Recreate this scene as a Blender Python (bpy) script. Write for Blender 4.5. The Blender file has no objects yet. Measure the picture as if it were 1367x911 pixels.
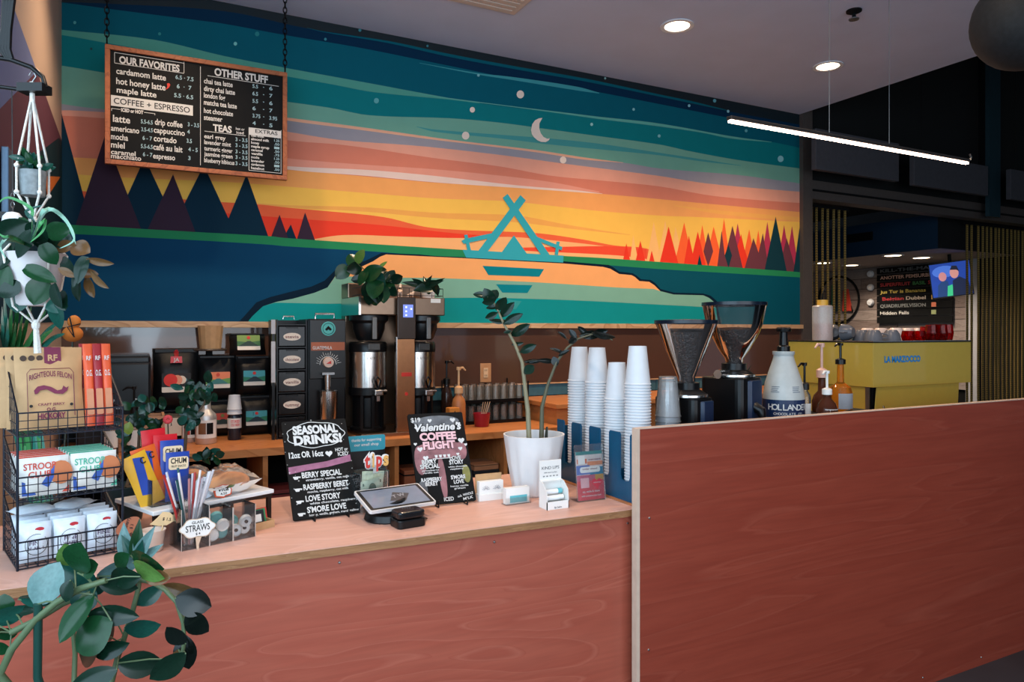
import bpy, bmesh, math, random
from mathutils import Matrix, Vector
random.seed(7)
PI = math.pi
SC = bpy.context.scene
COL = SC.collection

# ------------------------------------------------------------------ camera
F_PX, CAM_H, HORIZON, CX = 960.0, 1.5, 442.0, 683.5          # image taken as 1367x911
TH = math.atan(F_PX / 1866.5)                                  # heading, clockwise from the wall normal (+Y)
cam_d = bpy.data.cameras.new('camera')
cam = bpy.data.objects.new('camera', cam_d); COL.objects.link(cam)
cam.location = (0, 0, CAM_H); cam.rotation_euler = (PI / 2, 0, -TH)
cam_d.sensor_fit = 'HORIZONTAL'; cam_d.sensor_width = 36.0
cam_d.lens = F_PX / 1367 * 36.0
cam_d.shift_y = -(455.5 - HORIZON) / 1367
cam_d.clip_start = 0.02
SC.camera = cam

# ------------------------------------------------------------------ world, exposure
w = bpy.data.worlds.new('overcast_sky'); SC.world = w; w.use_nodes = True
wn = w.node_tree.nodes; wn['Background'].inputs[0].default_value = (0.62, 0.78, 1.0, 1); wn['Background'].inputs[1].default_value = 0.45
SC.view_settings.view_transform = 'Standard'; SC.view_settings.look = 'None'
SC.view_settings.gamma = 1.0; SC.view_settings.use_curve_mapping = False
SC.view_settings.exposure = 0.04

def light(name, kind, loc, target, energy, color, size=1.0, size_y=None, spot=None, blend=0.5, radius=None):
    l = bpy.data.lights.new(name, kind); l.energy = energy; l.color = color
    if kind == 'AREA':
        l.size = size
        if size_y: l.shape = 'RECTANGLE'; l.size_y = size_y
    if kind == 'SPOT':
        l.spot_size = spot; l.spot_blend = blend; l.shadow_soft_size = radius or 0.05
    o = bpy.data.objects.new(name, l); COL.objects.link(o); o.location = loc
    o.rotation_euler = (Vector(target) - Vector(loc)).to_track_quat('-Z', 'Y').to_euler()
    return o
COOL = (0.70, 0.86, 1.0); WARM = (1.0, 0.72, 0.47)
# daylight standing in the window openings behind and to the left of the viewer
light('window_daylight', 'AREA', (-0.60, 0.55, 1.75), (1.0, 1.7, 1.0), 88, (0.60, 0.82, 1.0), 3.0, 2.3)
light('window_daylight', 'AREA', (1.3, -3.2, 1.7), (1.2, 2.0, 1.2), 100, (0.86, 0.92, 1.0), 4.6, 2.6)

# ------------------------------------------------------------------ helpers: where a sight line meets a real plane
_s, _c = math.sin(TH), math.cos(TH)
def ray(px, py):
    u = (px - CX) / F_PX
    return (_s + u * _c, _c - u * _s, (HORIZON - py) / F_PX)
def on_y(px, py, y):
    r = ray(px, py); t = y / r[1]; return Vector((r[0] * t, y, CAM_H + r[2] * t))
def on_x(px, py, x):
    r = ray(px, py); t = x / r[0]; return Vector((x, r[1] * t, CAM_H + r[2] * t))
def on_z(px, py, z):
    r = ray(px, py); t = (z - CAM_H) / r[2]; return Vector((r[0] * t, r[1] * t, z))
def at_d(px, py, d):
    r = ray(px, py); return Vector((r[0] * d, r[1] * d, CAM_H + r[2] * d))
def lin(c):
    c /= 255.0
    return c / 12.92 if c <= 0.04045 else ((c + 0.055) / 1.055) ** 2.4

# ------------------------------------------------------------------ materials
MATS = {}
def mat(name, rgb, rough=0.5, metal=0.0, var=0.06, scale=30.0, bump=0.0, trans=0.0, ior=1.45, coat=0.0, emit=0.0, spec=0.5, alpha=1.0):
    if name in MATS: return MATS[name]
    m = bpy.data.materials.new(name); m.use_nodes = True; MATS[name] = m
    nt = m.node_tree; N = nt.nodes; L = nt.links; b = N['Principled BSDF']
    col = tuple(lin(x) for x in rgb) + (1,)
    b.inputs['Base Color'].default_value = col
    b.inputs['Roughness'].default_value = rough; b.inputs['Metallic'].default_value = metal
    b.inputs['Transmission Weight'].default_value = trans; b.inputs['IOR'].default_value = ior
    b.inputs['Coat Weight'].default_value = coat; b.inputs['Specular IOR Level'].default_value = spec
    b.inputs['Alpha'].default_value = alpha
    if emit:
        b.inputs['Emission Color'].default_value = col; b.inputs['Emission Strength'].default_value = emit
    if var or bump:
        tc = N.new('ShaderNodeTexCoord'); n = N.new('ShaderNodeTexNoise'); n.inputs['Scale'].default_value = scale; n.inputs['Detail'].default_value = 4
        L.new(tc.outputs['Object'], n.inputs['Vector'])
        if var:
            r = N.new('ShaderNodeValToRGB'); lo, hi = 1 - var, 1 + var
            r.color_ramp.elements[0].position = 0.3; r.color_ramp.elements[1].position = 0.7
            r.color_ramp.elements[0].color = tuple(x * lo for x in col[:3]) + (1,)
            r.color_ramp.elements[1].color = tuple(min(1, x * hi) for x in col[:3]) + (1,)
            L.new(n.outputs['Fac'], r.inputs['Fac']); L.new(r.outputs['Color'], b.inputs['Base Color'])
        if bump:
            bp = N.new('ShaderNodeBump'); bp.inputs['Strength'].default_value = bump; bp.inputs['Distance'].default_value = 0.01
            L.new(n.outputs['Fac'], bp.inputs['Height']); L.new(bp.outputs['Normal'], b.inputs['Normal'])
    return m
def wood(name, c0, c1, c2, rough=0.4, scale=(1.2, 1.2, 2.6), rings=9.0, fine=0.5, coat=0.0, distort=1.6):
    """plywood veneer: contour lines of a stretched noise field plus fine fibres"""
    if name in MATS: return MATS[name]
    m = bpy.data.materials.new(name); m.use_nodes = True; MATS[name] = m
    nt = m.node_tree; N = nt.nodes; L = nt.links; b = N['Principled BSDF']
    tc = N.new('ShaderNodeTexCoord'); mp = N.new('ShaderNodeMapping'); mp.inputs['Scale'].default_value = scale
    L.new(tc.outputs['Object'], mp.inputs['Vector'])
    n = N.new('ShaderNodeTexNoise'); n.inputs['Scale'].default_value = 1.0; n.inputs['Detail'].default_value = 2.5; n.inputs['Distortion'].default_value = distort
    L.new(mp.outputs['Vector'], n.inputs['Vector'])
    mul = N.new('ShaderNodeMath'); mul.operation = 'MULTIPLY'; mul.inputs[1].default_value = rings; L.new(n.outputs['Fac'], mul.inputs[0])
    fr = N.new('ShaderNodeMath'); fr.operation = 'FRACT'; L.new(mul.outputs[0], fr.inputs[0])
    r = N.new('ShaderNodeValToRGB'); e = r.color_ramp.elements
    e[0].position = 0.0; e[0].color = tuple(lin(x) for x in c0) + (1,)
    e[1].position = 1.0; e[1].color = tuple(lin(x) for x in c1) + (1,)
    k = e.new(0.80); k.color = tuple(lin(x) for x in c1) + (1,)
    k = e.new(0.92); k.color = tuple(lin(x) for x in c2) + (1,)
    L.new(fr.outputs[0], r.inputs['Fac'])
    mp2 = N.new('ShaderNodeMapping'); mp2.inputs['Scale'].default_value = (6, 60, 90); L.new(tc.outputs['Object'], mp2.inputs['Vector'])
    n2 = N.new('ShaderNodeTexNoise'); n2.inputs['Scale'].default_value = 1.0; n2.inputs['Detail'].default_value = 5; L.new(mp2.outputs['Vector'], n2.inputs['Vector'])
    r2 = N.new('ShaderNodeValToRGB'); r2.color_ramp.elements[0].position = 0.35; r2.color_ramp.elements[1].position = 0.65
    lo = 1 - 0.3 * fine
    r2.color_ramp.elements[0].color = (lo, lo, lo, 1); r2.color_ramp.elements[1].color = (1, 1, 1, 1); L.new(n2.outputs['Fac'], r2.inputs['Fac'])
    mx = N.new('ShaderNodeMix'); mx.data_type = 'RGBA'; mx.blend_type = 'MULTIPLY'; mx.inputs['Factor'].default_value = 1.0
    L.new(r.outputs['Color'], mx.inputs['A']); L.new(r2.outputs['Color'], mx.inputs['B']); L.new(mx.outputs['Result'], b.inputs['Base Color'])
    b.inputs['Roughness'].default_value = rough; b.inputs['Coat Weight'].default_value = coat; b.inputs['Coat Roughness'].default_value = 0.25
    return m
BLACK = mat('black_plastic', (11, 12, 14), 0.3, spec=0.35)
BLACKM = mat('black_matte', (12, 13, 14), 0.7, spec=0.25)
WHITE = mat('white_plastic', (232, 234, 236), 0.35, var=0.02)
CARD = mat('white_card', (228, 226, 222), 0.7, var=0.02)
CHROME = mat('brushed_steel', (205, 200, 195), 0.22, 1.0, var=0.05)
STEEL = mat('steel', (150, 150, 150), 0.35, 1.0)
CHALK = mat('chalk_marker', (206, 205, 203), 0.8, var=0.03)
SLATE = mat('chalkboard_black', (10, 11, 12), 0.6, var=0.15, scale=8, spec=0.2)
PAPERK = mat('kraft_paper', (186, 146, 104), 0.75, var=0.08)
INK = mat('black_ink', (24, 22, 24), 0.7)
def thin_glass(name, tint=(240, 244, 244), haze=0.06, rough=0.04):
    """thin clear sheet: mostly see-through, mirror-like at grazing angles (Fresnel), a little milky"""
    if name in MATS: return MATS[name]
    m = bpy.data.materials.new(name); m.use_nodes = True; MATS[name] = m
    nt = m.node_tree; N = nt.nodes; L = nt.links; N.remove(N['Principled BSDF']); out = N['Material Output']
    tr = N.new('ShaderNodeBsdfTransparent'); gl = N.new('ShaderNodeBsdfGlossy'); df = N.new('ShaderNodeBsdfDiffuse'); fr = N.new('ShaderNodeFresnel'); fr.inputs['IOR'].default_value = 1.5
    nz = N.new('ShaderNodeTexNoise'); nz.inputs['Scale'].default_value = 20; mr = N.new('ShaderNodeMapRange'); mr.inputs['To Min'].default_value = haze * 0.8; mr.inputs['To Max'].default_value = haze * 1.2; L.new(nz.outputs['Fac'], mr.inputs['Value'])
    c = tuple(lin(x) for x in tint) + (1,); tr.inputs['Color'].default_value = tuple(0.9 + 0.1 * x for x in c[:3]) + (1,); df.inputs['Color'].default_value = c; gl.inputs['Roughness'].default_value = rough
    m1 = N.new('ShaderNodeMixShader'); m2 = N.new('ShaderNodeMixShader')
    L.new(mr.outputs['Result'], m1.inputs[0]); L.new(tr.outputs[0], m1.inputs[1]); L.new(df.outputs[0], m1.inputs[2])
    L.new(fr.outputs[0], m2.inputs[0]); L.new(m1.outputs[0], m2.inputs[1]); L.new(gl.outputs[0], m2.inputs[2]); L.new(m2.outputs[0], out.inputs['Surface'])
    return m
GLASS = thin_glass('clear_glass')
ACRYL = thin_glass('clear_acrylic', (236, 236, 236), 0.02)

# ------------------------------------------------------------------ mesh builder
def frame_m(o, r, u):
    r = Vector(r).normalized(); u = Vector(u).normalized(); n = r.cross(u)
    return Matrix(((r.x, u.x, n.x, o[0]), (r.y, u.y, n.y, o[1]), (r.z, u.z, n.z, o[2]), (0, 0, 0, 1)))
class MB:
    def __init__(s, m=None): s.v = []; s.f = []; s.m = m
    def add(s, vs, fs, m=None):
        k = len(s.v)
        for p in vs:
            p = Vector(p)
            if m is not None: p = m @ p
            if s.m is not None: p = s.m @ p
            s.v.append(p)
        s.f += [tuple(i + k for i in q) for q in fs]
        return s
    def box(s, x0, x1, y0, y1, z0, z1, m=None):
        return s.add([(x, y, z) for z in (z0, z1) for y in (y0, y1) for x in (x0, x1)],
                     [(0, 2, 3, 1), (4, 5, 7, 6), (0, 1, 5, 4), (2, 6, 7, 3), (0, 4, 6, 2), (1, 3, 7, 5)], m)
    def cbox(s, c, sx, sy, sz, m=None):
        return s.box(c[0] - sx / 2, c[0] + sx / 2, c[1] - sy / 2, c[1] + sy / 2, c[2] - sz / 2, c[2] + sz / 2, m)
    def quad(s, a, b, c, d): return s.add([a, b, c, d], [(0, 1, 2, 3)])
    def prism(s, poly, z0, z1, m=None):
        n = len(poly)
        ar = sum(poly[i][0] * poly[(i + 1) % n][1] - poly[(i + 1) % n][0] * poly[i][1] for i in range(n))
        if ar < 0: poly = poly[::-1]
        vs = [(p[0], p[1], z0) for p in poly] + [(p[0], p[1], z1) for p in poly]
        return s.add(vs, [tuple(range(n - 1, -1, -1)), tuple(range(n, 2 * n))] + [(i, (i + 1) % n, n + (i + 1) % n, n + i) for i in range(n)], m)
    def lathe(s, prof, n=24, m=None, a0=0, a1=2 * PI):
        vs = []; fs = []; k = len(prof); full = abs(a1 - a0 - 2 * PI) < 1e-6; cols = n if full else n + 1
        for i in range(cols):
            a = a0 + (a1 - a0) * i / n
            for (r, z) in prof: vs.append((r * math.cos(a), r * math.sin(a), z))
        for i in range(n):
            j = (i + 1) % cols
            for q in range(k - 1):
                if prof[q][0] < 1e-7: fs.append((i * k, j * k + q + 1, i * k + q + 1)) if False else fs.append((i * k + q, j * k + q + 1, i * k + q + 1))
                elif prof[q + 1][0] < 1e-7: fs.append((i * k + q, j * k + q, i * k + q + 1))
                else: fs.append((i * k + q, j * k + q, j * k + q + 1, i * k + q + 1))
        return s.add(vs, fs, m)
    def tube(s, pts, r, n=6, m=None, cap=True):
        pts = [Vector(p) for p in pts]; k = len(pts); vs = []; fs = []
        rs = r if isinstance(r, (list, tuple)) else [r] * k
        up = None
        for i, p in enumerate(pts):
            t = (pts[min(i + 1, k - 1)] - pts[max(i - 1, 0)])
            if t.length < 1e-9: t = Vector((0, 0, 1))
            t.normalize()
            if up is None: up = t.orthogonal().normalized()
            else:
                up = up - t * up.dot(t)
                up = up.normalized() if up.length > 1e-6 else t.orthogonal().normalized()
            w_ = t.cross(up)
            for j in range(n):
                a = 2 * PI * j / n; vs.append(p + (up * math.cos(a) + w_ * math.sin(a)) * rs[i])
        for i in range(k - 1):
            for j in range(n):
                q = (j + 1) % n; fs.append((i * n + j, i * n + q, (i + 1) * n + q, (i + 1) * n + j))
        if cap: fs.append(tuple(range(n - 1, -1, -1))); fs.append(tuple(range((k - 1) * n, k * n)))
        return s.add(vs, fs, m)
    def ball(s, c, rx, ry=None, rz=None, n=10, m=None):
        ry = ry or rx; rz = rz or rx; pr = [(max(0.0, math.sin(PI * i / n)), -math.cos(PI * i / n)) for i in range(n + 1)]
        pr[0] = (0, -1); pr[-1] = (0, 1)
        mm = Matrix.Translation(c) @ Matrix.Diagonal((rx, ry, rz, 1))
        return s.lathe(pr, n + 2, mm if m is None else m @ mm)
    def build(s, name, material, parent=None, smooth=None, bevel=0, loc=None, solid=0):
        me = bpy.data.meshes.new(name); me.from_pydata(s.v, [], s.f); me.update()
        bm = bmesh.new(); bm.from_mesh(me)
        bmesh.ops.recalc_face_normals(bm, faces=bm.faces)
        bm.to_mesh(me); bm.free()
        if smooth:
            me.shade_smooth(); me.set_sharp_from_angle(angle=math.radians(smooth))
        me.materials.append(material)
        o = bpy.data.objects.new(name, me); COL.objects.link(o)
        if parent is not None: o.parent = parent
        if loc is not None: o.location = loc
        if solid:
            md = o.modifiers.new('solidify', 'SOLIDIFY'); md.thickness = solid; md.offset = 0
        if bevel:
            md = o.modifiers.new('bevel', 'BEVEL'); md.width = bevel; md.segments = 2; md.limit_method = 'ANGLE'
        return o
def tag(o, label=None, cat=None, group=None, kind=None):
    if label: o['label'] = label
    if cat: o['category'] = cat
    if group: o['group'] = group
    if kind: o['kind'] = kind
    return o
def thing(name, label, cat, loc=(0, 0, 0), rz=0.0, group=None):
    o = bpy.data.objects.new(name, None); COL.objects.link(o); o.location = loc; o.rotation_euler = (0, 0, rz)
    o.empty_display_size = 0.05
    return tag(o, label, cat, group)
def struct(name, mb, m, parent=None, **k):
    o = mb.build(name, m, parent, **k)
    if parent is None: o['kind'] = 'structure'
    return o
def dup(root, loc=None, rz=None, label=None, group=None):
    r = root.copy(); COL.objects.link(r)
    if loc is not None: r.location = loc
    if rz is not None: r.rotation_euler = (0, 0, rz)
    if label: r['label'] = label
    if group: r['group'] = group
    for ch in list(root.children):
        c = ch.copy(); COL.objects.link(c); c.parent = r
        for g in ch.children:
            d = g.copy(); COL.objects.link(d); d.parent = c
    return r
def rrect(x0, x1, y0, y1, r, n=4):
    out = []
    for (cx, cy, a) in ((x1 - r, y0 + r, -PI / 2), (x1 - r, y1 - r, 0), (x0 + r, y1 - r, PI / 2), (x0 + r, y0 + r, PI)):
        for i in range(n + 1):
            t = a + PI / 2 * i / n; out.append((cx + r * math.cos(t), cy + r * math.sin(t)))
    return out
def circ(cx, cy, r, n=20, ry=None): return [(cx + r * math.cos(2 * PI * i / n), cy + (ry or r) * math.sin(2 * PI * i / n)) for i in range(n)]
# lettering: outlines of the built-in font as flat mesh
_TXT = {}
def glyphs(s, bold=0.0, shear=0.0):
    k = (s, bold, shear)
    if k not in _TXT:
        cu = bpy.data.curves.new('t', 'FONT'); cu.body = s; cu.size = 1; cu.offset = bold; cu.shear = shear; cu.resolution_u = 3
        ob = bpy.data.objects.new('t', cu); me = ob.to_mesh()
        vs = [v.co.copy() for v in me.vertices]; fs = [tuple(p.vertices) for p in me.polygons]
        ob.to_mesh_clear(); bpy.data.objects.remove(ob); bpy.data.curves.remove(cu)
        x0 = min((v.x for v in vs), default=0); x1 = max((v.x for v in vs), default=1)
        _TXT[k] = (vs, fs, x0, max(1e-4, x1 - x0))
    return _TXT[k]
def text(mb, s, m, x, y, w=None, h=0.02, bold=0.015, shear=0.0, z=0.0, align='L', arc=0.0, tilt=0.0):
    """letters with cap height h starting at x (or centred) on the baseline y of the plane m, fitted to width w"""
    vs, fs, x0, wd = glyphs(s, bold, shear)
    ky = h / 0.70; kx = (w / wd) if w else ky
    W = wd * kx
    ox = x - (W / 2 if align == 'C' else W if align == 'R' else 0)
    out = []
    for v in vs:
        lx = (v.x - x0) * kx; t = lx / W - 0.5
        out.append(m @ Vector((ox + lx, y + v.y * ky + arc * (0.25 - t * t) * 4 + tilt * lx, z)))
    mb.add(out, fs)
# ================================================================== THE SETTING
YM = 4.55; ZC = 3.44; XL = -0.385; XR = 5.235; ZL = 1.555       # mural wall plane, ceiling, mural ends, ledge height
FLOOR = mat('dark_concrete', (52, 54, 58), 0.45, var=0.2, scale=3)
PAINT_DARK = mat('near_black_paint', (17, 20, 22), 0.7, var=0.1, scale=3)
PLASTER = mat('ceiling_paint', (190, 200, 224), 0.85, var=0.03, scale=4)
struct('floor', MB().box(-5, 14, -5, 14, -0.1, 0), FLOOR)
# wall with the painting
wall_back = struct('wall_back', MB().box(XL - 0.2, XR, YM, YM + 0.16, 0, ZC + 0.2), mat('mural_ground', (4, 26, 34), 0.55, var=0.05))
struct('ceiling', MB().box(-1.4, XR, -3.6, YM, ZC, ZC + 0.12), PLASTER)
struct('trim_1', MB().box(XR, XR + 0.12, YM - 0.04, YM + 0.2, 0, ZC + 0.2), mat('bronze_steel', (86, 78, 74), 0.5, 0.2))
# left side: short painted wall, then a tall shop window
WLMAT = mat('warm_beige_paint', (190, 164, 146), 0.6, var=0.03, scale=5)
wall_left = struct('wall_left', MB().box(XL - 0.2, XL, 2.62, YM, 0, ZC), WLMAT)
struct('wall_left_sill', MB().box(XL - 0.6, XL - 0.45, -3.6, 2.62, 0, 0.45), PAINT_DARK)
struct('wall_left_head', MB().box(XL - 0.6, XL - 0.35, -3.6, 2.62, 3.05, ZC), PAINT_DARK)
win = bpy.data.objects.new('window_1', None); COL.objects.link(win); tag(win, kind='structure')
for y in (2.58, 1.1, -0.5, -2.0, -3.55):
    MB().box(XL - 0.55, XL - 0.42, y - 0.04, y + 0.04, 0.45, 3.05).build('window_frame', mat('blue_grey_aluminium', (78, 100, 122), 0.5, 0.4), win)
struct('wall_front', MB().box(-1.4, 0.0, -3.7, -3.6, 0, ZC), mat('shop_front_paint', (120, 116, 112), 0.8))
struct('wall_front_side', MB().box(5.6, 11, -3.7, -3.6, 0, ZC + 1.2), mat('shop_front_paint', (120, 116, 112), 0.8))
win = bpy.data.objects.new('window_2', None); COL.objects.link(win); tag(win, kind='structure')
for x in (0.0, 1.4, 2.8, 4.2, 5.6):
    MB().box(x - 0.04, x + 0.04, -3.7, -3.6, 0, ZC).build('window_frame', MATS['blue_grey_aluminium'], win)

# ---------------------------------------------------------------- the mural: flat painted shapes, each its own coat of paint
LAYER = [0]
def paint_obj(name, pts, m, parent=wall_back):
    LAYER[0] += 1
    z = 0.00009 * LAYER[0]
    mm = frame_m((0, YM - z, 0), (1, 0, 0), (0, 0, 1))
    P = []
    for (px, py) in pts:
        q = on_y(px, py, YM); P.append((min(max(q.x, XL), XR), min(max(q.z, ZL - 0.005), ZC)))
    mb = MB(); mb.add([(p[0], p[1], 0) for p in P], [tuple(range(len(P)))], mm)
    me = bpy.data.meshes.new(name); me.from_pydata(mb.v, [], mb.f)
    bm = bmesh.new(); bm.from_mesh(me); bmesh.ops.triangulate(bm, faces=bm.faces, ngon_method='EAR_CLIP'); 
    for f in bm.faces:
        f.normal_update()
        if f.normal.y > 0: f.normal_flip()
    bm.to_mesh(me); bm.free()
    me.materials.append(m); o = bpy.data.objects.new(name, me); COL.objects.link(o); o.parent = parent
    return o
def pm(rgb, k=1.12): return mat('paint_%d_%d_%d' % rgb, tuple(min(255, x * k) for x in rgb), 0.7, var=0.025, scale=9, spec=0.15)
def smooth_line(pts, n=5):
    out = []
    for i in range(len(pts) - 1):
        p0 = pts[max(i - 1, 0)]; p1 = pts[i]; p2 = pts[i + 1]; p3 = pts[min(i + 2, len(pts) - 1)]
        for k in range(n):
            t = k / n
            m1 = (p2[1] - p0[1]) / max(1, p2[0] - p0[0]); m2 = (p3[1] - p1[1]) / max(1, p3[0] - p1[0]); h = p2[0] - p1[0]
            y = (2 * t**3 - 3 * t**2 + 1) * p1[1] + (t**3 - 2 * t**2 + t) * h * m1 + (-2 * t**3 + 3 * t**2) * p2[1] + (t**3 - t**2) * h * m2
            out.append((p1[0] + t * h, y))
    out.append(pts[-1]); return out
def band(rgb, top, name='sky_band'):                     # everything below a line
    paint_obj(name, smooth_line(top) + [(1075, 452), (70, 452)], pm(rgb))
def wisp(rgb, top, bot, name='cloud_streak'):
    paint_obj(name, smooth_line(top) + smooth_line(bot)[::-1], pm(rgb))
band((0, 40, 66), [(60, 2), (146, 5), (300, 15), (410, 38), (500, 52), (600, 75), (696, 93), (782, 108), (880, 129), (969, 148), (1075, 168)])
wisp((0, 82, 96), [(410, 37), (432, 42), (520, 55), (600, 72), (696, 90), (782, 105), (880, 126), (923, 135), (971, 147)], [(410, 37.5), (432, 43), (520, 58), (600, 76), (696, 94), (782, 109), (880, 129), (923, 138), (971, 148)])
band((0, 84, 100), [(60, 0), (146, 12), (255, 26), (300, 32), (381, 47), (476, 63), (600, 88), (685, 105), (771, 118), (880, 139), (976, 158), (1075, 176)])
band((8, 112, 116), [(60, 42), (140, 57), (300, 86), (383, 102), (445, 113), (498, 123), (600, 132), (633, 137), (703, 146), (751, 150), (866, 167), (936, 177), (1026, 189), (1075, 199)])
wisp((78, 146, 130), [(60, 37), (84, 40), (205, 53), (300, 75), (383, 91), (476, 108), (600, 131), (640, 137.5)], [(60, 44), (84, 47), (140, 57), (300, 86), (383, 102), (445, 113), (498, 123), (600, 133), (640, 138)])
wisp((92, 160, 146), [(560, 125), (600, 131), (685, 142), (751, 150), (800, 156), (866, 163), (910, 170), (976, 182), (1030, 189.5)], [(560, 125.5), (600, 132), (685, 143), (751, 152), (800, 159), (866, 167), (936, 177), (976, 185), (1030, 190)])
wisp((60, 140, 146), [(560, 84), (640, 98), (685, 103), (771, 116), (800, 124)], [(560, 84.5), (640, 100), (685, 107), (771, 121), (800, 125)])
band((108, 158, 138), [(60, 85), (84, 88), (138, 97), (300, 124), (383, 136), (440, 144), (493, 154), (600, 158), (668, 164), (734, 173), (800, 182), (880, 193), (921, 202), (987, 214), (1075, 226)])
wisp((66, 140, 138), [(556, 169), (580, 173), (668, 180), (734, 185), (800, 192), (880, 204), (932, 212), (989, 221)], [(556, 169.5), (580, 176), (668, 185), (734, 193), (800, 199.5), (880, 207.5), (932, 215), (989, 221.5)])
band((146, 140, 146), [(60, 136), (140, 146), (300, 152), (383, 161), (476, 173), (585, 187), (640, 191), (716, 203), (778, 213), (830, 217), (880, 225), (987, 234), (1075, 246)])
wisp((222, 164, 134), [(340, 151), (383, 157), (476, 169), (585, 184.5), (624, 189.5), (716, 200.5), (778, 210), (832, 217)], [(340, 152), (383, 161), (476, 173), (585, 187.5), (624, 192), (716, 203.5), (778, 213), (832, 217.5)])
band((216, 150, 128), [(60, 146), (140, 150), (300, 164), (383, 176), (454, 187), (534, 193), (580, 197), (668, 207), (756, 219), (880, 235), (943, 245), (1075, 257)])
band((200, 118, 96), [(60, 152), (300, 172), (380, 187), (461, 194), (578, 211), (668, 222.5), (734, 234.6), (800, 241), (880, 249), (954, 262), (1075, 272)])
wisp((212, 142, 122), [(340, 203), (380, 211), (479, 219.5), (578, 226), (680, 236), (740, 244), (800, 256)], [(340, 210), (384, 224), (490, 232), (580, 240), (680, 248), (740, 252), (800, 257)])
band((222, 152, 88), [(60, 208), (300, 222), (384, 227), (490, 236), (580, 244), (680, 250), (802, 259), (880, 266), (932, 271), (1075, 284)])
wisp((214, 188, 176), [(330, 214), (384, 222), (490, 227), (580, 235), (690, 247.6), (767, 254), (804, 258.5)], [(330, 215), (384, 226.5), (490, 235), (580, 243.6), (690, 251), (767, 256.5), (804, 259)])
band((226, 176, 80), [(60, 229), (143, 236), (300, 243), (380, 249), (490, 258), (580, 265), (680, 269), (745, 276), (800, 282), (880, 288), (932, 290), (1075, 297)])
wisp((218, 154, 78), [(340, 271), (380, 274), (490, 277), (578, 284), (690, 288), (756, 300), (841, 313.5)], [(340, 272), (380, 277), (490, 283), (578, 291), (690, 297), (756, 305), (841, 314)])
wisp((222, 160, 84), [(900, 274), (960, 281), (1075, 291)], [(900, 275), (960, 286), (1075, 296)])
band((216, 92, 58), [(60, 250), (106, 255), (280, 269), (345, 273), (380, 277), (424, 281), (512, 290), (567, 303), (611, 307), (680, 309.6), (723, 312), (778, 320), (821, 328), (863, 332), (890, 346), (1075, 380)])
wisp((216, 60, 40), [(60, 264), (280, 283), (380, 291), (501, 300), (611, 312), (690, 317)], [(60, 320), (280, 323), (380, 325), (501, 322), (611, 319), (690, 317.5)])
wisp((224, 164, 108), [(415, 320), (459, 314), (534, 316), (611, 318), (680, 316.5), (756, 323), (800, 328), (822, 331)], [(415, 345), (459, 345), (534, 345), (611, 345), (690, 345), (756, 331), (800, 331), (822, 331.5)])
wisp((216, 72, 48), [(685, 331), (734, 330), (821, 329), (863, 333)], [(685, 334), (734, 337), (821, 341), (863, 347)])
wisp((224, 168, 112), [(600, 333), (690, 335), (821, 341), (863, 346)], [(600, 345), (690, 348), (821, 352), (863, 356)])
# far trees on the right (autumn colours), traced on the wall
def tri(rgb, a, b, c, name='painted_tree'): paint_obj(name, [a, b, c], pm(rgb))
def zt(rgb, *p): paint_obj('painted_tree', [(800 + x * .2196, 260 + y * .2196) for x, y in p], pm(rgb))
PE, OR, RE, MA, MR, DK = (226, 172, 106), (226, 92, 48), (214, 54, 36), (168, 50, 78), (98, 52, 62), (16, 52, 62)
for p in (((205, 245), (185, 410), (237, 410)), ((330, 165), (285, 415), (378, 420)), ((400, 155), (350, 420), (440, 420)), ((462, 195), (428, 420), (517, 425))): zt(PE, *p)
for p in (((515, 170), (455, 425), (572, 430)), ((625, 185), (585, 430), (670, 435)), ((757, 145), (715, 440), (800, 445)), ((910, 210), (860, 450), (955, 450)), ((965, 215), (930, 450), (1000, 455))): zt(OR, *p)
for p in (((840, 175), (790, 447), (890, 447)), ((1020, 165), (975, 455), (1065, 460)), ((1122, 185), (1075, 465), (1170, 470)), ((1170, 190), (1125, 467), (1212, 470))): zt(MA, *p)
for p in (((163, 295), (142, 405), (187, 407)), ((248, 280), (218, 410), (280, 412)), ((317, 340), (300, 413), (336, 415)), ((420, 195), (365, 418), (480, 425)), ((543, 250), (512, 428), (582, 432)), ((597, 225), (550, 430), (647, 435)), ((860, 240), (800, 440), (907, 450)), ((880, 330), (840, 445), (920, 450))): zt(RE, *p)
zt(OR, (693, 195), (640, 435), (757, 445))
for p in (((660, 230), (632, 345), (660, 438), (690, 345)), ((742, 220), (715, 440), (770, 445)), ((808, 190), (745, 442), (870, 447)), ((935, 265), (880, 450), (1002, 457)), ((992, 235), (945, 450), (1030, 458)), ((1137, 265), (1085, 465), (1197, 473))): zt(MR, *p)
for p in (((607, 365), (593, 432), (623, 434)), ((783, 305), (760, 370), (783, 447), (805, 370)), ((1070, 135), (1002, 460), (1137, 468)), ((1215, 200), (1178, 470), (1240, 474))): zt(DK, *p)
# dark firs on the left
NV, PU = (4, 40, 58), (52, 36, 52)
for c, a, b, d in ((NV, (66, 150), (20, 305), (123, 305)), (NV, (193, 211), (150, 306), (239, 309)), (NV, (272, 221), (226, 312), (316, 316)), (NV, (329, 233), (296, 314), (359, 319)),
                   (PU, (140, 182), (100, 304), (189, 308)), (PU, (231, 233), (196, 309), (262, 313)), (NV, (388, 300), (377, 320), (396, 321)), (PU, (373, 287), (361, 319), (385, 320)), (PU, (407, 284), (396, 321), (421, 323))):
    tri(c, a, b, d)
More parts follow.
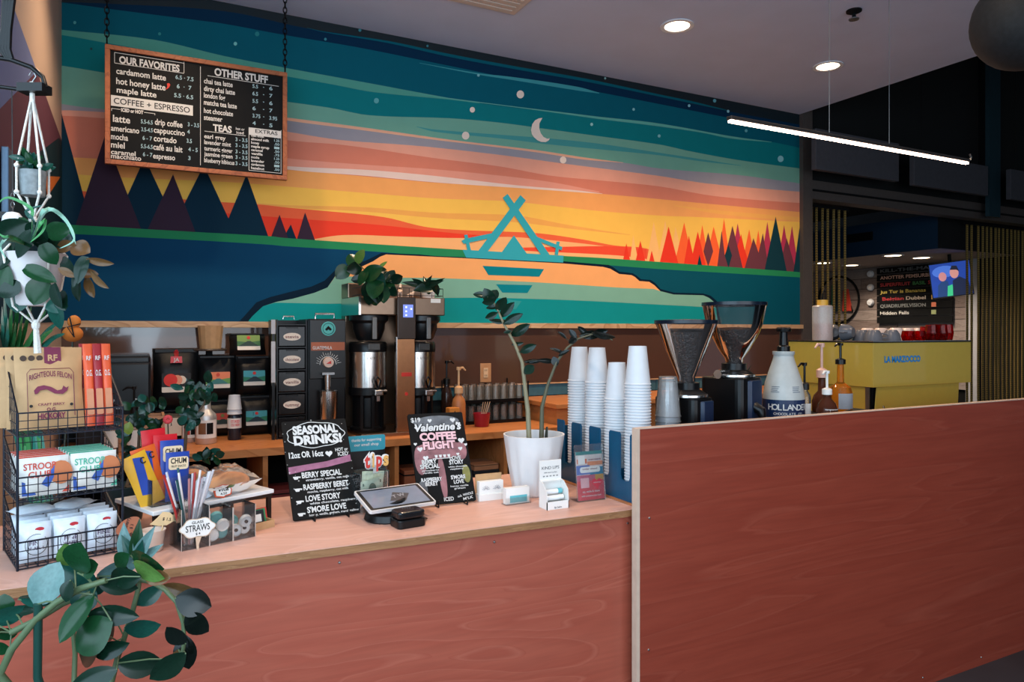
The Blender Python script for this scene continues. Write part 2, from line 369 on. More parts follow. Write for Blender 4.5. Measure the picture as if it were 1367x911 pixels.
# meadow, lake shore, lake
band((34, 122, 78), [(60, 299), (103, 301), (260, 310), (360, 315.6), (380, 318), (580, 331.5), (751, 342), (800, 344.5), (880, 350), (1075, 364)], 'meadow_stripe')
band((0, 58, 90), [(60, 311), (103, 313), (260, 321), (360, 327), (380, 329), (512, 337), (580, 343), (751, 349.7), (813, 354.5), (888, 360), (1075, 371)], 'lake_bank')
paint_obj('lake_bank', smooth_line([(800, 353.5), (888, 360), (1075, 371)]) + [(1075, 452), (800, 452)], pm((0, 72, 88)))
LK_O = [(318, 452), (327, 421), (342, 404), (360, 397), (391, 389), (415, 383), (433, 375), (448, 360), (468, 352), (486, 349), (509, 338)]
paint_obj('lake_outline', LK_O + [(560, 340), (580, 342), (751, 349), (812, 354), (818, 357), (826, 363), (844, 365), (849, 368), (855, 373), (868, 374), (874, 378), (881, 386), (899, 391), (938, 392), (948, 395), (956, 402), (962, 452)], pm((0, 26, 44)))
LK_I = [(330, 452), (337, 422), (351, 409), (370, 403), (391, 399), (420, 391), (437, 384), (448, 368), (470, 362), (498, 349), (507, 343), (515, 340)]
LK_R = [(620, 345), (751, 352), (804, 356.5), (814, 359), (826, 366), (842, 367.5), (847, 370), (853, 375.5), (866, 376.5), (873, 381), (881, 389), (899, 393.5), (938, 394.5), (946, 398), (953, 404), (958, 452)]
paint_obj('lake_water', LK_I + LK_R, pm((222, 156, 98)))
paint_obj('lake_water', [(330, 452), (337, 422), (351, 409), (370, 403), (391, 399), (420, 391), (437, 384), (447.5, 369)] + smooth_line([(450, 369), (533, 371), (583, 371.5), (712, 377), (822, 384), (872, 386)]) + [(881, 389), (899, 393.5), (938, 394.5), (946, 398), (953, 404), (958, 452)], pm((112, 160, 142)))
paint_obj('lake_water', [(330, 452), (337, 422), (351, 409), (366, 404.6)] + smooth_line([(372, 404.4), (456, 405.5), (593, 398), (734, 400), (880, 407), (955, 411)]) + [(958, 452)], pm((8, 130, 132)))
z4 = lambda pts: [(580 + x * .2196, 230 + y * .2196) for x, y in pts]
TC = (48, 152, 164)
for pts in ([(520, 140), (553, 172), (322, 482), (262, 482)], [(412, 157), (442, 133), (697, 502), (645, 502)], [(168, 472), (782, 508), (780, 550), (190, 520)], [(480, 385), (405, 490), (560, 498)],
            [(345, 372), (352, 398), (175, 436), (162, 418), (185, 405)], [(178, 382), (198, 380), (220, 478), (198, 478)], [(618, 392), (775, 456), (770, 476), (625, 418)], [(740, 422), (758, 424), (748, 504), (728, 502)]):
    paint_obj('painted_tent', z4(pts), pm(TC))
for pts in ([(290, 570), (663, 590), (635, 636), (325, 626)], [(372, 682), (593, 688), (562, 735), (410, 732)]):
    paint_obj('tent_reflection', z4(pts), pm((0, 118, 130)))
paint_obj('tent_reflection', z4([(440, 775), (527, 785), (490, 836), (465, 832)]), pm((44, 138, 138)))
CR = (226, 204, 188)
def star(px, py, r, rgb=CR): paint_obj('painted_star', circ(px, py, r, 14, r * 1.08), pm(rgb))
for a in ((694, 126.5, 5), (630, 147, 3.5), (621, 181.5, 5), (751, 214, 4.4)): star(*a)
for a in ((314, 59, 2.4, (110, 180, 176)), (343, 46, 3, (40, 120, 124)), (502, 135, 3.4, (90, 160, 160)), (434, 53, 1.8, (60, 130, 140)), (480, 41, 2, (60, 120, 130)), (638, 101, 1.8, (110, 170, 176)), (807, 105, 1.4, (120, 160, 160)), (845, 146.5, 1.8, (120, 180, 184)), (789, 166.5, 2, (140, 196, 190)),
          (953, 135, 2.2, (90, 150, 160)), (919, 141.5, 1.8, (130, 180, 190)), (971, 149, 1.8, (130, 180, 190)), (1041, 212.5, 4, (130, 186, 190)), (995, 175, 2, (90, 160, 166)), (879, 182, 2, (120, 180, 180)), (100, 31, 2, (80, 150, 150)), (213, 46, 2, (50, 130, 130)), (122, 66, 1.6, (40, 70, 70)), (570, 62, 1.5, (60, 120, 130))): star(*a)
paint_obj('painted_moon', [(580 + x * .2196, 60 + y * .2196) for x, y in ((652, 446), (630, 449), (607, 461), (590, 485), (583, 520), (588, 545), (602, 565), (622, 582), (645, 592), (672, 593), (690, 583), (698, 570), (680, 572), (660, 562), (643, 540), (633, 510), (634, 480))], pm(CR))
# slim ledge under the painting and the smoked glass splashback below it
struct('trim_2', MB().box(XL, XR, YM - 0.045, YM - 0.002, ZL - 0.035, ZL), wood('pale_ply', (214, 176, 136), (200, 158, 116), (180, 138, 98), 0.5), wall_back)
BS = mat('smoked_glass', (84, 60, 50), 0.09, var=0.05, scale=2, coat=0.5)  # base raised to brown to paint in the warm room reflection
MB().box(XL, XR, YM - 0.02, YM - 0.002, 1.125, ZL - 0.036).build('splashback', BS, wall_back)
MB().box(XL, XR, YM - 0.028, YM - 0.002, 1.117, 1.125).build('tile_trim', MATS['pale_ply'], wall_back)
TILE = mat('blue_glazed_tile', (56, 104, 122), 0.2, var=0.1)
x = XL; t_me = None
while x < XR - 0.12:
    if t_me is None:
        to = MB().box(0, 0.195, -0.016, 0, 0, 0.085).build('tile', TILE, wall_back, bevel=0.003); t_me = to
    else:
        to = t_me.copy(); COL.objects.link(to)
    to.location = (x, YM - 0.002, 1.032); x += 0.2
# painted triangles on the short left wall
def paint_left(name, pts, rgb, k=[0]):
    k[0] += 1; x = XL + 0.0006 * k[0]; P = [on_x(px, py, XL) for px, py in pts]
    mb = MB(); mb.add([(x, max(2.625, min(YM, p.y)), min(ZC, p.z)) for p in P], [tuple(range(len(P)))])
    mb.build(name, pm(rgb), wall_left)
paint_left('painted_triangle', [(-60, -160), (16, 4), (49, 95), (-60, 150)], (92, 104, 146))
paint_left('painted_triangle', [(49, 95), (83, 190), (-60, 190), (-60, 60)], (86, 52, 66))
paint_left('painted_triangle', [(-60, 184), (78, 184), (84, 193), (84, 302), (-60, 302)], (10, 40, 50))
paint_left('painted_triangle', [(60, 235), (80, 236), (62, 264)], (178, 96, 44))
paint_left('painted_triangle', [(-60, 299), (84, 299), (84, 430), (-60, 430)], (6, 44, 60))
# ceiling: register, downlights
cl = thing('ceiling_vent', 'square off-white return-air panel set in the ceiling', 'ceiling vent', (0, 0, 0))
MB().box(1.5, 2.02, 3.40, 3.90, ZC - 0.012, ZC + 0.001).build('frame', mat('vent_white', (205, 190, 178), 0.6, var=0.02), cl, bevel=0.004)
for i in range(9): MB().box(1.54, 1.98, 3.445 + i * 0.05, 3.47 + i * 0.05, ZC - 0.016, ZC - 0.011).build('slat', MATS['vent_white'], cl)
DL_E = mat('downlight_glow', (255, 226, 190), 0.5, emit=9.0, var=0)
def downlight(x, y, label, energy=125, z=ZC, vis=True):
    t = thing('recessed_downlight', label, 'ceiling light', (x, y, z), 0, 'recessed ceiling downlights')
    MB().lathe([(0.075, -0.001), (0.105, -0.001), (0.105, -0.008), (0.08, -0.008), (0.075, -0.001)], 28).build('trim_ring', WHITE, t, 40)
    MB().lathe([(0, -0.004), (0.078, -0.004)], 28).build('lens', DL_E, t)
    l = light('downlight_beam', 'SPOT', (x, y, z - 0.03), (x, y, 0), energy, WARM, spot=math.radians(128), blend=0.9, radius=0.06); return t
downlight(3.02, 3.58, 'round glowing recessed downlight nearer the middle of the ceiling')
downlight(4.46, 3.62, 'round glowing recessed downlight nearest the dark end of the ceiling')
downlight(1.58, 3.58, 'recessed downlight above the shop side of the painted tent', 105)
downlight(0.16, 3.62, 'recessed downlight above the hanging menu board', 85)
for x, tx in ((0.3, 'near the left window'), (1.9, 'over the middle of the counter'), (3.5, 'over the tall bar front')): downlight(x, 1.45, 'recessed downlight in the near row ' + tx, 66 if x < 3 else 28)
sp = thing('fire_sprinkler', 'small dark sprinkler head on the grey ceiling', 'sprinkler', on_z(1140, 14, ZC))
MB().lathe([(0, 0), (0.045, 0), (0.045, -0.008), (0.02, -0.02), (0, -0.02)], 16).build('escutcheon', BLACKM, sp, 40)
MB().tube([(0, 0, -0.018), (0, 0, -0.05)], 0.012).build('stem', BLACKM, sp, 40)
MB().lathe([(0, -0.05), (0.03, -0.05), (0.03, -0.056), (0, -0.056)], 12).build('deflector', STEEL, sp)
# ================================================================== THE BAR
ZT = 0.906
REDPLY = wood('red_stained_ply', (172, 86, 66), (166, 79, 60), (178, 94, 74), 0.38, (0.6, 0.6, 2.8), 17, 0.35, coat=0.15, distort=0.7)
REDPLY2 = wood('red_stained_ply_tall', (152, 66, 48), (145, 60, 43), (155, 71, 53), 0.36, (0.3, 0.3, 4.6), 12, 0.35, coat=0.2, distort=0.5)
PINKPLY = wood('pink_laminate_ply', (214, 164, 146), (208, 158, 140), (218, 172, 156), 0.42, (1.2, 3.0, 1.2), 7, 0.2)
PLYEDGE = wood('ply_edge', (168, 118, 76), (140, 92, 56), (186, 138, 94), 0.55, (1.5, 1.5, 60), 14, 0.6)
ORPLY = wood('orange_ply', (204, 132, 78), (196, 122, 68), (180, 108, 58), 0.4, (1.0, 3.0, 1.2), 8, 0.3)
bar = thing('front_counter', 'low red stained plywood front counter with pale pink worktop', 'counter')
# counter top: slightly skewed front edge, measured on its own height
def fy(x): return 2.005 - 0.0335 * (x + 0.29)
poly = [(-0.60, fy(-0.60)), (1.475, fy(1.475)), (1.475, 2.66), (-0.60, 2.66)]
MB().prism(poly, ZT - 0.002, ZT).build('worktop', PINKPLY, bar)
MB().prism(poly, ZT - 0.024, ZT - 0.002).build('worktop_edge', PLYEDGE, bar)
fp = [(-0.60, fy(-0.60) + 0.012), (1.475, fy(1.475) + 0.012), (1.475, fy(1.475) + 0.03), (-0.60, fy(-0.60) + 0.03)]
MB().prism(fp, 0.0, ZT - 0.024).build('front_panel', REDPLY, bar)
MB().box(-0.60, 1.45, 2.60, 2.64, 0, ZT - 0.024).build('rear_panel', BLACKM, bar)
for px, py in ((452, 750), (655, 721), (828, 695)):
    MB().lathe([(0, 0.0), (0.004, 0.0), (0.003, 0.002), (0, 0.0025)], 8, frame_m(on_y(px, py, 2.0) + Vector((0, 0, 0)), (1, 0, 0), (0, 0, 1))).build('screw', STEEL, bar).location.y = fy(on_y(px, py, 2.0).x) + 0.011 - 2.0
tb = thing('tall_bar_front', 'tall red stained plywood bar front with a bare pale end', 'bar')
YP = 1.905; ZP = 1.18
MB().box(1.450, 4.6, YP, YP + 0.02, 0, ZP - 0.001).build('front_panel', REDPLY2, tb)
MB().box(1.437, 1.4505, YP - 0.001, YP + 0.024, 0, ZP).build('edge_band', mat('pale_edge_band', (206, 178, 158), 0.5), tb)
MB().box(1.4505, 4.6, YP - 0.001, YP + 0.022, ZP - 0.003, ZP + 0.001).build('top_edge', MATS['pale_edge_band'], tb)
for px, py in ((867, 692), (866, 868), (1310, 878), (1232, 905)):
    MB().lathe([(0, 0.0), (0.004, 0.0), (0.003, 0.002), (0, 0.0025)], 8, frame_m(on_y(px, py, YP), (1, 0, 0), (0, 0, 1))).build('screw', STEEL, tb)
rc = thing('rear_worktop', 'plywood worktop behind the tall bar front under the machines', 'counter')
MB().prism([(1.48, YP + 0.024), (4.6, YP + 0.024), (4.6, 3.0), (3.05, 3.0), (3.05, 2.66), (1.48, 2.66)], 0.86, ZT).build('worktop', ORPLY, rc)
MB().box(1.5, 4.58, 2.60, 2.64, 0, 0.86).build('rear_panel', BLACKM, rc)
# back counter under the painting: worktop on open shelving
bc = thing('back_counter', 'orange plywood back counter with open shelves under the painting', 'counter')
YB = 3.84; XB = 2.61
MB().prism([(XL + 0.01, YB), (XB + 0.3, YB), (XB + 0.3, YB + 0.1), (XB - 0.27, YB + 0.1), (XB - 0.27, YM - 0.03), (XL + 0.01, YM - 0.03)], ZT - 0.045, ZT - 0.006).build('worktop', ORPLY, bc)
MB().box(XL + 0.01, XB - 0.27, YB + 0.02, YM - 0.04, 0.52, 0.545).build('shelf', ORPLY, bc)
MB().box(XL + 0.01, XB - 0.27, YB + 0.02, YM - 0.04, 0.08, 0.11).build('shelf', ORPLY, bc)
MB().box(XL + 0.01, XB - 0.27, YM - 0.05, YM - 0.03, 0.0, ZT - 0.045).build('back_panel', BLACKM, bc)
for x in (XL + 0.02, 0.55, 1.25, 1.93, XB - 0.295):
    MB().box(x, x + 0.025, YB + 0.02, YM - 0.05, 0, ZT - 0.045).build('upright', ORPLY, bc)
rb = thing('raised_cabinet', 'wooden cabinet standing higher than the back counter below blue tiles', 'cabinet')
MB().box(XB - 0.24, XR - 0.02, YB + 0.14, YM - 0.022, 0.0, 1.0).build('body', ORPLY, rb)
MB().box(XB - 0.26, XR - 0.02, YB + 0.11, YM - 0.022, 1.0, 1.03).build('top', ORPLY, rb, bevel=0.003)
# ================================================================== BEYOND THE BAR: opening with rope screens, the next room
DARK = mat('black_open_ceiling', (12, 14, 15), 0.8, var=0.1)
GREYP = mat('charcoal_felt', (66, 66, 72), 0.9, var=0.08)
struct('wall_back_upper', MB().box(XR + 0.12, 13, YM + 0.02, YM + 0.14, 2.86, 4.7), DARK)
struct('trim_3', MB().box(XR + 0.12, 13, YM - 0.03, YM + 0.1, 2.69, 2.86), mat('bronze_steel', (52, 48, 47)), bevel=0.004)
struct('trim_4', MB().box(XR + 0.12, 13, YM - 0.05, YM - 0.03, 2.76, 2.775), BLACKM)
struct('ceiling_open', MB().box(XR, 13, -3.6, 13, 4.7, 4.8), DARK)
struct('ceiling_side', MB().box(XR - 0.012, XR, -3.6, YM - 0.05, ZC + 0.001, 4.7), DARK)
struct('wall_right', MB().box(12.9, 13.0, -3.6, 13, 0, 4.7), mat('dark_side_paint', (44, 44, 46), 0.8))
# hanging acoustic panels before the black bulkhead
for (x0, x1, yt, yb, lab) in ((1086, 1197, 172, 243, 'dark grey acoustic panel hung nearest the painted wall'), (1217, 1316, 205, 262, 'dark grey acoustic panel hung just left of the blue steel post'), (1346, 1420, 226, 277, 'dark grey acoustic panel cut off by the right edge')):
    a = on_y(x0, 300, 4.3); b = on_y(x1, 300, 4.3); zt = on_y(x0, yt, 4.3).z; zb = on_y(x1, yb, 4.3).z
    t = thing('acoustic_panel', lab, 'acoustic panel', (a.x, 4.3, zb), 0, 'dark hanging acoustic panels')
    MB().box(0, b.x - a.x, -0.025, 0.025, 0, zt - zb).build('panel', GREYP, t, bevel=0.006)
    for fx in (0.12, 0.88): MB().tube([((b.x - a.x) * fx, 0, zt - zb), ((b.x - a.x) * fx, 0, 4.7 - zb)], 0.004).build('hanger', BLACKM, t)
a = on_y(1318, 250, 4.42); b = on_y(1333, 250, 4.42)
struct('column', MB().box(a.x, b.x, 4.40, 4.44, 2.7, 4.7), mat('teal_steel', (44, 70, 80), 0.4, 0.4))
# far wall of the next room, faces the shop along X
XF = 9.25
wf = struct('wall_far', MB().box(XF + 0.02, XF + 0.15, 4.75, 13, 0, 2.4), BLACKM)
PLK = [wood('grey_board_%d' % i, c, tuple(v - 10 for v in c), tuple(v - 26 for v in c), 0.6, (2, 1.0, 9), 6, 0.5) for i, c in enumerate(((150, 134, 126), (138, 122, 114), (160, 146, 138)))]
plk = [MB().box(-0.02, 0, 0.003, 0.997, 0.003, 0.147).build('plank', m, wf) for m in PLK]
for o in plk: o.location = (XF + 0.02, 4.75, 0.75)
rr = random.Random(3)
for r_ in range(11):
    y = 5.44 - rr.random() * 0.8
    z = 0.75 + 0.15 * r_
    while y < 11.5:
        o = plk[rr.randrange(3)].copy(); COL.objects.link(o); L_ = 1.2 + rr.random() * 0.9
        y0 = max(y, 5.44); y1 = min(y + L_, 11.5)
        o.location = (XF + 0.02 - rr.random() * 0.004, y0, z); o.scale = (1, y1 - y0, 1); y += L_
for o in plk: o.hide_render = True; bpy.data.objects.remove(o)
struct('wall_far_end', MB().box(XF - 0.03, XF + 0.02, 5.30, 5.44, 0, 2.4), mat('pale_wall', (176, 176, 180), 0.7))
struct('ceiling_soffit', MB().box(7.74, 12, 4.85, 12, 2.40, 2.46), mat('soffit_paint', (186, 174, 166), 0.8))
struct('ceiling_bulkhead', MB().box(7.70, 7.74, 4.84, 12, 2.40, 2.78), mat('deep_blue_paint', (16, 46, 70), 0.6))
struct('ceiling_far', MB().box(XR + 0.3, 7.70, YM + 0.2, 12, 2.90, 3.0), DARK)
struct('ceiling_bulkhead_end', MB().box(7.70, 12, 4.80, 4.84, 2.40, 2.9), DARK)
struct('wall_far_left', MB().box(XR - 0.1, XR, YM + 0.2, 13, 0, 3.0), DARK)
struct('wall_far_back', MB().box(XR, 12, 12, 12.1, 0, 3.0), mat('dark_side_paint', (44, 44, 46)))
gr = thing('air_register', 'small black register on the deep blue bulkhead', 'register', on_x(1148, 317, 7.69))
MB().box(-0.006, 0.006, -0.17, 0.17, -0.05, 0.05).build('frame', BLACKM, gr)
for i in range(4): MB().box(-0.011, -0.005, -0.15, 0.15, -0.04 + i * 0.022, -0.03 + i * 0.022).build('slat', BLACK, gr)
# small downlights under the soffit
for i, (px, py, tx) in enumerate(((1098, 351, 'leftmost, behind the thin ropes'), (1136, 354, 'above the round sign'), (1192, 341, 'above the tap list'), (1230, 344, 'nearest the television'))):
    q = on_z(px, py, 2.4)
    t = thing('soffit_downlight', 'small round lit soffit downlight, ' + tx, 'ceiling light', q, 0, 'downlights in the next room')
    MB().lathe([(0.09, 0), (0.12, 0), (0.12, -0.008), (0.09, -0.008)], 20).build('trim_ring', WHITE, t)
    MB().lathe([(0, -0.004), (0.10, -0.004)], 20).build('lens', DL_E, t)
    light('soffit_beam', 'SPOT', q - Vector((0, 0, 0.03)), q - Vector((0, 0, 2)), 62, (1, 0.82, 0.66), spot=math.radians(140), blend=0.8, radius=0.05)
# round painted sign
sg = on_x(1118.5, 398, XF - 0.03)
sm = frame_m(sg, (0, -1, 0), (0, 0, 1))
kk = 0.2635
def zz(x, y): q = on_x(1050 + x * kk, 220 + y * kk, XF - 0.03); return (-(q.y - sg.y), q.z - sg.z)
s_ = thing('round_sign', 'round line sign with green and red tree shapes on board wall', 'sign')
cy = zz(262, 685); rad = abs(zz(362, 685)[0] - zz(160, 685)[0]) / 2
pts = [sm @ Vector((cy[0] + rad * math.cos(2 * PI * i / 40), cy[1] + rad * math.sin(2 * PI * i / 40), 0)) for i in range(41)]
MB().tube(pts, 0.016, 6).build('ring', BLACKM, s_, 40)
for nm, cl_, pl in (('red_tree', (214, 70, 52), ((290, 640), (312, 630), (332, 742), (285, 742))), ('green_tree', (40, 120, 96), ((232, 610), (245, 740), (228, 745))), ('dark_tree', (30, 50, 56), ((258, 590), (272, 745), (248, 745)))):
    MB().prism([zz(*p) for p in pl], -0.01, 0.012, sm).build(nm, mat('sign_' + nm, cl_, 0.6), s_)
MB().tube([sm @ Vector((*zz(295, 630), 0)), sm @ Vector((*zz(335, 745), 0))], 0.010, 5).build('outline', BLACKM, s_)
for i, (py, tx) in enumerate(((366, 'top'), (384, 'middle'), (404, 'lowest'))):
    q = on_x(1162, py, XF - 0.03)
    t = thing('wall_disc', tx + ' of three round white discs beside the tap list', 'wall disc', q, 0, 'white wall discs')
    MB().lathe([(0, 0.03), (0.04, 0.025), (0.05, 0.005), (0.05, -0.01), (0, -0.01)], 18, frame_m((0, 0, 0), (0, -1, 0), (0, 0, 1))).build('disc', WHITE, t, 50)
    MB().lathe([(0.0, 0.031), (0.012, 0.031), (0.012, 0.036), (0, 0.036)], 10, frame_m((0, 0, 0), (0, -1, 0), (0, 0, 1))).build('hub', CARD, t)
# list of taps: slats with hand lettering
tl = thing('tap_list', 'black slatted list of drafts lettered in mixed colours', 'sign board')
a = on_x(1171, 360, XF - 0.05); b = on_x(1272, 360, XF - 0.05); WT = abs(a.y - b.y); TM = frame_m((XF - 0.05, a.y, 0), (0, -1, 0), (0, 0, 1))
ztop = on_x(1171, 358, XF - 0.05).z; zbot = 1.62 - 0.02
rows = [(("KILL-THE-MAP", (110, 112, 112), 0.05, 0.72),), (("ANOTTER PEMSURBEITZ", (222, 178, 158), 0.05, 0.80),), (("SUPERFRUIT", (190, 60, 66), 0.05, 0.42), ("BASIL", (70, 140, 80), 0.5, 0.17), ("SOUR", (200, 60, 66), 0.7, 0.15)), (("Jus Tur is Bananas", (214, 190, 90), 0.05, 0.62),),
        (("Belgian", (190, 54, 60), 0.08, 0.3), ("Dubbel", (216, 200, 180), 0.41, 0.26)), (("QUADRUPELVISION", (130, 132, 130), 0.05, 0.62),), (("Hidden Falls", (216, 214, 206), 0.05, 0.4),)]
rh = (ztop - zbot) / 8.0
for i in range(8):
    z0 = ztop - (i + 1) * rh
    MB().box(0, WT, z0 + 0.006, z0 + rh - 0.004, -0.012, 0.008, TM).build('slat', SLATE, tl)
    if i < 7:
        for (s, c, x, wd) in rows[i]:
            mb = MB(); text(mb, s, TM, x * WT, z0 + rh * 0.28, wd * WT, rh * 0.46, 0.02, z=0.0095); mb.build('lettering', mat('tap_ink_%d_%d' % (i, int(x * 100)), c, 0.7, var=0), tl)['kind'] = 'stuff'
    if i in (4, 5, 6): MB().box(WT * 0.74, WT * 0.80, z0 + 0.02, z0 + rh - 0.02, 0.008, 0.0095, TM).build('badge', mat('badge_%d' % i, ((222, 170, 80), (210, 120, 90), (150, 160, 110))[i - 4], 0.7), tl)
# television
TVD = 8.3
c0, c1, c2, c3 = at_d(1238, 355, TVD + .1), at_d(1291, 347, TVD - .1), at_d(1297, 393, TVD - .15), at_d(1246, 398, TVD + .05)
tv = thing('television', 'wall television tilted down showing two people against blue', 'television')
rv = (c1 - c0); rv.z *= 0.9; uv = (c0 - c3); VM = frame_m(c3, rv, uv - rv.normalized() * uv.dot(rv.normalized())); TW = rv.length; TH_ = uv.length
MB().box(-0.01, TW + 0.01, -0.01, TH_ + 0.01, -0.06, -0.004, VM).build('housing', BLACK, tv)
def scr(nm, pts, rgb, z, e=0.9): MB().prism([(p[0] * TW, p[1] * TH_) for p in pts], z - 0.0006, z, VM).build(nm, mat('screen_%s_%d' % (nm, int(z * 1e5)), rgb, 0.4, emit=e, var=0.1, scale=12), tv)
scr('picture', rrect(0, 1, 0, 1, 0.01), (28, 62, 150), 0.0)
scr('picture_glow', circ(0.35, 0.75, 0.3, 16, 0.18), (70, 110, 200), 0.001)
scr('figure', [(0.12, 0), (0.16, 0.35), (0.3, 0.5), (0.42, 0.45), (0.46, 0)], (30, 60, 110), 0.002)
scr('figure', circ(0.30, 0.60, 0.10, 14, 0.14), (196, 130, 130), 0.003)
scr('figure', [(0.36, 0), (0.4, 0.3), (0.52, 0.34), (0.55, 0)], (60, 190, 130), 0.004)
scr('figure', [(0.5, 0), (0.54, 0.45), (0.72, 0.55), (0.92, 0.4), (0.97, 0)], (22, 30, 60), 0.005)
scr('figure', circ(0.60, 0.68, 0.11, 14, 0.17), (206, 140, 130), 0.006)
scr('figure', [(0.5, 0.78), (0.56, 0.9), (0.68, 0.88), (0.73, 0.7), (0.66, 0.76)], (24, 24, 40), 0.007)
MB().tube([VM @ Vector((TW / 2, TH_ * 0.6, -0.06)), VM @ Vector((TW / 2, TH_ * 0.6, -0.2)), (VM @ Vector((TW / 2, TH_, -0.2))) + Vector((0, 0, 2.4)) * 0.12], 0.02).build('bracket', BLACKM, tv)
q0 = on_y(1077, 275, 6.2); q1 = on_y(1107, 269, 6.2)
t = thing('tube_light', 'short white tube light seen through the opening above the ropes', 'light', (0, 0, 0))
MB().tube([q0, q1], 0.02, 8).build('tube', mat('tube_glow', (255, 236, 214), 0.5, emit=8, var=0), t)
MB().tube([q0 + Vector((0, 0, 0.035)), q1 + Vector((0, 0, 0.035))], 0.018, 6).build('housing', WHITE, t)
for q in (q0, q1): MB().tube([q + Vector((0, 0, 0.035)), Vector((q.x, q.y, 2.9))], 0.003).build('hanger', BLACKM, t)
# rope screens hanging in the opening
def rope_mat():
    m = mat('striped_rope', (170, 140, 60), 0.85, var=0); nt = m.node_tree; N = nt.nodes; L = nt.links
    tc = N.new('ShaderNodeTexCoord'); wv = N.new('ShaderNodeTexWave'); wv.wave_type = 'BANDS'; wv.bands_direction = 'DIAGONAL'; wv.inputs['Scale'].default_value = 26
    r = N.new('ShaderNodeValToRGB'); r.color_ramp.elements[0].color = (0.05, 0.04, 0.02, 1); r.color_ramp.elements[1].color = (lin(142), lin(114), lin(50), 1); r.color_ramp.elements[0].position = 0.2; r.color_ramp.elements[1].position = 0.5
    L.new(tc.outputs['Object'], wv.inputs['Vector']); L.new(wv.outputs['Fac'], r.inputs['Fac']); L.new(r.outputs['Color'], N['Principled BSDF'].inputs['Base Color']); return m
ROPE = rope_mat()
rope_me = None
def rope_screen(label, pxs):
    global rope_me
    t = thing('rope_screen', label, 'rope screen', (0, 0, 0), 0, 'rope screens')
    X0 = on_y(pxs[0], 300, YM + 0.16).x; X1 = on_y(pxs[-1], 300, YM + 0.16).x
    MB().box(X0 - 0.04, X1 + 0.04, YM + 0.145, YM + 0.175, 2.66, 2.685).build('top_rail', BLACKM, t)
    MB().box(X0 - 0.04, X1 + 0.04, YM + 0.145, YM + 0.175, 0.0, 0.03).build('floor_rail', BLACKM, t)
    for px in pxs:
        if rope_me is None:
            pts = [(0.0025 * math.sin(i), 0, 0.03 + i * 0.2192) for i in range(13)]
            o = MB().tube(pts, 0.0125, 6).build('rope', ROPE, t, 60); rope_me = o
        else: o = rope_me.copy(); COL.objects.link(o); o.parent = t
        o.location = (on_y(px, 300, YM + 0.16).x, YM + 0.16, 0)
rope_screen('seven thin striped yellow ropes strung beside the dark post', (1083.5, 1090, 1098, 1105, 1113, 1120, 1128))
rope_screen('dense row of striped yellow ropes at the right edge', (1291, 1297, 1306, 1312, 1317.5, 1323, 1329, 1333.5, 1339, 1344.6, 1350, 1355, 1359.6, 1365, 1371, 1377, 1384))
# ------------------------------------------------------------------ linear pendant over the bar
ZLN = 2.35; a = on_z(979, 160, ZLN); b = on_z(1285, 220, ZLN); YLN = (a.y + b.y) / 2; a.y = b.y = YLN
lp = thing('linear_pendant', 'long thin glowing linear pendant light hung over the bar', 'pendant light')
MB().box(a.x, b.x, YLN - 0.014, YLN + 0.014, ZLN + 0.006, ZLN + 0.022).build('housing', mat('pendant_aluminium', (60, 58, 58), 0.4, 0.6), lp, bevel=0.003)
MB().box(a.x + 0.004, b.x - 0.004, YLN - 0.008, YLN + 0.008, ZLN - 0.003, ZLN + 0.006).build('diffuser', mat('pendant_glow', (255, 214, 190), 0.5, emit=20, var=0), lp)
for px in (1107, 1187):
    X = on_y(px, 200, YLN).x; MB().tube([(X, YLN, ZLN + 0.03), (X, YLN, ZC)], 0.0016, 5).build('cable', STEEL, lp)
    MB().lathe([(0, 0), (0.02, 0), (0.02, -0.015), (0, -0.02)], 12, Matrix.Translation((X, YLN, ZC))).build('canopy', WHITE, lp)
X = b.x + 0.02; MB().tube([(X - 0.03, YLN, ZLN + 0.02), (X, YLN, ZLN + 0.02), (X + 0.012, YLN, ZLN + 0.035), (X, YLN, ZLN + 0.05)], 0.005).build('end_hook', STEEL, lp)
q = at_d(1368, 28, 2.6)
t = thing('pendant_shade', 'big round matte black hanging shade cut by the top right corner', 'pendant light', q)
R_ = 0.172
MB().lathe([(R_ * math.sin(PI * i / 20), -R_ * math.cos(PI * i / 20)) for i in range(0, 19)], 36).build('shade', mat('black_shade', (20, 22, 24), 0.75, var=0.35, scale=60), t, 60)
MB().lathe([(0, 0.19), (0.03, 0.19), (0.035, 0.16), (0.03, 0.155)], 16).build('cap', BLACK, t, 50)
MB().tube([(0, 0, 0.18), (0, 0, ZC - q.z)], 0.004).build('cord', BLACK, t)
# ------------------------------------------------------------------ hanging menu board
YMB = 4.25; XA, XBd = on_y(140, 60, YMB).x, on_y(383, 60, YMB).x
zt_ = (on_y(140, 60, YMB).z + on_y(383, 97, YMB).z) / 2; zb_ = (on_y(143, 219, YMB).z + on_y(383, 241, YMB).z) / 2
mbd = thing('hanging_menu_board', 'black hand-lettered menu board in a thin orange wood frame on chains', 'menu board')
FW = wood('oak_frame', (176, 100, 56), (164, 90, 48), (140, 74, 38), 0.5, (8, 8, 8), 5, 0.4)
fw = 0.024
MB().box(XA + fw, XBd - fw, YMB, YMB + 0.015, zb_ + fw, zt_ - fw).build('slate', SLATE, mbd)
for (x0, x1, z0, z1) in ((XA, XBd, zt_ - fw, zt_), (XA, XBd, zb_, zb_ + fw), (XA, XA + fw, zb_ + fw, zt_ - fw), (XBd - fw, XBd, zb_ + fw, zt_ - fw)):
    MB().box(x0, x1, YMB - 0.012, YMB + 0.02, z0, z1).build('frame_rail', FW, mbd, bevel=0.002)
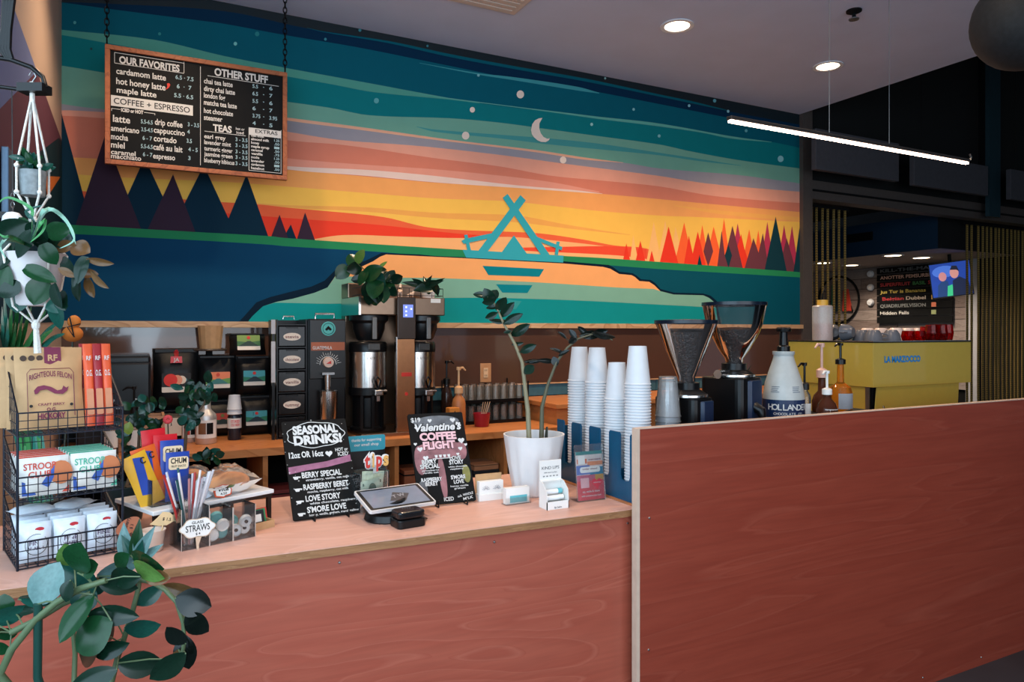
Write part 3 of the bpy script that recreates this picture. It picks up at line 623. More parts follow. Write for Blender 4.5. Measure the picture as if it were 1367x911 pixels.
def chain(X):
    mb = MB(); z = zt_ + 0.012; i = 0
    mb.tube([(X, YMB, zt_ - 0.005), (X, YMB, zt_ + 0.012)], 0.004)
    while z < ZC:
        pts = []
        for k in range(11):
            a_ = 2 * PI * k / 10; l = 0.010 * math.cos(a_); v = 0.020 * math.sin(a_)
            pts.append((X + (l if i % 2 else 0), YMB + (0 if i % 2 else l), z + 0.016 + v))
        mb.tube(pts, 0.0032, 5, cap=False); z += 0.030; i += 1
    mb.build('chain', mat('dark_chain', (34, 34, 36), 0.4, 0.8), mbd, 50)
chain(on_y(141.5, 50, YMB).x + 0.004); chain(on_y(380.5, 80, YMB).x)
BM_ = frame_m((0, YMB - 0.001, 0), (1, 0, 0), (0, 0, 1))
def zp(x, y): q = on_y(120 + x * .2196, 50 + y * .2196, YMB); return q.x, q.z
lt, dk_, sm_ = MB(), MB(), MB()
def MT(s, x0, y, x1, h, b=0.02, mb=None):
    X0, Z = zp(x0, y); X1, _ = zp(x1, y); H_ = Z and (zp(x0, y - h)[1] - Z)
    text(mb or lt, s, BM_, X0, Z, X1 - X0, H_, b, z=0.0022 if mb is dk_ else 0.0008)
def bar_(p, q, th=0.0035, mb=None):
    (x0, z0), (x1, z1) = zp(*p), zp(*q)
    (mb or lt).tube([BM_ @ Vector((x0, z0, 0)), BM_ @ Vector((x1, z1, 0))], th / 2, 4)
def level(p, x1): X0, Z = zp(*p); return Z
for s in ((("OUR FAVORITES", 178, 155, 545, 42, .035)), ("cardamom latte", 160, 220, 462, 36), ("hot honey latte", 160, 282, 460, 38), ("maple latte", 163, 334, 405, 34), ("latte", 140, 512, 245, 42), ("drip coffee", 395, 530, 563, 36), ("americano", 128, 566, 300, 34),
          ("cappuccino", 388, 578, 577, 34), ("mocha", 128, 618, 232, 36), ("cortado", 388, 630, 527, 36), ("miel", 128, 668, 212, 36), ("café au lait", 385, 682, 563, 36), ("caramel", 128, 708, 278, 28), ("macchiato", 128, 733, 312, 28), ("espresso", 384, 735, 518, 32),
          ("ICED or HOT", 190, 450, 325, 20, .05), ("OTHER STUFF", 757, 230, 1082, 44, .035), ("TEAS", 748, 568, 862, 40, .035), ("hot or", 887, 562, 940, 16), ("iced", 890, 585, 935, 16)): MT(*s)
for s in (("chai tea latte", 278, 868), ("dirty chai latte", 324, 882), ("london fog", 365, 822), ("matcha tea latte", 408, 893), ("hot chocolate", 458, 870), ("steamer", 500, 805)): MT(s[0], 693, s[1], s[2], 30)
for s in (("earl grey", 612, 825), ("lavender mint", 648, 857), ("turmeric ginger", 686, 867), ("jasmine green", 720, 867), ("blueberry hibiscus", 758, 878)): MT(s[0], 695, s[1], s[2], 26); MT("3 - 3.5", 885, s[1] + 18, 958, 22, mb=sm_)
for s in (("6.5 · 7.5", 520, 252, 630), ("6  ·  7", 528, 308, 618), ("5.5 · 6.5", 512, 362, 628), ("5.5-6.5", 310, 522, 382), ("3 - 3.5", 595, 540, 664), ("3.5-4.5", 312, 570, 382), ("4", 592, 585, 607), ("6 - 7", 320, 622, 378), ("3.5", 588, 640, 620), ("5.5-6.5", 310, 672, 382), ("4 - 5", 598, 692, 655), ("6 - 7", 322, 722, 380), ("3", 597, 745, 612)): MT(*s, 24, mb=sm_)
for i, (a_, b_) in enumerate((("5.5", "6"), ("6.5", "7"), ("5.5", "6"), ("6", "7"), ("3.75", "3.95"), ("4", "5"))):
    y = 306 + i * 45; MT(a_, 988, y, 988 + 14 * len(a_.replace('.', '')) + 6, 22, mb=sm_); MT(b_, 1090, y + 14, 1090 + 14 * len(b_.replace('.', '')) + 6, 22, mb=sm_); MT("·", 1052, y + 8, 1060, 22, mb=sm_)
for i, s in enumerate(("oat milk", "almond milk", "honey", "maple syrup", "caramel", "vanilla", "mocha", "lavender", "cardamom", "hazelnut")): MT(s, 980, 602 + i * 22, 980 + 10 * len(s), 15, .03); MT((".75", "1.25", ".50", "1", ".50")[i % 5], 1120, 612 + i * 22, 1152, 14, mb=sm_)
for p, q in (((150, 92), (572, 148)), ((150, 156), (572, 215)), ((150, 92), (150, 156)), ((572, 148), (572, 215)), ((132, 432), (185, 438)), ((132, 432), (132, 446)), ((330, 456), (395, 463)), ((395, 463), (395, 473)), ((672, 178), (672, 778)), ((715, 233), (1148, 298)), ((697, 570), (947, 598)),
             ((967, 547), (967, 808)), ((1162, 565), (1162, 830)), ((967, 808), (1162, 830))):
    X0, Z0 = zp(*p); X1, Z1 = zp(*q)
    if abs(p[0] - q[0]) > 5: Z1 = Z0
    lt.tube([BM_ @ Vector((X0, Z0, 0)), BM_ @ Vector((X1, Z1, 0))], 0.0018, 4)
for (p, q) in (((128, 350), (626, 415)), ((967, 547), (1162, 592))):
    X0, Z0 = zp(*p); X1, _ = zp(*q); Z1 = zp(p[0], q[1])[1]; lt.add([BM_ @ Vector((x, y, 0.0012)) for x, y in ((X0, Z0), (X0, Z1), (X1, Z1), (X1, Z0))], [(0, 1, 2, 3)])
MT("COFFEE + ESPRESSO", 145, 402, 608, 36, .01, dk_); MT("EXTRAS", 1005, 580, 1140, 22, .01, dk_)
for o in (lt.build('lettering', CHALK, mbd), dk_.build('banner_lettering', INK, mbd), sm_.build('price_lettering', mat('pale_blue_chalk', (150, 180, 190), 0.8, var=0.03), mbd)): o['kind'] = 'stuff'
X0, Z0 = zp(476, 298)
MB().prism([(-0.006, 0.014), (0.004, 0.018), (0.010, 0.010), (0.004, -0.006), (-0.012, -0.020), (-0.004, -0.002)], 0, 0.0012, BM_ @ Matrix.Translation((X0, Z0, 0))).build('chilli_mark', mat('chilli_red', (206, 60, 46), 0.7), mbd)
# ================================================================== ON THE BACK COUNTER
ZB = ZT - 0.006
def pillow(mb, w, h, d, m=None, n=8, pu=2.6, pv=2.6, top=None, crimp=0.0, seed=0):
    """a filled pouch standing in its local X-Y plane (y up from 0), thickness along z"""
    rr_ = random.Random(seed); vs = []; fs = []
    for side in (1, -1):
        for j in range(n + 1):
            for i in range(n + 1):
                u = -1 + 2 * i / n; v = -1 + 2 * j / n
                t = max(0.0, (1 - abs(u) ** pu)) ** 0.5
                tv = max(0.0, (1 - abs(v) ** pv)) ** 0.5
                if top is not None and v > top: tv *= max(0.0, 1 - (v - top) / (1 - top)) * 0.9 + 0.1
                z = side * d / 2 * t * tv * (1 + crimp * (rr_.random() - 0.5))
                vs.append((u * w / 2 * (1 - 0.04 * (1 - abs(v)) * (abs(u) > 0.9)), h * (j / n), z))
    N = (n + 1) ** 2
    for s in (0, 1):
        for j in range(n):
            for i in range(n):
                a = s * N + j * (n + 1) + i; q = (a, a + 1, a + n + 2, a + n + 1); fs.append(q if s == 0 else q[::-1])
    mb.add(vs, fs, m)
    return mb
def upright(rx=0.0):                 # local X-Y sheet to a standing sheet facing -Y, leaning back by rx
    return Matrix.Rotation(PI / 2 - rx, 4, 'X')
def label_plane(name, parent, w, h, x, y, z, rgb, m, mt=None):
    return MB().prism(rrect(x - w / 2, x + w / 2, y - h / 2, y + h / 2, min(w, h) * 0.04, 2), z - 0.0012, z, m).build(name, mt or mat(name + '_%d_%d_%d' % rgb, rgb, 0.6, var=0.02), parent)
BAGM = mat('matte_black_foil', (12, 14, 17), 0.42, var=0.1, spec=0.35, bump=0.25, scale=14)
def coffee_bag(label, px, pz, Y, w, h, d, art, lean=0.05, rz=0.0, fold=True, zbase=None, seed=1):
    X = on_y(px, 500, Y).x
    t = thing('coffee_bag', label, 'coffee bag', (X, Y, pz), rz, 'black retail coffee bags')
    m = upright(lean)
    pillow(MB(), w, h, d, m, 10, 4, 3.2, top=0.35, crimp=0.12, seed=seed).build('pouch', BAGM, t, 60)
    if fold:
        MB().box(-w * 0.46, w * 0.46, h * 0.93, h * 1.0, -0.012, 0.012, m).build('rolled_top', BAGM, t, bevel=0.004)
    lw = w * 0.62; lh = lw * 0.72; y0 = h * 0.44; zf = d * 0.5 + 0.002
    lb = label_plane('bag_label', t, lw, lh, 0, y0, zf, (226, 216, 204), m)
    pz_ = zf + 0.0004
    if art == 'dots':
        label_plane('print', lb, lw, lh * 0.72, 0, y0 + lh * .14, pz_, (34, 32, 34), m).parent = lb
        for k, (cx_, rad, c) in enumerate(((0.30, 0.09, (80, 140, 150)), (0.18, 0.20, (226, 208, 190)), (0.02, 0.24, (230, 150, 120)), (-0.2, 0.30, (222, 52, 44)))):
            MB().prism(circ(cx_ * lw, y0 + lh * .14, rad * lh * 1.1, 18), pz_, pz_ + 0.0006 * (k + 1), m).build('print', mat('dot_%d' % k, c, 0.6), lb)
    elif art:
        sky, mid, low, sun = art
        label_plane('print', lb, lw, lh * 0.74, 0, y0 + lh * .13, pz_, sky, m).parent = lb
        MB().prism([(-lw / 2, y0 - lh * .24), (-lw / 2, y0 + lh * .10), (0, y0 + lh * .02), (lw / 2, y0 + lh * .12), (lw / 2, y0 - lh * .24)], pz_, pz_ + 0.0006, m).build('print', mat('hill_%d_%d' % mid[:2], mid, 0.6), lb)
        MB().prism([(-lw * .45, y0 - lh * .24), (-lw * .05, y0 + lh * .1), (lw * .08, y0 + lh * .1), (lw * .45, y0 - lh * .24)], pz_, pz_ + 0.0012, m).build('print', mat('peak_%d_%d' % low[:2], low, 0.6), lb)
        MB().prism(circ(0, y0 + lh * .33, lh * .11, 12), pz_, pz_ + 0.0018, m).build('print', mat('sun_%d_%d' % sun[:2], sun, 0.6), lb)
    return t
TEAL_ART = ((70, 158, 168), (36, 120, 90), (24, 50, 60), (206, 52, 46)); GREEN_ART = ((120, 150, 80), (60, 110, 70), (30, 60, 56), (206, 60, 50)); HILL_ART = ((228, 130, 92), (96, 150, 80), (58, 120, 118), (206, 70, 50)); RED_ART = ((200, 80, 70), (70, 110, 80), (40, 60, 60), (120, 130, 70))
coffee_bag('lowest black coffee bag with a teal label and red sun, standing on counter', 341, ZB, 4.39, 0.185, 0.225, 0.10, TEAL_ART, 0.02, seed=2)
coffee_bag('middle black coffee bag with bright teal label resting on another bag', 338, ZB + 0.23, 4.395, 0.19, 0.225, 0.10, TEAL_ART, 0.02, seed=3)
coffee_bag('top black coffee bag with green label, slumped on the teal-labelled bags', 331, ZB + 0.46, 4.39, 0.20, 0.13, 0.11, GREEN_ART, 0.35, seed=4)
coffee_bag('black coffee bag with red and orange hill label under the kraft sleeves', 290, ZB + 0.21, 4.43, 0.205, 0.25, 0.10, HILL_ART, 0.03, seed=5)
coffee_bag('black coffee bag with a small reddish label behind the steel bottles', 296, ZB, 4.43, 0.19, 0.205, 0.10, RED_ART, 0.02, seed=6)
bA = coffee_bag('black coffee bag closed by a red clip, label of coloured circles', 235, ZB + 0.165, 4.43, 0.235, 0.335, 0.11, 'dots', 0.03, seed=7)
coffee_bag('dark unlabelled coffee bag beneath the clipped bag', 234, ZB, 4.43, 0.22, 0.16, 0.11, None, 0.0, seed=8)
m = upright(0.03)
cl = thing('binder_clip', 'red binder clip with wire loops closing a coffee bag', 'clip', bA.location + Vector((0, -0.012, 0.275)))
MB().prism([(-0.03, -0.018), (0.03, -0.018), (0.028, 0.018), (-0.028, 0.018)], 0.0, 0.035, m).build('spring_body', mat('clip_red', (206, 38, 44), 0.35), cl)
for s in (-1, 1): MB().tube([m @ Vector((s * 0.008, 0.018, 0.03)), m @ Vector((s * 0.010, 0.045, 0.025)), m @ Vector((s * 0.003, 0.055, 0.025)), m @ Vector((s * 0.002, 0.018, 0.03))], 0.0018, 5).build('wire_loop', MATS['clip_red'], cl)
mb = MB(); text(mb, "JA", m, 0, -0.010, None, 0.02, 0.02, z=0.0356, align='C'); mb.build('lettering', CHALK, cl)
# kraft sleeves on a black canister
X = on_y(281, 500, 4.43).x
t = thing('wall_shelf', 'small round dark shelf on the splashback above the coffee bags', 'shelf', (X, 4.43, ZB + 0.487))
MB().lathe([(0, 0), (0.085, 0), (0.09, 0.006), (0.085, 0.012), (0, 0.012)], 24).build('disc', mat('dark_lid', (70, 60, 54), 0.4), t, 40)
MB().box(-0.015, 0.015, 0.05, 0.098, -0.06, -0.001).build('bracket', BLACKM, t)
t = thing('sleeve_stack', 'stack of brown kraft cup sleeves above the coffee bags', 'cup sleeves', (X, 4.43, ZB + 0.4995))
for k in range(7):
    MB().lathe([(0.042 + 0.0025 * k, 0), (0.054 + 0.0025 * k, 0.13)], 14, Matrix.Rotation(k, 4, 'Z'), ).build('sleeve', PAPERK, t, solid=0.0015)
# steel syrup bottles, cold brew bottle with upturned paper cups
def steel_bottle(label, px, py, sc, art):
    q = on_z(px, py, ZB); t = thing('steel_bottle', label, 'bottle', q, 0.3, 'brushed steel bottles')
    k = sc
    MB().lathe([(0, 0), (0.046 * k, 0), (0.050 * k, 0.006 * k), (0.050 * k, 0.13 * k), (0.045 * k, 0.145 * k), (0.026 * k, 0.165 * k), (0.022 * k, 0.175 * k), (0.020 * k, 0.255 * k), (0.022 * k, 0.262 * k), (0, 0.262 * k)], 24).build('body', mat('satin_aluminium', (212, 208, 205), 0.42, 0.75), t, 40)
    MB().lathe([(0.0508 * k, 0.03 * k), (0.0508 * k, 0.118 * k)], 10, None, -PI * 0.95, -0.25 * PI).build('label', CARD, t)
    MB().lathe([(0.0514 * k, 0.05 * k), (0.0514 * k, 0.105 * k)], 6, None, -PI * 0.85, -0.62 * PI).build('print', mat('bottle_art_' + art[0], art[1], 0.6), t)
    MB().lathe([(0.0514 * k, 0.05 * k), (0.0514 * k, 0.105 * k)], 5, None, -PI * 0.60, -0.40 * PI).build('print', BLACKM, t)
    return t
steel_bottle('tall brushed steel bottle in front, brown picture on its label', 275, 592, 1.08, ('brown', (120, 80, 50)))
steel_bottle('shorter steel bottle with red label block behind the tall one', 254, 590, 0.86, ('red', (200, 50, 48)))
q = on_z(313, 587, ZB)
t = thing('cold_brew_bottle', 'dark bottle with red and white label under upturned paper cups', 'bottle', q)
MB().lathe([(0, 0), (0.034, 0), (0.036, 0.005), (0.036, 0.125), (0.030, 0.14), (0, 0.14)], 20).build('body', mat('dark_brew', (34, 36, 46), 0.25), t, 40)
MB().lathe([(0.0368, 0.065), (0.0368, 0.12)], 12, None, -PI, 0).build('label', CARD, t)
mb = MB(); 
for k, (s, z0) in enumerate((("STOKED", 0.097), ("COLD BREW", 0.078))): text(mb, s, frame_m((0, -0.0378, 0), (1, 0, 0), (0, 0, 1)), 0, z0, 0.045, 0.014, 0.02, align='C')
mb.build('lettering', mat('label_red', (206, 44, 56), 0.6), t)['kind'] = 'stuff'
CUPM = mat('white_paper_cup', (208, 211, 216), 0.55, var=0.02)
for k, tx in ((0, 'lower'), (1, 'upper')):
    c = thing('paper_cup', tx + ' of two small white paper cups upturned on the dark bottle', 'cup', q + Vector((0, 0, 0.1405 + 0.025 * k)), 0, 'paper cups on the bottle')
    MB().lathe([(0.038, 0), (0.040, 0.003), (0.038, 0.006), (0.030, 0.075), (0.0, 0.075)], 20).build('wall', CUPM, c, 40)
    MB().lathe([(0.027, 0.0745), (0.030, 0.080), (0.0305, 0.075)], 20).build('base_ring', CUPM, c, 40)
# pump bottles, dark appliance and crate at the left
def pump_bottle(name, label, loc, r, h, neck, pump_h, body_m, pump_m, group=None, prof=None, liquid=None, rz=0.0, spout=0.05, lab=None):
    t = thing(name, label, 'bottle', loc, rz, group)
    p = prof or [(0, 0), (r * .96, 0), (r, r * .1), (r, h * .72), (r * .85, h * .84), (neck, h * .95), (neck, h), (0, h)]
    MB().lathe(p, 20).build('body', body_m, t, 40)
    if liquid:
        MB().lathe([(0, 0.004), (r * .9, 0.004), (r * .93, h * .5), (0, h * .5)], 20).build('syrup', liquid, t, 40)
    if lab: MB().lathe([(r * 1.012, h * lab[0]), (r * 1.012, h * lab[1])], 10, None, -PI * 0.9, -PI * 0.15).build('label', lab[2], t)
    MB().lathe([(0, h), (neck * 1.45, h), (neck * 1.45, h + pump_h * .22), (neck * .9, h + pump_h * .26), (neck * .55, h + pump_h * .28), (0, h + pump_h * .28)], 16).build('collar', pump_m, t, 40)
    MB().tube([(0, 0, h + pump_h * .26), (0, 0, h + pump_h * .92)], neck * .38, 8).build('stem', pump_m, t, 40)
    hd = MB(); hd.lathe([(0, h + pump_h * .88), (neck * .75, h + pump_h * .88), (neck * .8, h + pump_h), (0, h + pump_h)], 12)
    hd.tube([(0, 0, h + pump_h * .95), (-spout * .6, 0, h + pump_h * .97), (-spout, 0, h + pump_h * .86)], [neck * .45, neck * .4, neck * .25], 7); hd.build('nozzle', pump_m, t, 40)
    return t
AMB = mat('dark_syrup_glass', (58, 40, 34), 0.12, trans=0.35, var=0)
t = thing('wooden_crate', 'pale slatted wooden crate beside the coffee bags', 'crate', (on_y(184, 540, 4.12).x, 4.12, ZB), 0.0)
for k in range(4):
    MB().box(-0.115, 0.115, -0.09, -0.078, 0.005 + k * 0.042, 0.043 + k * 0.042).build('slat', wood('crate_pine', (196, 150, 118), (186, 140, 106), (168, 122, 92), 0.6), t)
    MB().box(-0.115, 0.115, 0.078, 0.09, 0.005 + k * 0.042, 0.043 + k * 0.042).build('slat', MATS['crate_pine'], t)
for sx in (-1, 1): MB().box(sx * 0.115 - 0.006, sx * 0.115 + 0.006, -0.078, 0.078, 0.0, 0.175).build('end_board', MATS['crate_pine'], t)
MB().box(-0.109, 0.109, -0.078, 0.078, 0.0, 0.008).build('bottom', MATS['crate_pine'], t)
t = thing('drink_machine', 'dark boxy drinks machine with a thin steel lower edge', 'appliance', (on_y(158, 500, 4.26).x, 4.26, ZB + 0.0))
MB().box(-0.19, 0.15, -0.02, 0.24, 0.0, 0.47).build('body', mat('appliance_black', (10, 14, 18), 0.3), t, bevel=0.012)
MB().box(-0.19, 0.15, -0.13, -0.021, 0.215, 0.44).build('head', MATS['appliance_black'], t, bevel=0.012)
MB().box(-0.19, 0.15, -0.132, -0.03, 0.205, 0.213).build('lower_edge', STEEL, t)
for k in range(3): MB().lathe([(0, 0), (0.008, 0), (0.008, 0.004), (0, 0.004)], 10, frame_m((-0.12 + k * 0.1, -0.1305, 0.25), (1, 0, 0), (0, 0, 1))).build('button', CHROME, t)
for px, py, lab, sc in ((181, 556, 'slim syrup bottle with tall black pump beside the crate', 1.0), (157, 552, 'slim syrup bottle with black pump half behind the wire rack', 1.02)):
    q = on_z(px, py + 22, ZB)
    pump_bottle('syrup_pump_bottle', lab, (q.x, 3.95, ZB), 0.032, 0.20 * sc, 0.013, 0.13, thin_glass('syrup_clear', (190, 184, 178), 0.2), BLACK, 'pump bottles behind the wire rack', lab=(.2, .6, CARD))
# drawer tower
Yd = 4.12; xa, xb = on_y(370, 500, Yd).x, on_y(409, 500, Yd).x; wd = xb - xa
t = thing('drawer_tower', 'black plastic tower of five small drawers with oval labels', 'drawer unit', (xa, Yd, ZB))
zt5 = on_y(390, 427, Yd).z - ZB; dh = zt5 / 5.25
for sx in (0, wd): MB().box(sx - 0.004, sx + 0.004, 0, 0.28, 0, zt5).build('side', BLACK, t)
for k in range(6): MB().box(0.004, wd - 0.004, 0.004, 0.28, k * dh, k * dh + 0.006).build('shelf', BLACK, t)
MB().box(0, wd, 0.27, 0.285, 0, zt5).build('back', BLACK, t)
DRW = mat('smoke_drawer', (14, 15, 17), 0.2)
LT = ("cinnamon", "nutmeg", "vanilla", "chocolate", "stevia")
for k in range(5):
    z0 = k * dh + 0.01
    d_ = MB().box(0.008, wd - 0.008, -0.004, 0.26, z0, z0 + dh - 0.016).build('drawer', DRW, t, bevel=0.003)
    fm = frame_m((wd / 2, -0.0052, z0 + dh * 0.42), (1, 0, 0), (0, 0, 1))
    MB().prism(circ(0, 0, wd * 0.30, 20, dh * 0.17), -0.001, 0.001, fm).build('oval_label', mat('cream_label', (222, 206, 190), 0.6), d_)
    mb = MB(); text(mb, LT[k], fm, 0, -0.008, wd * 0.46, 0.016, 0.01, z=0.0016, align='C'); mb.build('lettering', mat('label_brown', (110, 46, 40), 0.7), d_)
    MB().box(wd * .3, wd * .7, -0.012, -0.004, z0 + dh - 0.026, z0 + dh - 0.018).build('pull', BLACK, d_)
MB().tube([(wd * .3, 0.1, zt5 + 0.004), (wd * .32, 0.1, zt5 + 0.02), (wd * .68, 0.1, zt5 + 0.02), (wd * .7, 0.1, zt5 + 0.004)], 0.004).build('lid_handle', CHROME, t)
for k, (y0, y1, tx) in enumerate(((427, 446, 'short'), (456, 511, 'long'))):
    z0, z1 = on_y(366, y1, Yd - 0.01).z, on_y(366, y0, Yd - 0.01).z; x0 = on_y(362, 500, Yd - 0.01).x
    mb = MB().box(x0, x0 + 0.022, Yd - 0.012, Yd - 0.006, z0, z1)
    o = mb.build('shelf_strip', mat('pale_strip', (180, 178, 180), 0.5), t); o.location = (-xa, -Yd, -ZB)
MB().box(on_y(362, 500, Yd).x + 0.004 - xa, on_y(362, 500, Yd).x + 0.018 - xa, -0.006, 0.02, 0, on_y(366, 427, Yd).z - ZB).build('strip_post', BLACK, t)
# batch grinder
Yg = 4.08; xa, xb = on_y(412, 500, Yg).x, on_y(463, 500, Yg).x; wd = xb - xa; hg = on_y(437, 426, Yg).z - ZB
t = thing('batch_grinder', 'black upright coffee grinder with round teal badge and dial', 'coffee grinder', (xa, Yg, ZB))
MB().box(0, wd, 0.02, 0.32, 0.0, hg).build('body', BLACK, t, bevel=0.008)
zz5 = lambda py: on_y(437, py, Yg).z - ZB
MB().box(0.006, wd - 0.006, 0.0, 0.021, zz5(506), hg - 0.004).build('front_plate', mat('grinder_front', (10, 10, 11), 0.3), t, bevel=0.004)
G = frame_m((wd / 2, -0.001, 0), (1, 0, 0), (0, 0, 1))
bd = MB().prism(circ(0.002, zz5(439), 0.040, 28), -0.001, 0.002, G).build('badge', mat('badge_teal', (84, 176, 168), 0.5), t)
mb = MB(); mb.tube([G @ Vector((0.002 + 0.031 * math.cos(a), zz5(439) + 0.031 * math.sin(a), 0.002)) for a in [2 * PI * i / 24 for i in range(25)]], 0.0018, 4)
mb.prism([(-0.018, zz5(439) - 0.004), (0.002, zz5(439) + 0.016), (0.022, zz5(439) - 0.004), (0.012, zz5(439) - 0.012), (0.002, zz5(439) - 0.004), (-0.008, zz5(439) - 0.012)], 0.001, 0.003, G); mb.build('badge_mark', BLACKM, bd)['kind'] = 'stuff'
MB().prism([(-wd * .44, zz5(468)), (wd * .44, zz5(468)), (wd * .44, zz5(457)), (-wd * .44, zz5(457))], 0, 0.003, G).build('name_strip', mat('copper_strip', (150, 78, 48), 0.35, 0.3), t)
mb = MB(); text(mb, "GUATEMALA", G, -wd * .40, zz5(466.5), wd * .5, 0.018, 0.01, z=0.0036); mb.build('lettering', CHALK, t)
mb = MB()
for i in range(15):
    a = PI * (0.05 + 0.9 * i / 14); mb.tube([G @ Vector((0.0 + math.cos(a) * r_, zz5(487) + math.sin(a) * r_, 0.001)) for r_ in (0.052, 0.066 if i % 3 else 0.075)], 0.0014, 4)
mb.tube([G @ Vector((math.cos(PI * i / 16) * 0.046, zz5(487) + math.sin(PI * i / 16) * 0.046, 0.001)) for i in range(17)], 0.002, 4); mb.build('dial_scale', CHALK, t)['kind'] = 'stuff'
kn = MB().lathe([(0, 0), (0.030, 0), (0.028, 0.02), (0, 0.02)], 20, G @ Matrix.Translation((0, zz5(484), 0))).build('dial_knob', mat('knob_cream', (206, 176, 160), 0.4), t, 40)
MB().prism([(-0.014, zz5(484) - 0.006), (0.012, zz5(484) + 0.010), (0.014, zz5(484) - 0.008)], 0.02, 0.022, G).build('pointer', mat('pointer_red', (190, 50, 44), 0.5), kn)
MB().lathe([(0.0, zz5(524)), (0.016, zz5(524)), (0.018, zz5(500)), (0, zz5(500))], 14, Matrix.Translation((wd * .46, -0.03, 0))).build('spout', CHROME, t, 40)
MB().box(wd * .3, wd * .62, -0.05, 0.002, zz5(500), zz5(497)).build('spout_bracket', STEEL, t)
MB().box(0.01, wd - 0.01, -0.10, 0.03, 0, 0.02).build('foot', BLACK, t, bevel=0.004)
MB().tube([(wd * .25, 0.08, hg), (wd * .25, 0.08, hg + 0.03), (wd * .75, 0.08, hg + 0.03), (wd * .75, 0.08, hg)], 0.006).build('top_handle', CHROME, t, 40)
X = xa + wd * .48
t = thing('grounds_cup', 'polished steel cup catching grounds under the grinder spout', 'cup', (X, Yg - 0.04, ZB + 0.0205))
zc0 = 0.0; hc = zz5(521) - 0.0205
MB().lathe([(0, zc0), (0.044, zc0), (0.046, 0.006), (0.049, hc), (0.046, hc), (0.043, 0.01), (0, 0.01)], 24).build('body', CHROME, t, 40)
MB().lathe([(0.0475, hc - 0.004), (0.052, hc - 0.002), (0.0475, hc)], 24).build('rim', CHROME, t, 40)
# twin coffee brewer with two thermal servers
YW = 4.0; xa, xb = on_y(479, 500, YW).x, on_y(594, 500, YW).x; wd = xb - xa
t = thing('coffee_brewer', 'twin steel coffee brewer with a small blue display', 'coffee brewer', (xa, YW, ZB))
cx_ = on_y(540, 500, YW).x - xa; zq = lambda py, px=530: on_y(px, py, YW).z - ZB
BST = mat('brewer_steel', (150, 124, 104), 0.3, 1.0, var=0.05); DST = mat('dark_steel', (70, 62, 58), 0.35, 0.9)  # tan of the brewer steel paints the warm surroundings it mirrors
MB().box(0.0, wd, 0.30, 0.40, 0.02, zq(421)).build('back_body', BST, t, bevel=0.004)
MB().box(0, wd, 0.0, 0.40, zq(421), zq(397)).build('head', BST, t, bevel=0.005)
MB().box(0, wd, 0.24, 0.40, zq(397), zq(397) + 0.09).build('tank_housing', BST, t, bevel=0.005)
MB().box(-0.001, 0.012, -0.002, 0.40, zq(421), zq(397)).build('end_cap', CHROME, t)
MB().box(cx_ - 0.055, cx_ + 0.055, -0.04, -0.028, zq(453), zq(397)).build('control_panel', mat('panel_bronze', (64, 52, 46), 0.3, 0.5), t, bevel=0.004)
dp = MB().box(cx_ - 0.022, cx_ + 0.038, -0.0425, -0.040, zq(424), zq(407)).build('display', mat('display_glow', (120, 140, 226), 0.3, emit=0.55, var=0.05), t)
mb = MB()
for dx, dy in ((-0.012, 0.022), (-0.012, -0.002), (-0.012, -0.024), (0.018, 0.012)): mb.cbox((cx_ + 0.008 + dx, -0.0428, zq(415.5) + dy), 0.010, 0.0006, 0.010)
mb.build('display_icons', mat('icon_white', (226, 232, 255), 0.4, emit=0.8, var=0), t)['kind'] = 'stuff'
MB().box(cx_ - 0.055, cx_ + 0.052, -0.032, -0.006, 0.02, zq(421)).build('centre_column', mat('orange_lit_steel', (190, 132, 92), 0.3, 0.9), t, bevel=0.003)  # steel column, the orange light on it put into its colour
MB().box(cx_ - 0.062, cx_ - 0.055, -0.036, -0.006, 0.02, zq(450)).build('column_edge', CHROME, t)
MB().cbox((cx_, -0.036, zq(500)), 0.06, 0.008, 0.022).build('switch', mat('switch_red', (206, 50, 40), 0.4), t)
MB().lathe([(0, 0), (0.01, 0), (0.01, 0.004), (0, 0.004)], 10, frame_m((cx_, -0.0325, zq(526)), (1, 0, 0), (0, 0, 1))).build('button', MATS['switch_red'], t)
MB().box(0.0, wd, -0.05, 0.40, 0, 0.02).build('drip_base', BST, t, bevel=0.003)
MB().box(on_y(575, 410, YW).x - xa, on_y(588, 410, YW).x - xa, -0.0015, 0.001, zq(404.5, 580), zq(399, 580)).build('maker_plate', CARD, t)
for sx in (on_y(499, 500, YW).x - xa + 0.005, on_y(568, 500, YW).x - xa + 0.02):
    fm = MB(); fm.lathe([(0, zq(455)), (0.062, zq(455)), (0.072, zq(452)), (0.092, zq(440)), (0.094, zq(432)), (0.112, zq(428)), (0.112, zq(421.5)), (0, zq(421.5))], 28, Matrix.Translation((sx, 0.12, 0)))
    f = fm.build('brew_basket', mat('basket_black', (18, 19, 21), 0.35), t, 40)
    MB().box(sx - 0.012, sx + 0.014, -0.004, 0.012, zq(453), zq(424)).build('basket_handle', mat('handle_grey', (110, 108, 106), 0.4), f, bevel=0.004)
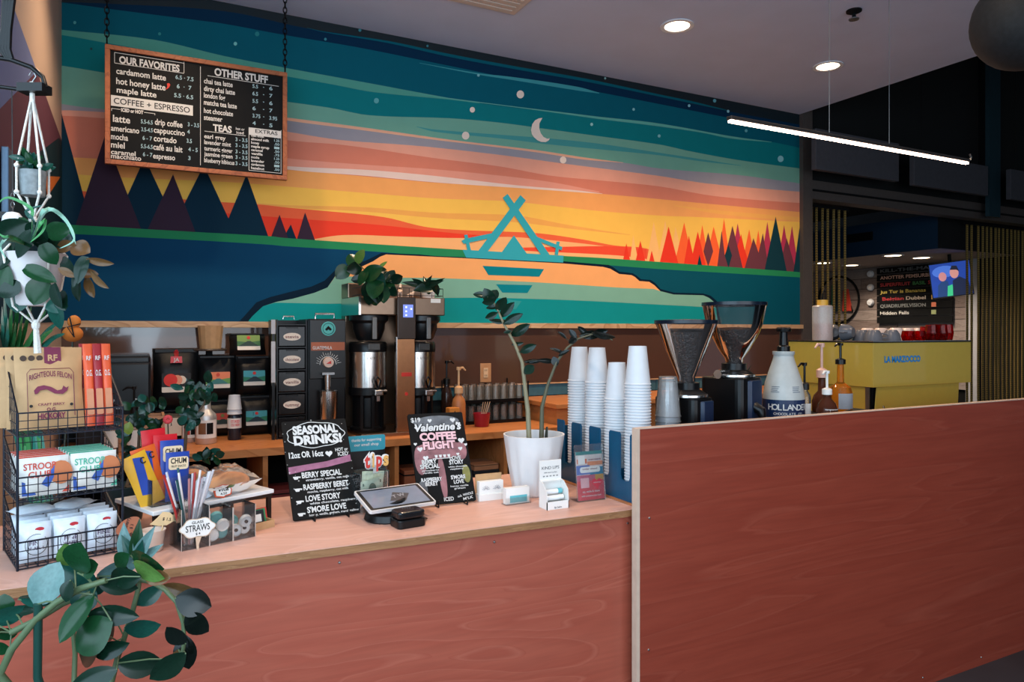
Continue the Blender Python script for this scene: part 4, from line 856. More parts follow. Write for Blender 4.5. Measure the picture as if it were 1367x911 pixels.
def server(label, px):
    X = on_y(px, 500, YW).x; s = thing('thermal_server', label, 'coffee server', (X, YW + 0.12, ZB + 0.021), 0, 'steel thermal servers')
    Yf = YW + 0.02; z = lambda py: on_y(px, py, Yf).z - ZB - 0.02
    R = 0.110
    MB().lathe([(0, z(457)), (R * .92, z(457)), (R, z(460)), (R, z(470.5)), (0, z(470.5))], 32).build('lid_collar', BLACK, s, 40)
    MB().lathe([(R * .985, z(518)), (R * .985, z(470.5))], 40).build('steel_shell', CHROME, s, 40)
    MB().lathe([(0, 0), (R * .9, 0), (R * .95, 0.01), (R * .95, 0.02), (R * .80, 0.03), (R * .80, z(532)), (R, z(528)), (R, z(518)), (0, z(518))], 32).build('base', BLACK, s, 40)
    for a in (-0.6, 0.0, 0.65): 
        MB().box(-0.008, 0.008, -R * .97, -R * .80, 0.02, z(526), Matrix.Rotation(a, 4, 'Z')).build('foot_strut', BLACK, s)
    MB().box(-0.03, 0.04, -R - 0.004, -R + 0.02, z(468), z(459)).build('gauge_window', mat('gauge', (60, 58, 56), 0.2), s, bevel=0.003)
    fa = MB().cbox((0.02, -R - 0.025, z(524)), 0.05, 0.05, 0.035).build('faucet', CHROME, s, bevel=0.006)
    MB().tube([(0.02, -R - 0.03, z(520)), (0.0, -R - 0.045, z(508)), (0.012, -R - 0.045, z(503)), (0.03, -R - 0.045, z(508)), (0.02, -R - 0.03, z(520))], 0.006).build('faucet_lever', BLACK, fa)
    MB().cbox((0.045, -R - 0.03, z(522)), 0.05, 0.02, 0.012).build('wing', CHROME, fa, bevel=0.003)
    MB().cbox((0.02, -R - 0.025, z(532)), 0.018, 0.018, 0.03).build('outlet', CHROME, fa)
    mb = MB()
    for i, ch in enumerate("LUXUS"):
        a = -PI / 2 - 0.28 + i * 0.17; text(mb, ch, frame_m(((R * .985 + 0.0008) * math.cos(a), (R * .985 + 0.0008) * math.sin(a), z(480)), (-math.sin(a), math.cos(a), 0), (0, 0, 1)), 0, 0, None, 0.014, 0.01, align='C')
    mb.build('lettering', mat('etched_grey', (80, 66, 56), 0.5), s)['kind'] = 'stuff'
server('steel thermal coffee server left of the brewer column', 499); server('steel thermal coffee server right of the brewer column', 566)
# tan pump bottle, flame box, outlet, glass rack, red cup
q = on_z(605, 571, ZB)
pump_bottle('tan_pump_bottle', 'tan syrup jug with a pale pump beside the coffee brewer', (q.x, 4.05, ZB), 0.042, 0.22, 0.018, 0.16, mat('tan_jug', (178, 110, 62), 0.4), mat('tan_pump', (206, 160, 116), 0.4), spout=0.045, rz=PI)
pump_bottle('black_pump_bottle', 'dark bottle with black pump behind the tan jug', (q.x + 0.01, 4.27, ZB), 0.036, 0.26, 0.016, 0.15, AMB, BLACK, rz=PI)
t = thing('tea_box', 'small orange box with a black flame mark', 'box', (on_y(607, 540, 3.93).x, 3.93, ZB), 0.1)
MB().box(-0.034, 0.034, 0, 0.05, 0, 0.145).build('carton', mat('orange_carton', (206, 128, 52), 0.6), t, bevel=0.002)
MB().prism([(0, -0.02), (0.012, -0.012), (0.010, 0.004), (0.016, 0.016), (0.004, 0.010), (0.002, 0.024), (-0.008, 0.008), (-0.012, -0.008)], 0, 0.0012, frame_m((0, -0.0004, 0.105), (1, 0, 0), (0, 0, 1))).build('flame_mark', BLACKM, t)
q = on_y(648, 498, YM - 0.021)
t = thing('wall_outlet', 'tan wall outlet plate on the dark glass splashback', 'outlet', q)
MB().box(-0.042, 0.042, -0.006, 0, -0.066, 0.066).build('plate', mat('outlet_tan', (190, 138, 96), 0.4), t, bevel=0.004)
MB().box(-0.017, 0.017, -0.009, -0.006, -0.034, 0.034).build('socket', mat('outlet_face', (222, 184, 146), 0.4), t, bevel=0.002)
for dz in (-0.018, 0.018):
    for dx in (-0.006, 0.006): MB().box(dx - 0.0015, dx + 0.0015, -0.0096, -0.009, dz - 0.006, dz + 0.006).build('slot', BLACKM, t)
xa, xb = on_y(614, 540, 4.20).x, on_y(706, 540, 4.20).x; wd = xb - xa
for k, (z0, tx) in enumerate(((ZB, 'lower'), (ZB + 0.135, 'upper'))):
    t = thing('glass_rack', tx + ' black plastic dishwasher rack full of glasses', 'glass rack', (xa, 4.20, z0), 0, 'stacked glass racks')
    MB().box(0, wd, 0.0, 0.32, 0, 0.006).build('floor_grid', BLACK, t)
    for y0 in (0.0, 0.31): MB().box(0, wd, y0, y0 + 0.008, 0.006, 0.022).build('rim', BLACK, t)
    for x0 in (0.0, wd - 0.008): MB().box(x0, x0 + 0.008, 0.008, 0.31, 0.006, 0.022).build('rim', BLACK, t)
    for x0 in (0.0, wd - 0.008):
        for y0 in (0.0, 0.31): MB().box(x0, x0 + 0.008, y0, y0 + 0.008, 0.022, 0.133).build('corner_post', BLACK, t)
GLS = thin_glass('tumbler_glass', (236, 222, 208), 0.11)
g0 = None
ng = 8; pit = (wd - 0.03) / ng
for k in range(2):
    for r_ in range(2):
        for i in range(ng):
            loc = (xa + 0.015 + pit * (i + 0.5), 4.20 + 0.055 + r_ * 0.095, ZB + 0.0065 + 0.135 * k)
            lab = 'upturned clear tumbler, %s from the left, %s row of the %s rack' % (('first', 'second', 'third', 'fourth', 'fifth', 'sixth', 'seventh', 'eighth')[i], ('front', 'second')[r_], ('lower', 'upper')[k])
            if g0 is None:
                g0 = MB().lathe([(0.023, 0.0), (0.0245, 0.0), (0.020, 0.108), (0, 0.108), (0, 0.098), (0.0185, 0.098), (0.023, 0.0)], 12).build('tumbler', GLS, None, 40); o = g0
            else: o = g0.copy(); COL.objects.link(o)
            o.location = loc; tag(o, lab, 'glass', 'upturned tumblers in the racks')
q = on_z(643, 568, ZB)
q = Vector((on_y(643, 568, 4.10).x, 4.10, ZB))
t = thing('red_cup', 'dark red cup holding a few wooden stirrers before the rack', 'cup', q)
MB().lathe([(0, 0), (0.040, 0), (0.045, 0.006), (0.054, 0.085), (0.051, 0.085), (0.042, 0.008), (0, 0.008)], 24).build('body', mat('cup_crimson', (146, 24, 40), 0.35), t, 40)
for k in range(4):
    s = thing('stir_stick', ('leftmost', 'second', 'third', 'rightmost')[k] + ' pale stirrer leaning in the red cup', 'stirrer', q + Vector((-0.012 + 0.006 * k, 0.0, 0.012)), 0, 'stirrers in the red cup')
    MB().tube([(0, 0, 0), (0.022 + 0.012 * k, 0.004 * k, 0.14)], 0.002, 5).build('stick', mat('pale_stick', (214, 176, 140), 0.6), s)
# boxes on the open shelf under the back counter
for k, (px, py, w_, h_, d_, rgb, lab) in enumerate(((650, 634, 0.17, 0.12, 0.2, (30, 34, 38), 'black storage box with a small white print on the lower shelf'), (655, 612, 0.16, 0.035, 0.2, (176, 120, 84), 'flat brown carton lying on the black storage box'), (352, 640, 0.30, 0.12, 0.2, (120, 46, 44), 'dark red crate on the shelf behind the wrapped pastries'), (470, 640, 0.2, 0.15, 0.2, (40, 36, 36), 'dark bin on the shelf behind the tip jar'), (540, 640, 0.16, 0.16, 0.2, (150, 84, 54), 'brown carton on the shelf right of the tip jar'))):
    X = (1.835, 1.835, 0.74, on_y(470, 600, 3.98).x, 1.40)[k]; z0 = 0.5455 + (0.1205 if k == 1 else 0)
    t = thing('shelf_box', lab, 'box', (X, 3.9, z0), 0, 'boxes under the back counter')
    c_ = MB().box(-w_ / 2, w_ / 2, 0, d_, 0, h_).build('carton', mat('shelf_box_%d' % k, rgb, 0.6), t, bevel=0.003)
    MB().box(-w_ / 2 - 0.003, w_ / 2 + 0.003, -0.003, d_ + 0.003, h_ * 0.82, h_ * 0.86).build('lid_seam', BLACKM, t)
    if k == 0:
        mb = MB(); text(mb, "brewed", frame_m((0, -0.0008, h_ * .45), (1, 0, 0), (0, 0, 1)), 0, 0, 0.05, 0.02, 0.01, align='C'); mb.build('lettering', CHALK, t)
# ================================================================== ON THE FRONT COUNTER
WIRE = mat('black_wire', (24, 28, 40), 0.4, 0.5)
RK = thing('wire_rack', 'three-tier black wire display rack of packaged snacks', 'display rack', (-0.273, 2.135, ZT), 0.26)
RW, RD = 0.235, 0.23
def basket(z0, lip, back):
    b = MB(); r = 0.0014
    def seg(a, c, rad=r): b.tube([a, c], rad, 4)
    nx, ny = 11, 9
    hz = lambda t: lip + (back - lip) * t                     # sides rise towards the back
    for i in range(nx + 1):
        x = RW * i / nx; seg((x, 0, z0), (x, 0, z0 + lip)); seg((x, 0, z0), (x, RD, z0)); seg((x, RD, z0), (x, RD, z0 + back))
    for k in range(4): seg((0, 0, z0 + lip * k / 3), (RW, 0, z0 + lip * k / 3), 0.0026 if k == 3 else r)
    for j in range(1, ny + 1):
        y = RD * j / ny; seg((0, y, z0), (RW, y, z0))
        for x in (0, RW): seg((x, y, z0), (x, y, z0 + hz(j / ny)))
    for x in (0, RW):
        seg((x, 0, z0 + lip), (x, RD, z0 + back), 0.0026); seg((x, 0, z0), (x, RD, z0), 0.0022)
        for k in range(1, 7):
            z = back * k / 7; t0 = max(0.0, (z - lip) / (back - lip)); seg((x, RD * t0, z0 + z), (x, RD, z0 + z))
    for k in range(1, 7): seg((0, RD, z0 + back * k / 6), (RW, RD, z0 + back * k / 6))
    seg((0, 0, z0), (RW, 0, z0), 0.0022)
    return b
for z0, lip, back in ((0.004, 0.066, 0.145), (0.170, 0.060, 0.14), (0.332, 0.058, 0.205)): basket(z0, lip, back).build('basket', WIRE, RK)['kind'] = 'stuff'
for x in (0, RW):
    for y in (0.002, RD): MB().tube([(x, y, 0.0), (x, y, 0.39 if y < 0.1 else 0.53)], 0.003, 6).build('upright', WIRE, RK)
RM = Matrix.Translation(RK.location) @ Matrix.Rotation(0.26, 4, 'Z')
def in_rack(x, y, z): return RM @ Vector((x, y, z))
def pouch(name, label, cat, group, loc, w, h, d, m_, lean=0.12, rz=0.26, seed=0, top=0.6, n=8, crimp=0.25, pu=3, pv=3):
    t = thing(name, label, cat, loc, rz, group)
    pillow(MB(), w, h, d, upright(lean), n, pu, pv, top=top, crimp=crimp, seed=seed).build('pouch', m_, t, 60)
    return t, upright(lean)
def sheet(t, name, pts, z, m_, M): return MB().prism(pts, z, z + 0.0006, M).build(name, m_, t)
def words(t, items, M, z, m_, name='lettering'):
    mb = MB()
    for (s, x, y, w_, h_, kw) in items: text(mb, s, M, x, y, w_, h_, z=z, align='C', **kw)
    o = mb.build(name, m_, t); o['kind'] = 'stuff'; return o
PLUM = mat('plum_print', (110, 30, 62), 0.6)
# jerky pouches, the front one readable
for k, (dy, tx) in enumerate(((0.165, 'rearmost'), (0.125, 'middle'), (0.07, 'front'))):
    t, M = pouch('jerky_pouch', tx + ' of three brown kraft jerky pouches with a plum flash', 'snack pouch', 'kraft jerky pouches', in_rack(0.082 - 0.012 * (2 - k), dy, 0.338), 0.155, 0.215, 0.034, PAPERK, 0.18, seed=k + 20)
    zf = 0.019
    sheet(t, 'top_flash', [(-0.012, 0.168), (0.026, 0.168), (0.026, 0.214), (-0.012, 0.214)], 0.010 if k < 2 else 0.012, PLUM, M)
    for j in range(3): sheet(t, 'vent_hole', circ(-0.058 + j * 0.018, 0.186, 0.0075, 12), 0.010, mat('shadow_print', (70, 50, 40), 0.7), M)
    if k == 2:
        fr = MB(); 
        fr.tube([M @ Vector((x, y, zf)) for x, y in ((-0.052, 0.03), (-0.052, 0.145), (-0.044, 0.156), (0.044, 0.156), (0.052, 0.145), (0.052, 0.03))], 0.0008, 4); fr.build('frame_print', PLUM, t)
        words(t, [("RIGHTEOUS FELON", 0, 0.126, 0.095, 0.014, dict(arc=0.010)), ("CRAFT JERKY", 0, 0.060, 0.06, 0.006, {}), ("O.G.", 0, 0.045, 0.022, 0.009, dict(bold=.03)), ("HICKORY", 0, 0.026, 0.062, 0.014, dict(bold=.04))], M, zf, PLUM)
        words(t, [("RF", 0.007, 0.178, 0.022, 0.016, dict(bold=.03))], M, 0.0130, PAPERK)
        sheet(t, 'whale_print', [(-0.036, 0.090), (-0.038, 0.100), (-0.030, 0.110), (-0.016, 0.113), (0.0, 0.108), (0.014, 0.098), (0.024, 0.100), (0.028, 0.110), (0.034, 0.104), (0.040, 0.108), (0.036, 0.096), (0.026, 0.088), (0.008, 0.090), (-0.010, 0.102), (-0.024, 0.100), (-0.030, 0.092)], zf, PLUM, M)
        for s in (-1, 1): sheet(t, 'dot_print', circ(s * 0.045, 0.060, 0.004, 8), zf, INK, M)
STK = {'red': mat('stick_red', (150, 34, 44), 0.4), 'orange': mat('stick_orange', (214, 86, 48), 0.4)}
for k in range(6):
    c = 'red' if k % 2 else 'orange'; x = 0.172 + 0.022 * (k % 3); y = 0.06 + 0.045 * (k // 3)
    t, M = pouch('meat_stick', '%s meat stick, %s of the %s trio, standing beside the jerky pouches' % (('orange-red', 'deep red')[k % 2], ('left', 'middle', 'right')[k % 3], ('front', 'rear')[k // 3]), 'snack stick', 'meat sticks in the rack', in_rack(x, y, 0.338), 0.024, 0.225, 0.018, STK[c], 0.20, seed=40 + k, crimp=0.1)
    for e in t.children: pass
    sheet(t, 'clear_window', rrect(-0.008, 0.008, 0.03, 0.10, 0.003), 0.0095, mat('stick_window', (196, 130, 96), 0.3), M)
    words(t, [("O.G.", 0, 0.135, 0.014, 0.016, {}), ("RF", 0, 0.178, 0.012, 0.012, {})], M, 0.0098, CHALK)
# waffle packets in the middle basket
WF = mat('packet_white', (224, 220, 214), 0.35, bump=0.2, scale=40); WRED = mat('wafer_red', (196, 66, 44), 0.5); WBLU = mat('wafer_blue', (46, 86, 168), 0.5); WGRN = mat('wafer_green', (70, 168, 140), 0.5); WTAN = mat('wafer_tan', (190, 110, 66), 0.5)
for c in range(2):
    for k in range(6):
        y = 0.03 + k * 0.03; x = 0.062 + c * 0.112; z0 = 0.174
        t, M = pouch('waffle_packet', '%s waffle packet, %s in the %s row' % (('red', 'green')[c] + '-lettered', ('foremost', 'second', 'third', 'fourth', 'fifth', 'rearmost')[k], ('left', 'right')[c]), 'snack packet', 'waffle packets in the middle basket', in_rack(x, y, z0), 0.108, 0.098, 0.024, WF, 0.10 + 0.02 * k, seed=60 + k + 10 * c, n=6)
        if k == 0:
            ink = (WRED, WGRN)[c]
            sheet(t, 'waffle_print', circ(0.034, 0.055, 0.026, 16, 0.03), 0.0125, WTAN, M); sheet(t, 'swirl_print', [(-0.01, 0.03), (0.01, 0.06), (0.02, 0.075), (0.018, 0.045), (0.006, 0.02)], 0.0132, WBLU, M)
            sheet(t, 'corner_print', [(-0.05, 0.004), (-0.02, 0.004), (-0.03, 0.03), (-0.05, 0.04)], 0.006, WBLU, M); sheet(t, 'edge_stripe', [(0.036, 0.004), (0.052, 0.004), (0.052, 0.02)], 0.006, ink, M)
            words(t, [("STROOP", -0.012, 0.068, 0.07, 0.016, dict(bold=.02)), ("CLUB", -0.012, 0.048, 0.05, 0.015, dict(bold=.02))], M, 0.0140, ink)
        else: sheet(t, 'crimp', rrect(-0.052, 0.052, 0.090, 0.0975, 0.001), 0.0035, (WRED, WGRN)[c], M)
# white packets in the bottom basket
for c in range(3):
    for k in range(4):
        t, M = pouch('white_packet', 'white packet with a printed ring, %s in the %s row' % (('foremost', 'second', 'third', 'rearmost')[k], ('left', 'middle', 'right')[c]), 'snack packet', 'white packets in the bottom basket', in_rack(0.042 + 0.076 * c, 0.035 + k * 0.042, 0.008), 0.072, 0.098, 0.034, mat('packet_pale', (218, 226, 236), 0.35, bump=0.2, scale=40), 0.05, seed=90 + c * 7 + k, n=6)
        if k == 0:
            MB().tube([M @ Vector((0.024 * math.cos(a), 0.045 + 0.026 * math.sin(a), 0.0165)) for a in [2 * PI * i / 20 for i in range(21)]], 0.0007, 4).build('ring_print', INK, t)
            words(t, [("FINE", 0, 0.044, 0.03, 0.010, {}), ("WAFER", 0, 0.032, 0.034, 0.008, {})], M, 0.0172, mat('grape_ink', (80, 60, 96), 0.6))
            sheet(t, 'berry_print', circ(0.008, 0.082, 0.010, 12, 0.005), 0.0125, mat('berry_red', (190, 40, 50), 0.5), M)
for k in range(2):
    t = thing('white_packet', ('loose white packet lying flat on the left row', 'second loose white packet lying across the middle row')[k], 'snack packet', in_rack(0.05 + 0.09 * k, 0.13, 0.122), 0.5 + 0.5 * k, 'white packets in the bottom basket')
    pillow(MB(), 0.10, 0.075, 0.022, Matrix.Translation((0, -0.04, 0.0)), 6, 3, 3, crimp=0.3, seed=k).build('pouch', MATS['packet_pale'], t, 60)
# ------------------------------------------------------------------ marble riser with jar of bars and wrapped pastries
RA = math.atan2(2.345 - 2.199, 0.367 - 0.026); O_ = Vector((0.026, 2.199, ZT))
RS = thing('marble_riser', 'white marble slab riser on dark metal legs', 'riser', O_, RA)
SL, SD, SH = 0.372, 0.25, 0.098
MB().box(0, SL, 0, SD, SH - 0.012, SH).build('slab', mat('white_marble', (222, 220, 220), 0.25, var=0.1, scale=6), RS, bevel=0.002)
MB().box(0.004, SL - 0.004, 0.004, 0.012, SH - 0.022, SH - 0.012).build('rail', DST, RS); MB().box(0.004, SL - 0.004, SD - 0.012, SD - 0.004, SH - 0.022, SH - 0.012).build('rail', DST, RS)
for x in (0.006, SL - 0.018):
    for y in (0.006, SD - 0.018): MB().box(x, x + 0.012, y, y + 0.012, 0, SH - 0.012).build('leg', DST, RS)
SM = Matrix.Translation(O_) @ Matrix.Rotation(RA, 4, 'Z')
def on_slab(x, y, z=0.0): return SM @ Vector((x, y, SH + 0.0005 + z))
J = thing('acrylic_bin', 'clear acrylic bin of fruit bars on the marble riser', 'bin', on_slab(0.02, 0.05), RA)
for (x0, x1, y0, y1) in ((0, 0.115, 0, 0.002), (0, 0.115, 0.098, 0.10), (0, 0.002, 0.002, 0.098), (0.113, 0.115, 0.002, 0.098)): MB().box(x0, x1, y0, y1, 0, 0.075).build('wall', ACRYL, J)
MB().box(0, 0.115, 0, 0.10, 0, 0.002).build('floor', ACRYL, J)
CB = {'yellow': mat('bar_yellow', (222, 168, 44), 0.35), 'orange': mat('bar_orange', (220, 96, 36), 0.35), 'red': mat('bar_red', (204, 32, 44), 0.35), 'blue': mat('bar_blue', (40, 70, 160), 0.35)}
bars = (('yellow', 0.018, 0.03, -0.35, 0.155, 'leaning yellow fruit bar'), ('orange', 0.034, 0.045, -0.22, 0.165, 'orange fruit bar tipped left'), ('red', 0.055, 0.08, -0.05, 0.205, 'rear red fruit bar, tallest of the bin'), ('red', 0.068, 0.065, 0.03, 0.188, 'second red fruit bar just before the tallest'), ('blue', 0.078, 0.048, 0.04, 0.172, 'upper blue fruit bar with cream name patch'), ('blue', 0.080, 0.02, 0.05, 0.140, 'front blue fruit bar nearest the straws'))
for k, (c, x, y, tilt, h, lab) in enumerate(bars):
    t = thing('fruit_bar', lab, 'snack bar', on_slab(0.02 + x, 0.05 + y, 0.0025), RA, 'fruit bars in the acrylic bin')
    M = Matrix.Rotation(tilt, 4, 'Y') @ upright(0.08)
    pillow(MB(), 0.070, h, 0.012, M, 6, 3, 4, crimp=0.2, seed=k).build('wrapper', CB[c], t, 60)
    if c == 'blue':
        sheet(t, 'name_patch', rrect(-0.029, 0.029, h * .64, h * .90, 0.008), 0.0062, mat('cream_patch', (236, 212, 176), 0.6), M)
        words(t, [("CHUM", 0, h * .77, 0.046, 0.015, dict(bold=.03)), ("FRUIT SNACKS", 0, h * .69, 0.042, 0.006, {})], M, 0.0071, INK)
    elif c != 'red':
        sheet(t, 'stripe', [(-0.02, h * .25), (0.004, h * .2), (0.018, h * .9), (-0.006, h * .95)], 0.0062, CB['blue'], M); words(t, [("C", 0.016, h * .78, 0.014, 0.018, dict(bold=.03))], M, 0.0072, INK)
BREAD = mat('golden_crust', (204, 140, 84), 0.55, var=0.25, scale=18, bump=0.3); WRAP = thin_glass('cellophane', (250, 240, 230), 0.06, 0.1)
for k, (x, y, z, rx, ry, rz_, a, lab) in enumerate(((0.265, 0.06, 0.032, 0.078, 0.045, 0.032, 0.1, 'front wrapped golden pastry on the marble riser'), (0.20, 0.185, 0.034, 0.070, 0.042, 0.034, -0.1, 'rear wrapped darker pastry below the twist of film'), (0.335, 0.185, 0.028, 0.048, 0.040, 0.028, 0.5, 'small wrapped pastry at the right end of the riser'))):
    t = thing('wrapped_pastry', lab, 'pastry', on_slab(x - 0.02, y, 0), RA + a, 'wrapped pastries on the riser')
    MB().ball((0, 0, rz_), rx, ry, rz_, 12).build('loaf', BREAD, t, 60)
    f = MB(); pillow(f, rx * 2.4, ry * 2.25, rz_ * 2.3, Matrix.Translation((0, -ry * 1.12, rz_ * 1.12)), 8, 2.4, 2.4, crimp=0.35, seed=k + 3); f.build('film', WRAP, t)
t = thing('round_label_tag', 'round pale tag propped against the wrapped pastries', 'tag', on_slab(0.165, 0.03), RA)
MB().prism(circ(0, 0.034, 0.032, 24), 0, 0.002, upright(0.25)).build('disc', mat('pale_blue_tag', (196, 204, 214), 0.6), t); words(t, [("VITA", 0, 0.042, 0.03, 0.010, {})], upright(0.25), 0.0026, mat('tag_ink', (60, 70, 90), 0.6))
t = thing('pastry_price_sign', 'small white speech-bubble price sign with an orange edge', 'price sign', on_slab(0.21, 0.008), RA)
sgp = [(-0.026, 0.006), (-0.028, 0.02), (-0.022, 0.034), (0.0, 0.04), (0.022, 0.034), (0.028, 0.02), (0.024, 0.006), (0.006, 0.004), (0.0, 0.0)]
MB().prism(sgp, -0.003, 0, upright(0.2)).build('backing', mat('sign_orange', (206, 84, 48), 0.6), t); MB().prism([(x * .86, y * .82 + 0.004) for x, y in sgp], 0, 0.0008, upright(0.2)).build('face', CARD, t)
words(t, [("vita", 0, 0.020, 0.034, 0.013, dict(bold=.02)), ("4.50", 0, 0.009, 0.02, 0.007, {})], upright(0.2), 0.0012, INK)
# ------------------------------------------------------------------ acrylic organiser with straws, lids
AO = Vector((0.094, 2.125, ZT)); AA = 0.30
ORG = thing('acrylic_organiser', 'stepped clear acrylic organiser holding straws and lids', 'organiser', AO, AA)
for k, (x0, x1, h) in enumerate(((0.0, 0.074, 0.112), (0.076, 0.140, 0.095), (0.142, 0.206, 0.095))):
    for (a, b, c, d) in ((x0, x1, 0, 0.002), (x0, x1, 0.088, 0.09), (x0, x0 + 0.002, 0.002, 0.088), (x1 - 0.002, x1, 0.002, 0.088)): MB().box(a, b, c, d, 0, h).build('panel', ACRYL, ORG)
    MB().box(x0, x1, 0, 0.09, 0, 0.002).build('floor', ACRYL, ORG)
    for x in (x0, x1): MB().tube([(x, 0, 0), (x, 0, h)], 0.0009, 4).build('polished_edge', mat('acrylic_edge', (206, 190, 180), 0.3), ORG)
AM = Matrix.Translation(AO) @ Matrix.Rotation(AA, 4, 'Z')
V = thing('straw_vase', 'flared clear vase inside the organiser holding straws', 'vase', AM @ Vector((0.036, 0.045, 0.0025)), AA)
MB().lathe([(0, 0), (0.022, 0), (0.022, 0.003), (0.024, 0.06), (0.034, 0.118), (0.032, 0.118), (0.022, 0.06), (0.020, 0.004), (0, 0.004)], 20).build('glass', ACRYL, V, 40)
SC_ = (('clear', mat('straw_clear', (214, 212, 220), 0.15, trans=0.3, var=0)), ('red', mat('straw_red', (166, 44, 40), 0.35)), ('green', mat('straw_green', (40, 84, 84), 0.35)), ('white', mat('straw_white', (222, 214, 214), 0.4)), ('rose', mat('straw_rose', (176, 116, 116), 0.4)))
rs_ = random.Random(11)
used_ = set()
for k in range(18):
    nm, m_ = SC_[(0, 3, 1, 0, 2, 4, 3)[k % 7]]; a = 2 * PI * k / 18 + rs_.random() * .2; rr0 = 0.004 + 0.012 * rs_.random(); sp_ = (0.026 + 0.040 * rs_.random()) * (1.2 if nm == 'green' else 0.95); L_ = 0.178 + 0.03 * rs_.random()
    sec = ('right', 'back right', 'back', 'back left', 'left', 'front left', 'front', 'front right')[int(((a + AA) / (2 * PI) * 8 + 0.5)) % 8]
    lb_ = '%s straw fanning to the %s of the vase' % (nm, sec)
    while lb_ in used_: lb_ = lb_.replace(' straw', ' shorter straw', 1) if 'shorter' not in lb_ else lb_ + ', tucked inside'
    used_.add(lb_)
    side = 'left' if math.cos(a + AA) < -0.4 else 'right' if math.cos(a + AA) > 0.4 else 'middle'
    s = thing('straw', lb_, 'straw', V.location + Vector((0, 0, 0.005)), AA, 'straws in the vase')
    p0 = Vector((rr0 * math.cos(a), rr0 * math.sin(a), 0)); p1 = Vector(((rr0 + sp_) * math.cos(a), (rr0 + sp_) * math.sin(a), L_))
    MB().tube([p0, (p0 + p1) / 2 + Vector((-0.003 * math.cos(a), -0.003 * math.sin(a), 0)), p1], 0.0034, 7, cap=False).build('tube', m_, s, 60)
t = thing('straws_sign', 'white cloud-shaped sign lettered STRAWS before the vase', 'sign', AM @ Vector((0.040, -0.012, 0)), AA * 0.6)
cp = [(0.045 * math.cos(a) * (1 + .06 * math.cos(6 * a)), 0.058 + 0.026 * math.sin(a) * (1 + .10 * math.cos(6 * a))) for a in [2 * PI * i / 40 for i in range(40)]]
MB().prism(cp, -0.003, -0.0006, upright(0.1)).build('plaque', mat('sign_wood', (206, 178, 152), 0.6), t); MB().prism([(x * .95, 0.058 + (y - 0.058) * .92) for x, y in cp], -0.0006, 0.0, upright(0.1)).build('face', CARD, t)
MB().prism([(-0.006, 0.036), (0.010, 0.036), (0.002, 0.014), (0.002, 0.0), (-0.004, 0.0)], -0.003, -0.0006, upright(0.1)).build('pick', MATS['sign_wood'], t)
words(t, [("GLASS", 0, 0.070, 0.03, 0.007, {}), ("STRAWS", 0, 0.050, 0.062, 0.017, dict(bold=.01)), ("$ 4", 0, 0.040, 0.012, 0.006, {})], upright(0.1), 0.0006, INK)
LM = (mat('lid_clear', (206, 208, 208), 0.25), mat('lid_teal', (96, 160, 158), 0.35), mat('lid_white', (226, 222, 218), 0.4))
for k in range(9):
    c = k // 5; kk_ = k % 5
    s = thing('drink_topper', '%s round drink topper, %s, in the %s bin' % (('clear', 'teal', 'white')[(k * 2 + 2) % 3], ('lowest left', 'lowest right', 'middle left', 'middle right', 'topmost')[kk_], ('middle', 'right')[c]), 'drink topper', AM @ Vector((0.092 + c * 0.066 + 0.030 * (kk_ % 2) + (0.015 if kk_ == 4 else 0), 0.025 + 0.012 * (kk_ % 3), 0.022 + 0.022 * (kk_ // 2))), AA, 'drink toppers in the organiser')
    MB().lathe([(0, 0.003), (0.013, 0.003), (0.016, 0.006), (0.0185, 0.002), (0.0185, -0.004), (0.016, -0.004), (0, -0.002)], 18, Matrix.Rotation(PI / 2 - 0.25 + 0.15 * kk_, 4, 'X')).build('disc', LM[(k * 2 + 2) % 3], s, 40)
    if c == 1: MB().lathe([(0, 0.0), (0.005, 0.0), (0.005, 0.008), (0, 0.008)], 10, Matrix.Rotation(PI / 2 - 0.25 + 0.15 * kk_, 4, 'X')).build('plug', BLACK, s)
q = on_z(350, 704, ZT)
t = thing('tea_basket', 'small tilted tan tray of tea bags at the end of the riser', 'tray', (q.x - 0.01, q.y + 0.0, ZT), 0.4)
for (x0, x1, y0, y1, z1) in ((-0.035, 0.035, -0.03, 0.03, 0.003),): MB().box(x0, x1, y0, y1, 0, z1).build('floor', PAPERK, t)
for (x0, x1, y0, y1) in ((-0.035, 0.035, -0.03, -0.027), (-0.035, 0.035, 0.027, 0.03), (-0.035, -0.032, -0.027, 0.027), (0.032, 0.035, -0.027, 0.027)): MB().box(x0, x1, y0, y1, 0.003, 0.022).build('side', PAPERK, t)
for k, c in enumerate(((34, 36, 40), (60, 140, 92), (190, 60, 54))):
    s = thing('tea_bag', ('black', 'green', 'red')[k] + ' tea bag envelope standing in the tan tray', 'tea bag', Vector((q.x - 0.01, q.y, ZT + 0.0035)) + Vector((-0.006 + 0.006 * k, -0.014 + 0.014 * k, 0)), 0.4, 'tea bags in the tray')
    MB().box(-0.026, 0.026, -0.002, 0.002, 0, 0.05, Matrix.Rotation(-0.25, 4, 'X')).build('envelope', mat('tea_%d' % k, c, 0.5), s); MB().box(-0.016, 0.016, -0.0028, -0.002, 0.016, 0.038, Matrix.Rotation(-0.25, 4, 'X')).build('print', CARD, s)
